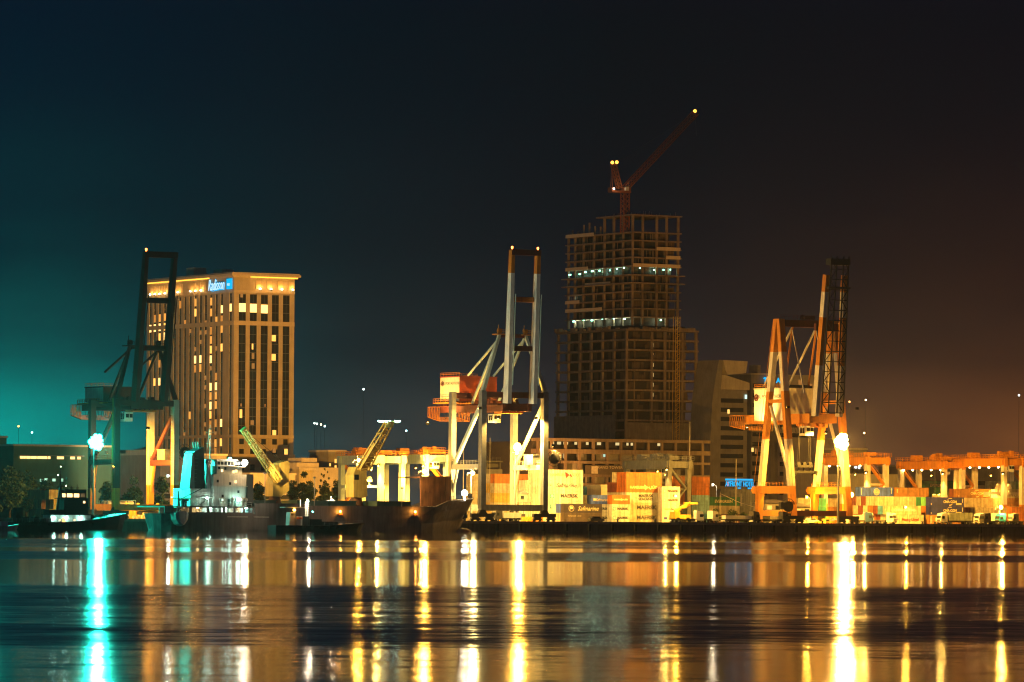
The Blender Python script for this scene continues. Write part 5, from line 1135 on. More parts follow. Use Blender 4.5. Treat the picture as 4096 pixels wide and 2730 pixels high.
    for side, pos, py in (('y', 43, 1078), ('y', 36, 1078), ('y', 32, 1072), ('y', 27, 1070), ('y', 22, 1070), ('y', 15, 1072), ('y', 10, 1068), ('y', 5, 1066), ('x', 3, 1068), ('x', 9, 1074), ('x', 13, 1072), ('x', 16, 1070), ('y', 40, 1270), ('y', 33, 1267), ('y', 27, 1270), ('y', 20, 1266), ('y', 12, 1268), ('y', 4, 1272), ('x', 12, 1275)):
        w_ = rg.uniform(.25, .9); zz = Z(py)
        o = MB(); (o.box(u0 - .15, u0 - .05, w0 + pos, w0 + pos + w_ * 1.8, zz - .25, zz + .25) if side == 'y' else o.box(u0 + pos, u0 + pos + w_, w0 - .15, w0 - .05, zz - .25, zz + .25)); o = o.build('work_lamp', tl, r)
        if rg.random() < .75 or py > 1200: light(o, ((u0 + 1.0, w0 + pos, zz - .3) if side == 'y' else (u0 + pos, w0 + .9, zz - .3)), 260 if py < 1200 else 380, (.5, 1, .75) if py < 1200 else (.85, 1, .62), .3)
    for pos in (38, 40, 44): light(r, (u0 + .8, w0 + pos, Z(1175)), 14, (.6, 1, .8), .3)
    for py in range(1378, 1640, 40):
        MB().box(12.6, 13.1, 2.2, 2.35, Z(py) - .6, Z(py) + .8).build('hoist_lamp', emit('hoist_lens', (1, .70, .30), .8), r)
    # tower crane standing on the roof
    t = thing('tower_crane', 'luffing tower crane with red warning lights on the roof of the unfinished tower', 'tower crane', (f.o.x, f.o.y, 0))
    mu, mw = U(2491), 10.0
    tr = mat('tower_crane_paint', (.20, .06, .025), .6, 0, .15)
    def lat(p, q, w, t2, n):
        k = MB(); p, q = Vector(p), Vector(q); d = (q - p).normalized(); a = d.cross(Vector((0, 1, 0))).normalized() * w / 2; c = Vector((0, w / 2, 0))
        C4 = [a + c, -a + c, -a - c, a - c]
        for o in C4: k.beam(p + o, q + o, t2)
        for i in range(n):
            A, B = p.lerp(q, i / n), p.lerp(q, (i + 1) / n)
            for j in range(4): k.beam(A + C4[j], B + C4[(j + 1) % 4], t2 * .7)
        return k
    lat((mu + 12.4, mw, Z(870)), (mu + 12.4, mw, Z(765)), 2.2, .3, 6) 
    sh = 5.9   # the mast stands this far along so that it rises from the roof, not the edge
    mx = U(2491, mw)
    lat((mx, mw, Z(925)), (mx, mw, Z(766)), 2.3, .34, 8).build('mast', tr, t)
    X = lambda px: f.u(px, mw); 
    MB().box(X(2432), X(2508), mw - 1.4, mw + 1.4, Z(765), Z(757)).box(X(2430), X(2442), mw - 1.5, mw + 1.5, Z(763), Z(745)).box(X(2478), X(2506), mw - 1.6, mw + 1.6, Z(756), Z(742)).build('slewing_platform', tr, t)
    lat((X(2469), mw, Z(748)), (X(2443), mw, Z(648)), 1.5, .3, 7).build('back_mast', tr, t)
    MB().tube((X(2433), mw, Z(750)), (X(2437), mw, Z(650)), .1, 5).tube((X(2440), mw, Z(750)), (X(2441), mw, Z(650)), .1, 5).box(X(2434), X(2452), mw - .8, mw + .8, Z(652), Z(648)).build('tie_rod', tr, t)
    j = lat((X(2494), mw, Z(742)), (X(2772), mw, Z(425)), 1.9, .26, 26).build('jib', tr, t); 
    MB().tube((X(2443), mw, Z(650)), (X(2772), mw, Z(425)), .05, 5).tube((X(2768), mw, Z(428)), (X(2776), mw, Z(520)), .05, 5).build('luffing_rope', cable, t)
    MB().box(X(2480), X(2492), mw - 2.6, mw - 1.62, Z(757), Z(741)).build('cabin', white, t)
    for px, py in ((2434, 645), (2452, 643), (2763, 420)): MB().sphere((X(px), mw - .9, Z(py)), .62, 10, 7).build('warning_lamp', red_lamp if False else emit('warning_lens', (1, .33, .04), 5), t)
    o = MB().box(X(2437) - .3, X(2437) + .3, mw - 1.75, mw - 1.55, Z(753), Z(748)).build('work_lamp', emit('crane_work_lens', (.85, .95, 1), 9), t); light(o, (X(2440), mw - 2.6, Z(745)), 260, (1, .7, .35), .3)
    light(t, (X(2484), mw - 2.4, Z(730)), 90, (1, .55, .18), .3)
    # four-storey base block in front
    p = Fr(2148, 250); b = thing('podium_building', 'long unfinished four-storey concrete base block with a faded banner', 'building', (p.o.x, p.o.y, 0))
    PU, PZ = p.u, p.z; L = PU(2840)
    MB().box(.6, L - .6, 4.5, 40, DECK, PZ(2400, 1768)).build('back_wall', intshade, b)
    for py, t_ in ((1757, 1.0), (1800, 1.5), (1846, .9), (1898, 1.0), (1935, .8), (1985, .8)): MB().box(0, L, 0, 4.4, PZ(2450, py) - t_, PZ(2450, py)).build('floor_slab', concb, b)
    for k in range(13): x = L * k / 12.6; MB().box(x, x + .8, .2, 1.0, DECK, PZ(2450, 1757) - 1.01).build('column', concb, b)
    iw = Bits()
    for i in range(60):
        py0, py1 = rg.choice(((1846, 1815), (1898, 1856), (1935, 1908), (1985, 1945))); x = rg.uniform(0, L - 6); iw.box(x, x + rg.uniform(1, 6), 2.0 + (i % 14) * .12, 2.08 + (i % 14) * .12, PZ(2450, py0) + .01, PZ(2450, py1))
    iw.parts('infill_wall', plasterd, b, 60)
    for a, c in ((2182, 2190), (2214, 2224), (2236, 2252), (2262, 2280), (2306, 2316), (2322, 2332), (2352, 2362), (2396, 2412), (2470, 2486), (2514, 2522), (2531, 2542), (2638, 2658)): MB().box(PU(a), PU(c), 1.6, 1.7, PZ(2400, 1781), PZ(2400, 1770)).build('lit_window', emit('site_window', (1, .74, .30), .9), b)
    for a, c, y0, y1, cc in ((2263, 2272, 1807, 1836, (1, .86, .45)), (2422, 2430, 1806, 1828, (.6, 1, .8)), (2640, 2652, 1852, 1866, (.6, .8, .6))): MB().box(PU(a), PU(c), 1.7, 1.8, PZ(2400, y1), PZ(2400, y0)).build('lit_window', emit('site_window_%d' % a, cc, .8), b)
    bn = MB().box(PU(2338), PU(2490), -.25, -.1, PZ(2400, 1899), PZ(2400, 1862)).build('banner', mat('banner_cloth', (.10, .08, .06), .8, 0, .2), b)
    MB().box(PU(2363), PU(2388), -.32, -.26, PZ(2400, 1896), PZ(2400, 1866)).build('banner_badge', mat('banner_badge', (.5, .46, .38), .8, 0, .2), bn)
    text('GRAND TOWER', 1.35, mat('banner_lettering', (.5, .44, .34), .8, 0, .1), bn, (PU(2432), -.27, PZ(2400, 1871)), sx=1.1)
    for (px, py, P) in ((2200, 1800, 60), (2330, 1840, 60), (2560, 1800, 60), (2740, 1840, 40)): light(b, (PU(px), 1.2, PZ(px, py) + .4), P * .15, (1, .7, .3), .3)
    return r
site_tower()
def curved():
    f = Fr(2838, 330); r = thing('curved_office_tower', 'curved office tower with a slanting top and dark window bands', 'building', (f.o.x, f.o.y, 0)); U, z = f.u, f.z
    P = lambda px, py: (U(px), z(2900, py))
    edge = [(2838, 2075), (2838, 1900), (2838, 1800), (2841, 1700), (2847, 1600), (2856, 1530), (2866, 1470), (2872, 1441)]
    MB().prism([P(*q) for q in edge] + [P(2886, 1441), P(2884, 1500), P(2880, 1560), P(2880, 2075)], 0, 14).build('curved_fin', plasterd, r)
    bm = MB().prism([P(2880.5, 1560), P(2990, 1560), P(2990, 2075), P(2880.5, 2075)], .8, 14)
    for py in [1575 + 37 * i for i in range(11)]: bm.box(U(2881), U(2972), .35, .82, z(2900, py + 19), z(2900, py))
    bm.build('facade', plasterd, r)
    MB().prism([P(2886.5, 1441), P(2985, 1444), P(2978, 1492), P(2905, 1500), P(2895, 1478)], -.3, 3).prism([P(2905, 1501), P(3000, 1530), P(3000, 1559), P(2881, 1559), P(2886, 1500)], .9, 12).build('crown_panel', plaster, r)
    for i, py in enumerate([1575 + 37 * i for i in range(11)]): MB().box(U(2881), U(2972), .2, .36 - .02, z(2900, py + 36.5), z(2900, py + 19.5)).build('window_band', glassb, r)
    for px, py, c in ((2912, 1647, (1, .6, .15)), (2981, 1588, (.6, .9, .75)), (3009, 1800, (1, .6, .15))): MB().box(U(px) - .45, U(px) + .45, .05, .19, z(px, py) - .75, z(px, py) + .75).build('lit_window', emit('office_window_%d' % px, c, 1.5), r)
    return r
curved()
def slab(px0, px1, py0, v, d, label, m, name='office_block', cat='building', wins=(), bands=0, steps=(), lit=win_dim):
    f = Fr(px0, v); r = thing(name, label, cat, (f.o.x, f.o.y, 0)); U, z = f.u, f.z; c = (px0 + px1) / 2
    MB().box(0, U(px1), 0, d, DECK - .2, z(c, py0)).build('wall', m, r)
    rf = MB().box(-.3, U(px1) + .3, -.3, d + .3, z(c, py0), z(c, py0) + .6)
    for (a, b, py, w0, w1) in steps: rf.box(U(a), U(b), w0, w1, z(c, py0) + .61, z(c, py))
    rf.build('roof', plaster, r)
    for k in range(bands):
        zz = DECK + 3 + k * 3.6
        if zz + 2 < z(c, py0): MB().box(.8, U(px1) - .8, -.1, -.01, zz, zz + 1.5).build('window_band', glassb, r)
    for (wx, wy, ww, wh, m2) in wins: MB().box(U(wx) - ww, U(wx) + ww, -.2, -.11, z(wx, wy) - wh, z(wx, wy) + wh).build('lit_window', m2, r)
    return r, f
r_, f_ = slab(3000, 3075, 1500, 360, 16, 'grey office block with blue rooftop lettering behind the orange crane', plasterd, bands=17, wins=((3063, 1612, .5, .6, win_dim), (3020, 1806, .3, 1, win_dim)))
MB().box(f_.u(3038), f_.u(3050), 2, 8, f_.z(3040, 1500) + .62, f_.z(3040, 1460)).build('lift_tower', plasterd, r_)
text('T', 2.7, neon, r_, (f_.u(3050), -1.2, f_.z(3050, 1524)), ext=.1, bold=.06); 
for k in range(4): MB().box(f_.u(3054) + k * .75, f_.u(3054) + k * .75 + .45, -1.3, -1.1, f_.z(3060, 1532), f_.z(3060, 1514)).build('neon_stroke', neon, r_)
MB().box(f_.u(3046), f_.u(3075), -1.3, -1.1, f_.z(3060, 1514), f_.z(3060, 1510)).build('neon_stroke', neon, r_)
text('A', 2.7, neon, r_, (f_.u(3102), -1.2, f_.z(3102, 1524)), ext=.1, bold=.06)
MB().box(f_.u(3044), f_.u(3110), -1.0, -.8, f_.z(3070, 1536) - .1, f_.z(3070, 1536) + .1).tube((f_.u(3050), -.9, f_.z(3050, 1536)), (f_.u(3050), 1, f_.z(3050, 1545)), .1).build('sign_frame', dark, r_)
slab(3110, 3252, 1507, 365, 20, 'broad pale office block standing behind the A-frame crane boom', plaster, bands=18, wins=((3197, 1530, .8, .9, win_dim), (3240, 1540, .5, .4, win_dim), (3205, 1845, .5, .7, win_dim), (3203, 1695, .4, .5, win_dim)))
slab(3255, 3330, 1760, 300, 20, 'pale lower block between the A-frame crane and the bright mast lamp', plaster, bands=8)
slab(3395, 3465, 1800, 240, 20, 'dark block with a few bluish lit windows right of the bright mast lamp', plasterd, bands=7, wins=((3421, 1870, .5, .35, emit('cool_office', (.9, .95, 1), 2.5)), (3435, 1871, .3, .5, emit('cool_office', (.9, .95, 1), 2.5)), (3454, 1872, .4, .5, win_dim)))
slab(3470, 3620, 1905, 200, 24, 'low tan warehouse behind the cream gantry cranes', plaster, 'warehouse', 'warehouse')
slab(3640, 4180, 1870, 260, 20, 'long dark building behind the right-hand gantry cranes', plasterd, bands=4)
slab(1196, 1352, 1878, 300, 22, 'pale stepped low building behind the trees right of the hotel', plaster, steps=((1196, 1285, 1852, 2, 18), (1238, 1300, 1832, 6, 16)), wins=())
slab(1312, 1380, 1808, 330, 14, 'slim dark block with small lit windows behind the left pale blue gantry', plasterd, wins=((1340, 1845, .35, .7, win_lit), (1303 + 37, 1868, .35, .5, win_lit), (1318, 1860, .3, .5, win_lit)))
slab(640, 905, 1822, 262, 30, 'stepped stone wing at the foot of the hotel', plasterd, 'hotel_wing', 'building', steps=((640, 760, 1800, 4, 26),), bands=3)
slab(1000, 1180, 1900, 280, 24, 'low stone wing under the right side of the hotel', stone, 'hotel_wing', 'building', bands=2)
r_, f_ = slab(52, 470, 1788, 210, 30, 'long dim low building with a lit eave strip at the far left', mat('green_grey_wall', (.035, .09, .07), .85, 0, .2, .3, .1), 'low_building', 'building')
ev = emit('eave_light', (1, .58, .18), 2.4)
for a, b in ((76, 88), (90, 98), (101, 117), (120, 141), (145, 184), (188, 196), (224, 250), (277, 294), (305, 318)): MB().box(f_.u(a), f_.u(b), -.7, -.4, f_.z(150, 1836), f_.z(150, 1826)).build('eave_light', ev, r_)
MB().box(f_.u(70), f_.u(330), -1.2, -.05, f_.z(150, 1825), f_.z(150, 1821)).build('eave', plasterd, r_)
for px, py in ((164, 1922), (182, 1920), (214, 1921), (245, 1921)): MB().box(f_.u(px) - .5, f_.u(px) + .5, -.2, -.1, f_.z(px, py) - .4, f_.z(px, py) + .4).build('lit_window', emit('pale_green_window', (.5, 1, .7), 1.2), r_)
slab(-40, 24, 1752, 260, 20, 'tall dim block cut by the left edge of the frame', mat('green_grey_wall', (.035, .09, .07), .85), bands=8)
slab(2403, 2440, 1948, 64, 8, 'small gabled pale shed between container stacks', plaster, 'shed', 'shed')
# neon hotel sign on a frame
def bayfront():
    f = Fr(2895, 190); r = thing('neon_hotel_sign', 'blue neon hotel sign above the green container with its first letter dark red', 'neon sign', (f.o.x, f.o.y, 0)); U, z = f.u, f.z
    MB().box(U(2900), U(3010), -.2, .1, z(2950, 1923), z(2950, 1916)).build('neon_bar', neon, r)
    text('AYFRONT HOTEL', 2.35, neon, r, ((U(2913) + U(3003)) / 2, -.1, z(2958, 1938)), ext=.1, bold=.03, sx=.60)
    text('B', 1.9, neonr, r, (U(2909), -.1, z(2909, 1938)), ext=.06, sx=.6)
    for a, b, c, d in ((2950, 2962, 1951, 1956), (2990, 3006, 1951, 1957)): MB().box(U(a), U(b), -.2, .1, z(a, d), z(a, c)).build('neon_bar', neon, r)
    fr = MB()
    for px in (2905, 2935, 2965, 3000): fr.tube((U(px), .5, DECK), (U(px), .5, z(px, 1916)), .15, 6)
    fr.beam((U(2898), .4, z(2950, 1930)), (U(3012), .4, z(2950, 1930)), .2).beam((U(2898), .4, z(2950, 1948)), (U(3012), .4, z(2950, 1948)), .2); fr.build('sign_frame', dark, r)
    for px in (2925, 2985): light(r, (U(px), -2.5, z(px, 1936)), 40, (.1, .6, 1), .8)
bayfront()
# hills far behind, with house lamps
hl = MB(); n = 60
for i in range(n + 1):
    x = -1000 + 2000 * i / n; k = max(0, min(1, (500 - x) / 500)); h = 14 + k * (14 + 22 * math.sin(i * .37) + 16 * math.sin(i * .83 + 1) + 8 * math.sin(i * 1.9))
    hl.v += [(x, 3300, 0), (x, 3500, max(8, h)), (x, 3900, max(8, h * .6))]
for i in range(n): a = 3 * i; hl.f += [(a, a + 3, a + 4, a + 1), (a + 1, a + 4, a + 5, a + 2)]; hl.m += [0, 0]
ho = hl.build('hills', mat('hill_scrub', (.03, .035, .02), .95, 0, .3, .02)); struct(ho)
for i, (px, py, c, lab) in enumerate(((1258, 1694, (.8, 1, .9), 'white lamp of a hillside house, leftmost of a short row'), (1268, 1696, (.8, 1, .9), 'brightest white lamp in the hillside row right of the hotel'), (1284, 1699, (1, .8, .5), 'small amber lamp in the hillside row right of the hotel'), (1299, 1706, (.6, .9, 1), 'bluish lamp at the right end of the hillside row'),
    (1625, 1724, (.5, 1, 1), 'lone cyan hillside lamp left of the pale crane'), (1454, 1558, (.9, 1, 1), 'lone high white lamp between hotel and pale crane'), (74, 1706, (1, .5, .1), 'amber lamp high at the left edge'), (128, 1731, (.5, 1, 1), 'pale cyan lamp at the upper left over the low building'), (3463, 1601, (1, .8, .4), 'warm lamp alone in the sky at the right'), (3398, 1608, (1, .4, .1), 'small red lamp right of the A-frame crane'), (4076, 1582, (.9, 1, 1), 'white lamp near the right edge of the sky'), (3457, 1733, (1, .75, .3), 'square amber lamp above the cream gantry beam'))):
    p = atY(px, 3290, py); zz = zat(px, py, 3290); t = thing('hillside_lamp', lab, 'distant lamp', (p.x, p.y, 0), 0)
    MB().tube((0, 0, 0), (0, 0, zz - .6), .1, 5).build('mast', dark, t); MB().sphere((0, 0, zz), .62, 8, 6).build('lens', emit('hill_lens_%d' % i, c, 6), t)
# ================= lamps that light the harbour =================
SOD = (1, .47, .05); SODW = (1, .54, .10); GRN = (.02, 1, .70)
def lens_mat(c, st): return emit('lens_%d_%d_%d_%d' % (c[0] * 100, c[1] * 100, c[2] * 100, st), c, st)
def lamp_post(px, py, v, label, heads, kind='mast', name='lamp_mast', cat='lamp mast'):
    """heads: (power, colour, lens radius, lens strength, spot angle, aim)"""
    p = at(px, v); zz = zat(px, py, p.y); r = thing(name, label, cat, (p.x, p.y, 0))
    b = MB()
    if kind == 'mast':
        b.tube((0, .4, DECK), (0, .4, zz + 1.2), .32, 10, .16).tube((0, .4, DECK), (0, .4, DECK + .5), .6, 10)
        b.beam((-1.1, .1, zz), (1.1, .1, zz), .16); b.rail([(-1.1, .7, zz - .9), (1.1, .7, zz - .9)], 1, .05, .6)
    else:
        b.tube((1.6, .3, DECK), (1.6, .3, zz - .6), .14, 8, .09)
        pts = [Vector((1.6 - 1.6 * (1 - math.cos(t)), .3, zz - .6 + .75 * math.sin(t))) for t in [math.pi / 2 * i / 6 for i in range(7)]]
        for a, c in zip(pts, pts[1:]): b.tube(a, c, .08, 6)
    b.build('post', grey, r)
    for i, (P, col, rad, st, ang, aim) in enumerate(heads):
        o = MB().box(-.45 + i * .1, .45 + i * .1, -.1, .3, zz - .4, zz + .5).build('lamp_head', dark, r)
        MB().sphere((0, -.12 - rad * .6, zz), rad, 12, 8, 1.15).build('lens', lens_mat(col, st), o)
        light(o, (0, -.4 - rad * 1.7, zz), P, col, .4, ang, aim)
        if rad > 1.2:  # extra glowing spheres swell the big lamps to the size of their glare
            for k in range(9): q = 6.283 * k / 9 + .3; MB().sphere((rad * 1.05 * math.cos(q), -.5 - rad * .5, zz + rad * 1.1 * math.sin(q)), rad * (.28 + .12 * ((k * 5) % 3)), 10, 6).build('lens', lens_mat(col, st), o)
    return r
L1 = lamp_post(375, 1770, 3, 'tall mast with a huge glaring green-white floodlight at the left', [(5e5, GRN, 1.5, 50, 140, (-.2, -.98, -.12))])
lamp_post(-75, 1760, 0, 'green floodlight mast standing just beyond the left edge', [(1e5, GRN, 1.0, 60, 150, (.5, -.866, -.15))])
lamp_post(3355, 1768, 2, 'tall mast with the biggest blazing white lamp, right of the A-frame crane', [(6e5, (1, .48, .08), 1.65, 60, 150, (-.25, -.97, -.1))])
lamp_post(2062, 1790, 12, 'mast lamp blazing between the legs of the pale crane', [(8e4, SOD, 1.1, 70, None, None)])
lamp_post(2062, 1812, 11.6, 'lower lamp on a mast between the legs of the pale crane', [(1.5e4, SOD, .5, 60, None, None)])
lamp_post(1886, 1893, 16, 'greenish white mast lamp between two legs of the pale crane', [(3.5e4, (1, .70, .22), .5, 60, None, None)])
lamp_post(1090, 1969, 40, 'street lamp with a curved arm and star-bright bulb left of the yellow ship crane', [(1.5e4, SOD, .5, 60, None, None)], 'arm', 'street_lamp', 'street lamp')
lamp_post(3402, 1980, 8, 'white post lamp glowing beside the right leg of the A-frame crane', [(9e4, SOD, .6, 70, None, None)])
lamp_post(4000, 2030, 10, 'post lamp blazing over the parked trucks near the right edge', [(4.5e4, SOD, .55, 70, None, None)])
lamp_post(2850, 1940, 100, 'small street lamp on a curved arm left of the blue neon sign', [(2e3, (1, .8, .5), .2, 14, None, None)], 'arm', 'street_lamp', 'street lamp')
lamp_post(670, 1905, 110, 'small white lamp between the legs of the left crane', [(1.5e3, (.8, 1, .8), .22, 12, None, None)], 'arm', 'street_lamp', 'street lamp')
lamp_post(4250, 1800, 6, 'sodium mast lamp just beyond the right edge', [(1.4e5, SOD, .9, 60, None, None)])
FL = .62
lamp_post(1430, 1842, 45, 'yellow lamp inside the left pale blue gantry', [(5e4, SOD, .5, 60, None, None)])
lamp_post(1692, 1886, 43, 'yellow lamp inside the right pale blue gantry', [(6e4, SOD, .55, 60, None, None)])
lamp_post(1326, 2004, 27, 'small white lamp in front of the yellow containers behind the cargo ship', [(8e3, (1, .8, .5), .38, 50, None, None)])
lamp_post(2700, 1985, 24, 'small amber lamp over the reach stacker', [(8e3, SOD, .3, 40, None, None)], 'arm', 'street_lamp', 'street lamp')
lamp_post(3225, 1990, 20, 'small amber lamp between the right legs of the A-frame crane', [(7e3, SOD, .3, 40, None, None)], 'arm', 'street_lamp', 'street lamp')
lamp_post(3620, 2030, 12, 'small amber lamp in front of the maroon-lettered container', [(7e3, SOD, .3, 40, None, None)], 'arm', 'street_lamp', 'street lamp')
def added_crane_flood(root, x, y, z, P, col, ang, aim):  # unseen floodlight added on a crane to brighten what it faces
    o = MB().box(x - .45, x + .45, y - .25, y + .25, z - .35, z + .35).build('floodlight', dark, root)
    d = Vector(aim).normalized(); MB().sphere(Vector((x, y, z)) + d * .3, .26, 10, 6).build('lens', lens_mat(col, 30), o)
    light(o, Vector((x, y, z)) + d * .9, P * FL, col, .3, ang, aim)
for (c, x, y, z, P, col, ang, aim) in (
    (c1, 8.5, -1.5, 27, 5e4, SOD, 130, (0.1, .75, -1)), (c1, 1.0, 8, 20.5, 2.2e5, SOD, 120, (1, .0, -.35)), (c1, -1.0, -1.2, 17, 6e4, SOD, 80, (-.9, .3, -.7)),
    (c2, 4.0, -1.8, 31.5, 2.2e5, SODW, 130, (-.25, .85, -1)), (c2, 16, -1.8, 31.5, 1.7e5, SODW, 130, (.45, .8, -1)), (c2, 21.5, -1.6, 24, 3e5, SODW, 110, (.8, .9, -.6)), (c2, 21.0, 3, 21, 3.6e5, SODW, 60, (1, -.05, .12)), (c2, -1.6, -1.2, 34, 1.5e6, SODW, 78, (-1, .75, -.45)), (c3, 21, -1.2, 36, 1.4e6, SOD, 84, (1, .8, -.42)), (c3, -2.6, -1.2, 36, 9e5, SOD, 84, (-1, .8, -.45)), (c2, -3.0, 26, 30, 5e4, SODW, 100, (.8, .1, 1)),
    (c3, 9.5, -2.6, 29, 2.4e5, SOD, 130, (0, .8, -1)), (c3, -3, 20, 30, 4e4, SODW, 100, (.8, .1, 1))): added_crane_flood(c, x, y, z, P, col, ang, aim)
for (g, P) in ((g1, 3.4e5), (g2, 3.2e5), (g3, 1.5e5), (g4, 2.2e5), (g5, 1.2e5), (g6, 8e4)):
    added_crane_flood(g[0], 3.4, 11.8, 18.2, P, SOD, 160, (0, -.15, -1)); added_crane_flood(g[0], -1.6, -1.6, 18.6, P * .22, SODW, 150, (-.5, -.2, -1))
# unseen floodlights beyond the yard, added to brighten the facades
def added_facade_flood(px, v, h, label, P, col, ang, tx, tv, tz):  # post and lamp are added for the light they throw on a facade
    p = at(px, v); r = thing('added_facade_floodlight', label, 'floodlight', (p.x, p.y, 0))
    MB().tube((0, 0, DECK), (0, 0, h), .16, 8).box(-.6, .6, -.3, .4, h, h + .9).build('post', grey, r)
    MB().box(-.45, .45, .41, .5, h + .15, h + .75).build('lens', lens_mat(col, 25), r)
    q = at(tx, tv); d = Matrix.Rotation(-TH, 4, 'Z') @ Vector((q.x - p.x, q.y - p.y, tz - h)); light(r, (0, .9, h + .45), P, col, .5, ang, d)
added_facade_flood(1290, 150, 9, 'floodlight on a short post turned toward the right face of the hotel', 2.4e6, (1, .41, .035), 34, 1060, 380, 44)
added_facade_flood(560, 130, 9, 'floodlight on a short post turned toward the long face of the hotel', 7.5e5, (1, .58, .24), 40, 760, 420, 44)
added_facade_flood(2830, 120, 9, 'floodlight on a short post turned toward the unfinished tower', 5.5e5, (1, .42, .05), 40, 2500, 350, 50)
added_facade_flood(1960, 215, 9, 'floodlight beyond the pale crane turned toward the unfinished tower', 4.5e5, (1, .40, .08), 44, 2440, 360, 50)
added_facade_flood(2760, 140, 9, 'floodlight beside the green container turned toward the curved tower', 2.5e4, SOD, 50, 2960, 345, 30)
added_facade_flood(3340, 130, 9, 'floodlight beyond the bright mast turned toward the pale office blocks', 2.6e5, SOD, 50, 3160, 365, 30)
added_facade_flood(1400, 130, 7, 'floodlight behind the pale blue gantries turned toward the stepped building', 6e4, SOD, 60, 1270, 300, 14)
added_facade_flood(640, 110, 7, 'floodlight behind the left crane turned toward the hotel wing', 2e4, SODW, 60, 780, 262, 12)
added_facade_flood(2300, 120, 7, 'floodlight behind the white stack turned toward the long base block', 5e3, SOD, 90, 2420, 250, 12)
# ================= trees and shrubs =================
leafm = [mat('foliage_dark', (.022, .045, .016), .8, 0, .35, .5), mat('foliage_mid', (.045, .085, .026), .8, 0, .35, .5), mat('foliage_light', (.075, .12, .035), .8, 0, .35, .5)]
bark = mat('bark', (.06, .045, .03), .9, 0, .3, 2)
def crown(mb, blobs, n, size, rg):
    tot = sum(b[3] ** 2 for b in blobs)
    for (x, y, z, rad, sq) in blobs:
        for i in range(int(n * rad * rad / tot)):
            d = Vector((rg.gauss(0, 1), rg.gauss(0, 1), rg.gauss(0, 1))).normalized() * rad * (.45 + .75 * rg.random() ** .8)
            c = Vector((x + d.x, y + d.y, z + d.z * sq)); a = Vector((rg.gauss(0, 1), rg.gauss(0, 1), rg.gauss(0, .8))).normalized()
            b = a.cross(Vector((rg.gauss(0, 1), rg.gauss(0, 1), rg.gauss(0, 1)))).normalized(); s = size * rg.uniform(.6, 1.5)
            mb.add([c - a * s, c + b * s * .45, c + a * s, c - b * s * .45], [(0, 1, 2, 3)], rg.choice((0, 0, 1, 1, 2)))
def tree(px, v, py_top, wpx, label, kind='round', seed=0, name=None, group='trees behind the harbour yard'):
    rg = random.Random(seed * 7 + px); p = at(px, v); h = zat(px, py_top, p.y); w = wpx * p.y / F
    r = thing(name or ('cypress_tree' if kind == 'cypress' else 'broadleaf_tree'), label, 'tree', (p.x, p.y, 0), rg.random() * 6, group)
    t = MB(); hb = DECK + (h - DECK) * (.08 if kind == 'cypress' else .14); t.tube((0, 0, DECK - .2), (0, 0, hb + 1), .32, 8, .2)
    blobs = []
    if kind == 'cypress':
        for i in range(8): f = i / 7; blobs.append((rg.uniform(-.2, .2), rg.uniform(-.2, .2), hb + (h - hb) * f * .96, w / 2 * (1.05 - f * .85) * (1 if i else .8), 1.5))
    else:
        for i in range(16):
            a = rg.random() * 6.28; f = rg.random(); rr = w / 2 * (.62 - .35 * f) * rg.uniform(.4, 1.15); c = (rr * math.cos(a), rr * math.sin(a), hb + (h - hb) * (.10 + .70 * f)); blobs.append((*c, w * rg.uniform(.16, .30), .8)); t.tube((0, 0, hb * .8 + .6), c, .14, 5, .05)
        blobs.append((0, 0, h - w * .2, w * .2, .9))
    t.build('trunk', bark, r); c = MB(); crown(c, blobs, 2600 if wpx > 45 else 1000, .26 + w * .022, rg); c.build('crown', leafm, r)
for i, a in enumerate(((38, 130, 1865, 130, 'large rounded tree at the far left in front of the dim low building', 'round'), (105, 150, 1880, 95, 'tree beside the large one at the far left, half behind the tan container block', 'round'), (175, 160, 1915, 90, 'low tree behind the tan container block at the left', 'round'), (-30, 120, 1905, 90, 'tree cut by the left edge of the frame', 'round'), (250, 150, 1935, 80, 'low dark tree behind the tug mast', 'round'),
    (430, 120, 1925, 90, 'dark tree behind the tank containers', 'round'), (535, 115, 1905, 100, 'tree between the legs of the left crane, nearer its left pair', 'round'), (648, 100, 1905, 80, 'tree between the right-hand legs of the left crane', 'round'), (720, 110, 1925, 70, 'tree just right of the left crane beside the ship derrick', 'round'),
    (1035, 120, 1930, 70, 'small tree behind the dark end wall of the ship house', 'round'), (1078, 110, 1885, 18, 'slim cypress at the foot of the hotel, left of two', 'cypress'), (1100, 114, 1905, 16, 'slim cypress at the foot of the hotel, right of two', 'cypress'), (1215, 110, 1888, 60, 'tree right of the yellow ship crane in front of the stepped building', 'round'),
    (1238, 105, 1925, 70, 'bushy tree low beside the yellow ship crane', 'round'), (1300, 104, 1935, 80, 'bushy sodium-lit tree left of the pale blue gantry', 'round'), (1296, 124, 1870, 26, 'tall cypress in front of the stepped building, tallest of three', 'cypress'), (1282, 120, 1892, 18, 'short cypress left of the tallest one', 'cypress'), (1312, 128, 1882, 18, 'short cypress right of the tallest one', 'cypress'), (1345, 110, 1920, 70, 'bushy tree behind the stair of the left pale blue gantry', 'round'), (1170, 112, 1920, 66, 'dim tree directly behind the yellow ship crane', 'round'))): tree(*a, seed=i)
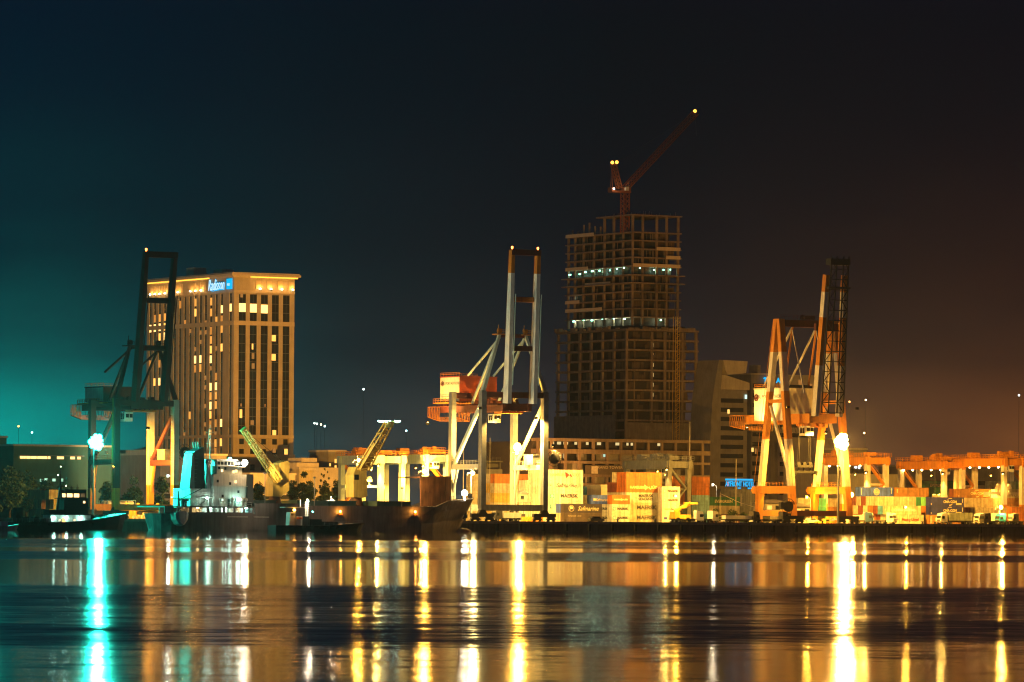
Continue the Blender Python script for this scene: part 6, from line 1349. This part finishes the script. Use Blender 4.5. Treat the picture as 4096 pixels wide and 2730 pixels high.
def shrub(px, v, py_top, wpx, label):
    rg = random.Random(px); p = at(px, v); h = zat(px, py_top, p.y); w = wpx * p.y / F; r = thing('shrub', label, 'shrub', (p.x, p.y, 0))
    c = MB(); crown(c, [(rg.uniform(-w / 3, w / 3), rg.uniform(-.5, .5), DECK + (h - DECK) * rg.uniform(.2, .8), w * .25, .9) for i in range(7)], 700, .22, rg); c.build('foliage', leafm, r)
    MB().tube((0, 0, DECK - .1), (0, 0, (h + DECK) / 2), .12, 6).build('stem', bark, r)
shrub(2868, 40, 2022, 44, 'tall leafy shrub behind the parked white trucks'); shrub(2925, 44, 2040, 60, 'low wide shrub behind the pale flatbed trailer'); shrub(2972, 46, 2046, 40, 'low shrub left of the orange crane leg')
# ================= vehicles =================
navy = mat('truck_navy', (.02, .05, .12), .35, 0, .1, 1, .1); cabw = mat('truck_white', (.66, .64, .58), .35, 0, .1, .8, .15); cabd = mat('truck_dark', (.05, .045, .04), .5, 0, .2); blu = mat('truck_blue_lit', (.02, .28, .55), .35, 0, .1)  # the blue paint holds the blue light falling on one cab
hl_m = emit('head_lamp', (1, .9, .7), 3)
def truck(px, v, label, cabm=cabw, face=1, trailer='flat', L=9.0, load=None, cat='truck', yaw=0):
    """face 1: cab at the right end, -1: cab at the left end"""
    p = at(px, v); r = thing('truck', label, cat, (p.x, p.y, DECK), TH + R(yaw), 'trucks parked along the quay')
    s = face; X = lambda x: x * s
    def bx(mb, x0, x1, *a): return mb.box(min(X(x0), X(x1)), max(X(x0), X(x1)), *a)
    c = MB().prism([(X(0), .75), (X(2.25), .75), (X(2.3), 1.7), (X(2.05), 2.75), (X(1.9), 3.25), (X(.2), 3.55), (X(0), 3.3)][::s], 0, 2.45); cab = c.build('cab', cabm, r)
    bx(MB(), 2.12, 2.3, .25, 2.2, 1.85, 2.6).build('windscreen', glass, cab)
    for y0, y1 in ((-.03, -.003), (2.453, 2.48)): bx(MB(), 1.0, 1.9, y0, y1, 1.75, 2.55).build('side_window', glass, cab)
    bx(MB(), 2.26, 2.42, .05, 2.4, .5, 1.0).build('bumper', cabd, cab)
    bx(MB(), 2.31, 2.36, .4, 2.05, 1.08, 1.55).build('grille', cabd, cab)
    for y in (.3, 2.15): bx(MB(), 2.421, 2.46, y - .18, y + .18, .62, .82).build('headlight', white, cab)
    bx(MB(), 1.9, 2.1, -.28, -.05, 1.9, 2.5).build('mirror', cabd, cab)
    ch = MB(); bx(ch, -L, 0, .7, .9, .75, 1.05); bx(ch, -L, 0, 1.55, 1.75, .75, 1.05)
    for k in range(7): x = -L + .3 + k * (L - .6) / 6; bx(ch, x, x + .15, .9, 1.55, .8, 1.0)
    bx(ch, -1.6, -.4, 0.05, .68, .55, 1.1); ch.build('chassis', cabd, r)
    ax = [1.45, -1.3, -L + 2.3, -L + 1.0]
    for x in ax:
        for y in (.28, 2.17):
            w = MB(); wheel(w, (X(x), y, .5), .5, .34, 'y', 16); o = w.build('wheel', rubber, r); h = MB(); wheel(h, (X(x), y - .19 if y < 1 else y + .19, .5), .24, .06, 'y', 12); h.build('rim', grey, o)
    bx(MB(), -.2 - L + .1, -L + .05, .1, 2.35, .5, .9).build('rear_bumper', cabw, r)
    if trailer == 'flat': bx(MB(), -L, -.35, 0, 2.44, 1.06, 1.24).build('flatbed', cabd, r)
    elif trailer == 'tipper':
        t = MB(); bx(t, -L, -.4, 0, .1, 1.1, 2.6); bx(t, -L, -.4, 2.34, 2.44, 1.1, 2.6); bx(t, -L, -L + .1, .1, 2.34, 1.1, 2.6); bx(t, -.5, -.4, .1, 2.34, 1.1, 2.9); bx(t, -L, -.4, .1, 2.34, 1.06, 1.16)
        for k in range(8): x = -L + .3 + k * (L - 1) / 7; bx(t, x, x + .1, -.06, 0, 1.1, 2.55)
        t.build('tipper_body', cabw, r)
    elif trailer == 'mixer':
        t = MB(); t.tube((X(-L + 1), 1.22, 1.9), (X(-L * .5), 1.22, 2.3), .7, 14, 1.15).tube((X(-L * .5), 1.22, 2.3), (X(-.9), 1.22, 2.1), 1.15, 14, .8); t.build('drum', cabw, r)
    if load: 
        b = MB(); bx(b, -L + .2, -.6, .04, 2.4, 1.25, 1.25 + load[0]); b.build('load', load[1], r)
        if len(load) > 2: cont_spec = None
    return r
truck(2786, 6, 'white tractor unit facing right with an empty skeleton trailer behind it', face=1, L=7.6, yaw=-12)
truck(2852, 10, 'white truck facing right just behind the skeleton trailer rig', face=1, L=6, yaw=10)
truck(3014, 8, 'long pale flatbed truck carrying a white box left of the orange crane legs', cabm=cabd, face=1, L=9.5, load=(1.0, cabw))
truck(3132, 5, 'dark low flatbed in the shade of the orange crane, beside its cable reel', cabm=cabd, face=1, L=10)
truck(3470, 18, 'white tipper truck with a high cab behind the navy truck', face=1, trailer='tipper', L=6)
truck(3462, 9, 'navy blue truck cab in front of the white tipper', cabm=navy, face=1, L=3.2, yaw=-25)
truck(3545, 10, 'white truck turned toward the water beside the maroon-lettered container', face=1, L=4.5, yaw=-58)
truck(3790, 9, 'white truck facing left with a pale container on its back, under the navy stack', face=-1, L=9.2, load=(2.3, cmat('CG')))
truck(3940, 13, 'white flatbed truck facing left behind the dark trailers at the right', face=-1, L=6, yaw=6)
truck(3984, 14, 'white truck facing right in the row of trucks near the right edge', face=1, L=5)
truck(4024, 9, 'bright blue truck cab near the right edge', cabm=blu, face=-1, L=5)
truck(3962, 5, 'dark empty trailer with a low dark cab along the kerb at the right', cabm=cabd, face=-1, L=10)
truck(4075, 7, 'dark truck at the right edge behind the hi-vis workers', cabm=cabd, face=-1, L=7)
truck(2010, 10, 'dark truck standing under the sill beam of the pale crane', cabm=cabd, face=-1, L=6, trailer='tipper')
def car(px, v, label, m, L=4.6):
    p = at(px, v); r = thing('car', label, 'car', (p.x, p.y, DECK))
    b = MB().prism([(0, .4), (L, .4), (L, .95), (L * .93, 1.05), (L * .8, 1.1), (L * .66, 1.68), (L * .22, 1.72), (L * .06, 1.15), (0, 1.05)], 0, 1.75).build('body', m, r)
    MB().prism([(L * .25, 1.15), (L * .76, 1.13), (L * .655, 1.6), (L * .27, 1.62)], -.02, -.002).build('side_window', glass, b)
    for x in (L * .2, L * .8):
        for y in (.12, 1.63): o = wheel(MB(), (x, y, .34), .34, .22).build('wheel', rubber, r)
    MB().box(L + .001, L + .04, .15, .45, .75, .92).build('headlight', white, b)
car(2362, 6, 'dark car parked in front of the dim brown container', cabd, 4.6); car(3335, 18, 'pale car parked between the A-frame crane legs', cabw); car(3230, 16, 'small white car parked between the A-frame crane legs, left of the other', cabw, 4)
def stacker():
    f = Fr(2700, 22); r = thing('reach_stacker', 'yellow reach stacker with its boom raised behind the skeleton trailer', 'reach stacker', (f.o.x, f.o.y, 0)); U, z = f.u, f.z
    MB().box(U(2702), U(2764), 0, 3.4, DECK + 1, DECK + 2.4).box(U(2702), U(2722), .2, 3.2, DECK + 2.4, DECK + 3.2).build('chassis', yel, r)
    MB().beam((U(2712), 1.7, DECK + 3.2), (U(2774), 1.7, z(2772, 2014)), .8, .9).build('boom', yel, r)
    MB().box(U(2735), U(2750), .3, 1.9, DECK + 2.4, DECK + 4.2).build('cab', glass, r)
    for px in (2712, 2752):
        for y in (.2, 3.2): wheel(MB(), (U(px), y, DECK + .8), .8, .6).build('wheel', rubber, r)
    MB().box(U(2768), U(2782), -1.2, 4.6, z(2772, 2018), z(2772, 2010)).build('spreader', yel, r)
stacker()
# ================= small buildings and things on the quay =================
def hut(px0, px1, py0, v, d, label, roofh=1.0, m=None, name='site_office'):
    f = Fr(px0, v); r = thing(name, label, 'hut', (f.o.x, f.o.y, 0)); U, z = f.u, f.z; x1 = U(px1); zt = z((px0 + px1) / 2, py0)
    MB().box(0, x1, 0, d, DECK, zt).build('wall', m or plaster, r); o = .7
    MB().add([(-o, -o, zt), (x1 + o, -o, zt), (x1 + o, d + o, zt), (-o, d + o, zt), (x1 * .3, d / 2, zt + roofh), (x1 * .7, d / 2, zt + roofh)], [(3, 2, 1, 0), (0, 1, 5, 4), (1, 2, 5), (2, 3, 4, 5), (3, 0, 4)]).build('roof', mat('roof_sheet', (.30, .27, .22), .7, 0, .2), r)
    n = max(2, int(x1 / 2.4))
    for k in range(n): a = x1 * (k + .22) / n; q = MB().box(a, a + x1 / n * .55, -.05, -.003, zt - 1.9, zt - .7).build('window', win_lit if k % 2 == 0 else glass, r)
    MB().box(x1 * .46, x1 * .46 + .9, -.06, -.055 + .05, DECK, DECK + 2.05).build('door', grey, r)
    return r
hut(3062, 3160, 2014, 50, 7, 'pale hip-roofed office with lit windows between the left legs of the A-frame crane', 1.1)
hut(3176, 3245, 2028, 54, 7, 'low hip-roofed shed right of the dark crane leg', 1.1)
def guard():
    f = Fr(2072, 28); r = thing('guard_hut', 'small guard hut with a pitched roof on a raised steel platform between the crane legs', 'hut', (f.o.x, f.o.y, 0)); U, z = f.u, f.z; zb, zt = z(2090, 2008), z(2090, 1976)
    MB().box(.3, U(2110), 0, 2.4, zb, zt).build('wall', plaster, r); MB().prism([(-.2, zt), (U(2112) + .3, zt), (U(2091), zt + .95)], -.4, 2.8).build('roof', grey, r)
    p = MB().box(-1.2, U(2116), -1.2, 3, zb - .2, zb - .01).rail([(-1.2, -1.2, zb), (U(2116), -1.2, zb)], 1, .06, 1)
    for x in (-1, U(2114)):
        for y in (-1, 2.8): p.beam((x, y, DECK), (x, y, zb - .2), .16)
    p.build('platform', grey, r); MB().box(U(2082), U(2095), -.05, -.003, zb + .7, zb + 1.7).build('window', glass, r)
guard()
def pole(px, pt, v, label, rad=.14, cap=True):
    p = at(px, v); zt = zat(px, pt, p.y); r = thing('flag_pole', label, 'pole', (p.x, p.y, 0)); MB().tube((0, 0, DECK), (0, 0, zt), rad, 8, rad * .5).build('pole', cream, r)
    if cap: MB().beam((-.6, 0, zt - 1.5), (.6, 0, zt - 1.5), .08).build('cross_arm', grey, r)
pole(2943, 1838, 70, 'tall pale pole standing in front of the blue neon sign', .2); pole(2757, 1688, 80, 'very tall thin orange-lit mast behind the grey gantry leg', .2); pole(2880, 1968, 70, 'short pole carrying a sagging wire by the green container', .12); pole(2874 + 90, 1975, 96, 'thin dark pole right of the neon sign', .1); pole(1852, 1795, 60, 'thin whip mast between the pale crane legs near the ship bow', .12, False); pole(1958, 1752, 90, 'thin whip mast rising from the roof behind the pale crane', .12)
wp = [at(2880, 70), at(2960, 62), at(3035, 40)]; zz = [zat(2880, 1975, wp[0].y), zat(2960, 2012, wp[1].y), zat(3035, 2034, wp[2].y)]
o = MB(); 
for i in range(2): o.tube((*wp[i].xy, zz[i]), (*wp[i + 1].xy, zz[i + 1]), .09, 5)
tag(o.build('overhead_wire', cream), 'pale sagging wire running from the short pole to the orange crane leg', 'wire')
def tank_house():
    f = Fr(1942, 105); r = thing('water_tank_building', 'dark roof structure with railings and a cone behind the pale crane legs', 'building', (f.o.x, f.o.y, 0)); U, z = f.u, f.z
    MB().box(0, U(2008), 0, 8, DECK, z(1970, 1878)).build('wall', plasterd, r)
    b = MB().box(-.5, U(2006), -.5, 7, z(1970, 1850), z(1970, 1844)).box(U(1945), U(1998), 1, 6, z(1970, 1870), z(1970, 1855)).rail([(U(1965), -.4, z(1970, 1844)), (U(1998), -.4, z(1970, 1844))], 1.1, .08, 1)
    for x in (.5, U(2000)): b.box(x, x + .5, .5, 1, z(1970, 1878), z(1970, 1850))
    b.tube((U(1958), 3, z(1970, 1844)), (U(1958), 3, z(1970, 1814)), 1.6, 12, .2); b.build('roof_deck', cabd, r)
tank_house()
for i, px in enumerate((490, 506, 524, 538, 552, 570, 616, 630)):
    p = at(px, 24); r = thing('marker_buoy', 'yellow round-topped marker buoy, %s of the row by the left crane sill' % ['first', 'second', 'third', 'fourth', 'fifth', 'sixth', 'seventh', 'last'][i], 'buoy', (p.x, p.y, DECK), TH, 'yellow buoys stored behind the left crane')
    h = 3.2 + .4 * ((i * 5) % 3); MB().tube((0, 0, 0), (0, 0, h), .48, 12, .5).sphere((0, 0, h), .5, 12, 8).build('body', yel, r); MB().tube((0, 0, .02), (0, 0, .3), .6, 12).build('base', grey, r)
def bollards():
    root = None
    for i, px in enumerate((2470, 2620, 2730, 2905, 3090, 3290, 3490, 3690, 3740, 3880, 4030)):
        p = at(px, 1.6); p.z = DECK; lab = 'dark mooring bollard on the quay edge, %s from the left' % ['first', 'second', 'third', 'fourth', 'fifth', 'sixth', 'seventh', 'eighth', 'ninth', 'tenth', 'eleventh'][i]
        if root is None:
            root = thing('mooring_bollard', lab, 'bollard', p, TH, 'mooring bollards along the quay edge')
            MB().tube((0, 0, 0), (0, 0, .7), .3, 10, .24).tube((0, 0, .7), (0, 0, .95), .48, 10, .44).build('post', dark, root); MB().box(-.5, .5, -.5, .5, .0, .06).build('base_plate', dark, root)
        else: dup(root, p, lab)
    root = None
    for i in range(24):
        px = 1990 + i * 92; p = at(px, -.5); p.z = .3; lab = 'black rubber fender hung on the quay wall'
        if root is None:
            root = thing('quay_fender', lab, 'fender', p, TH, 'black rubber fenders along the quay wall')
            MB().box(-.35, .35, -.28, .49, 0, 1.9).build('pad', rubber, root); MB().tube((-.2, .2, 1.9), (-.2, .48, 2.3), .05, 5).tube((.2, .2, 1.9), (.2, .48, 2.3), .05, 5).build('chain', dark, root)
        else: dup(root, p, lab)
bollards()
def fence(px0, px1, v, label, h=2.1):
    a, b = at(px0, v), at(px1, v); r = thing('rail_fence', label, 'fence', (a.x, a.y, DECK)); L = (b - a).dot(D); n = int(L / 3)
    for k in range(n + 1): MB().box(L * k / n - .06, L * k / n + .06, -.06, .06, 0, h).build('post', cream, r)
    for z in (h - .1, h * .55): MB().box(0, L, -.03, .03, z - .05, z + .05).build('rail', cream, r)
fence(2872, 3030, 34, 'pale post and rail fence behind the flatbed trailer')
# assorted gear under the crane sills
def pallet(px, v, label, seed, n=7, m=None):
    rg = random.Random(seed); p = at(px, v); r = thing('cargo_pile', label, 'cargo', (p.x, p.y, DECK)); b = MB()
    for i in range(n): x, y, s = i * .5, rg.uniform(-1, 1), rg.uniform(.4, 1.1); b.box(x, x + s, y, y + s, 0, s * rg.uniform(.6, 1.8))
    b.build('crates', m or cream, r); MB().box(-.2, n * .55 + .4, -1.2, 2.2, -.01, .12).build('pallet', bark, r)
for i, (px, v, lab) in enumerate(((540, 14, 'pile of crates under the left crane, nearest the tank containers'), (600, 16, 'pile of crates under the middle of the left crane'), (650, 13, 'pile of crates by the right leg of the left crane'), (2030, 15, 'pile of crates behind the left bogie of the pale crane'), (2085, 14, 'pile of crates under the sill of the pale crane'), (2120, 17, 'pile of crates near the right bogie of the pale crane'), (3200, 15, 'pile of crates behind the dark leg of the A-frame crane'), (3260, 14, 'pile of crates under the sill of the A-frame crane'), (3310, 16, 'pile of crates near the right bogie of the A-frame crane'), (3350, 13, 'pile of crates beside the white post lamp'))): pallet(px, v, lab, i, m=(cream, yel, orange)[i % 3])
def person(px, v, label, vest, yaw=0, arm=0):
    p = at(px, v); r = thing('person', label, 'person', (p.x, p.y, DECK), TH + R(yaw))
    V = [(0, 0, .95), (0, 0, 1.2), (0, 0, 1.42), (0, 0, 1.52), (0, -.01, 1.64), (0, -.01, 1.74), (.1, 0, .9), (.12, -.03, .5), (.13, 0, .08), (.14, -.14, .04), (-.1, 0, .9), (-.13, .03, .5), (-.15, .06, .08), (-.16, -.08, .04), (.2, 0, 1.4), (.27, .02, 1.13), (.27, -.1 - arm, .9 + arm), (-.2, 0, 1.4), (-.28, .02, 1.13), (-.28, -.08, .88)]
    E = [(0, 1), (1, 2), (2, 3), (3, 4), (4, 5), (0, 6), (6, 7), (7, 8), (8, 9), (0, 10), (10, 11), (11, 12), (12, 13), (2, 14), (14, 15), (15, 16), (2, 17), (17, 18), (18, 19)]
    rd = [.15, .15, .15, .06, .105, .095, .1, .075, .05, .04, .1, .075, .05, .04, .07, .05, .04, .07, .05, .04]
    me = bpy.data.meshes.new('body'); me.from_pydata(V, E, []); o = link('body', me, r); me.materials.append(mat('work_clothes', (.05, .06, .09), .8))
    o.modifiers.new('skin', 'SKIN'); o.modifiers.new('sub', 'SUBSURF').levels = 1
    for i, sv in enumerate(me.skin_vertices[0].data): sv.radius = (rd[i], rd[i] * (.75 if i < 3 else 1)); sv.use_root = i == 0
    MB().tube((0, 0, 1.0), (0, 0, 1.44), .225, 12, .2).build('vest', vest, r); MB().sphere((0, -.01, 1.72), .135, 10, 6, .8).build('helmet', white, r)
person(4018, 4, 'worker in a cyan reflective vest standing beside the bright blue truck', mat('cyan_vest', (.02, .5, .6), .6)); person(4031, 5, 'worker in an orange vest standing right of the one in cyan', mat('orange_vest', (.7, .18, .02), .6), 40, .12)
person(3402, 6, 'worker in an orange vest under the white post lamp', mat('orange_vest', (.7, .18, .02), .6), 20)
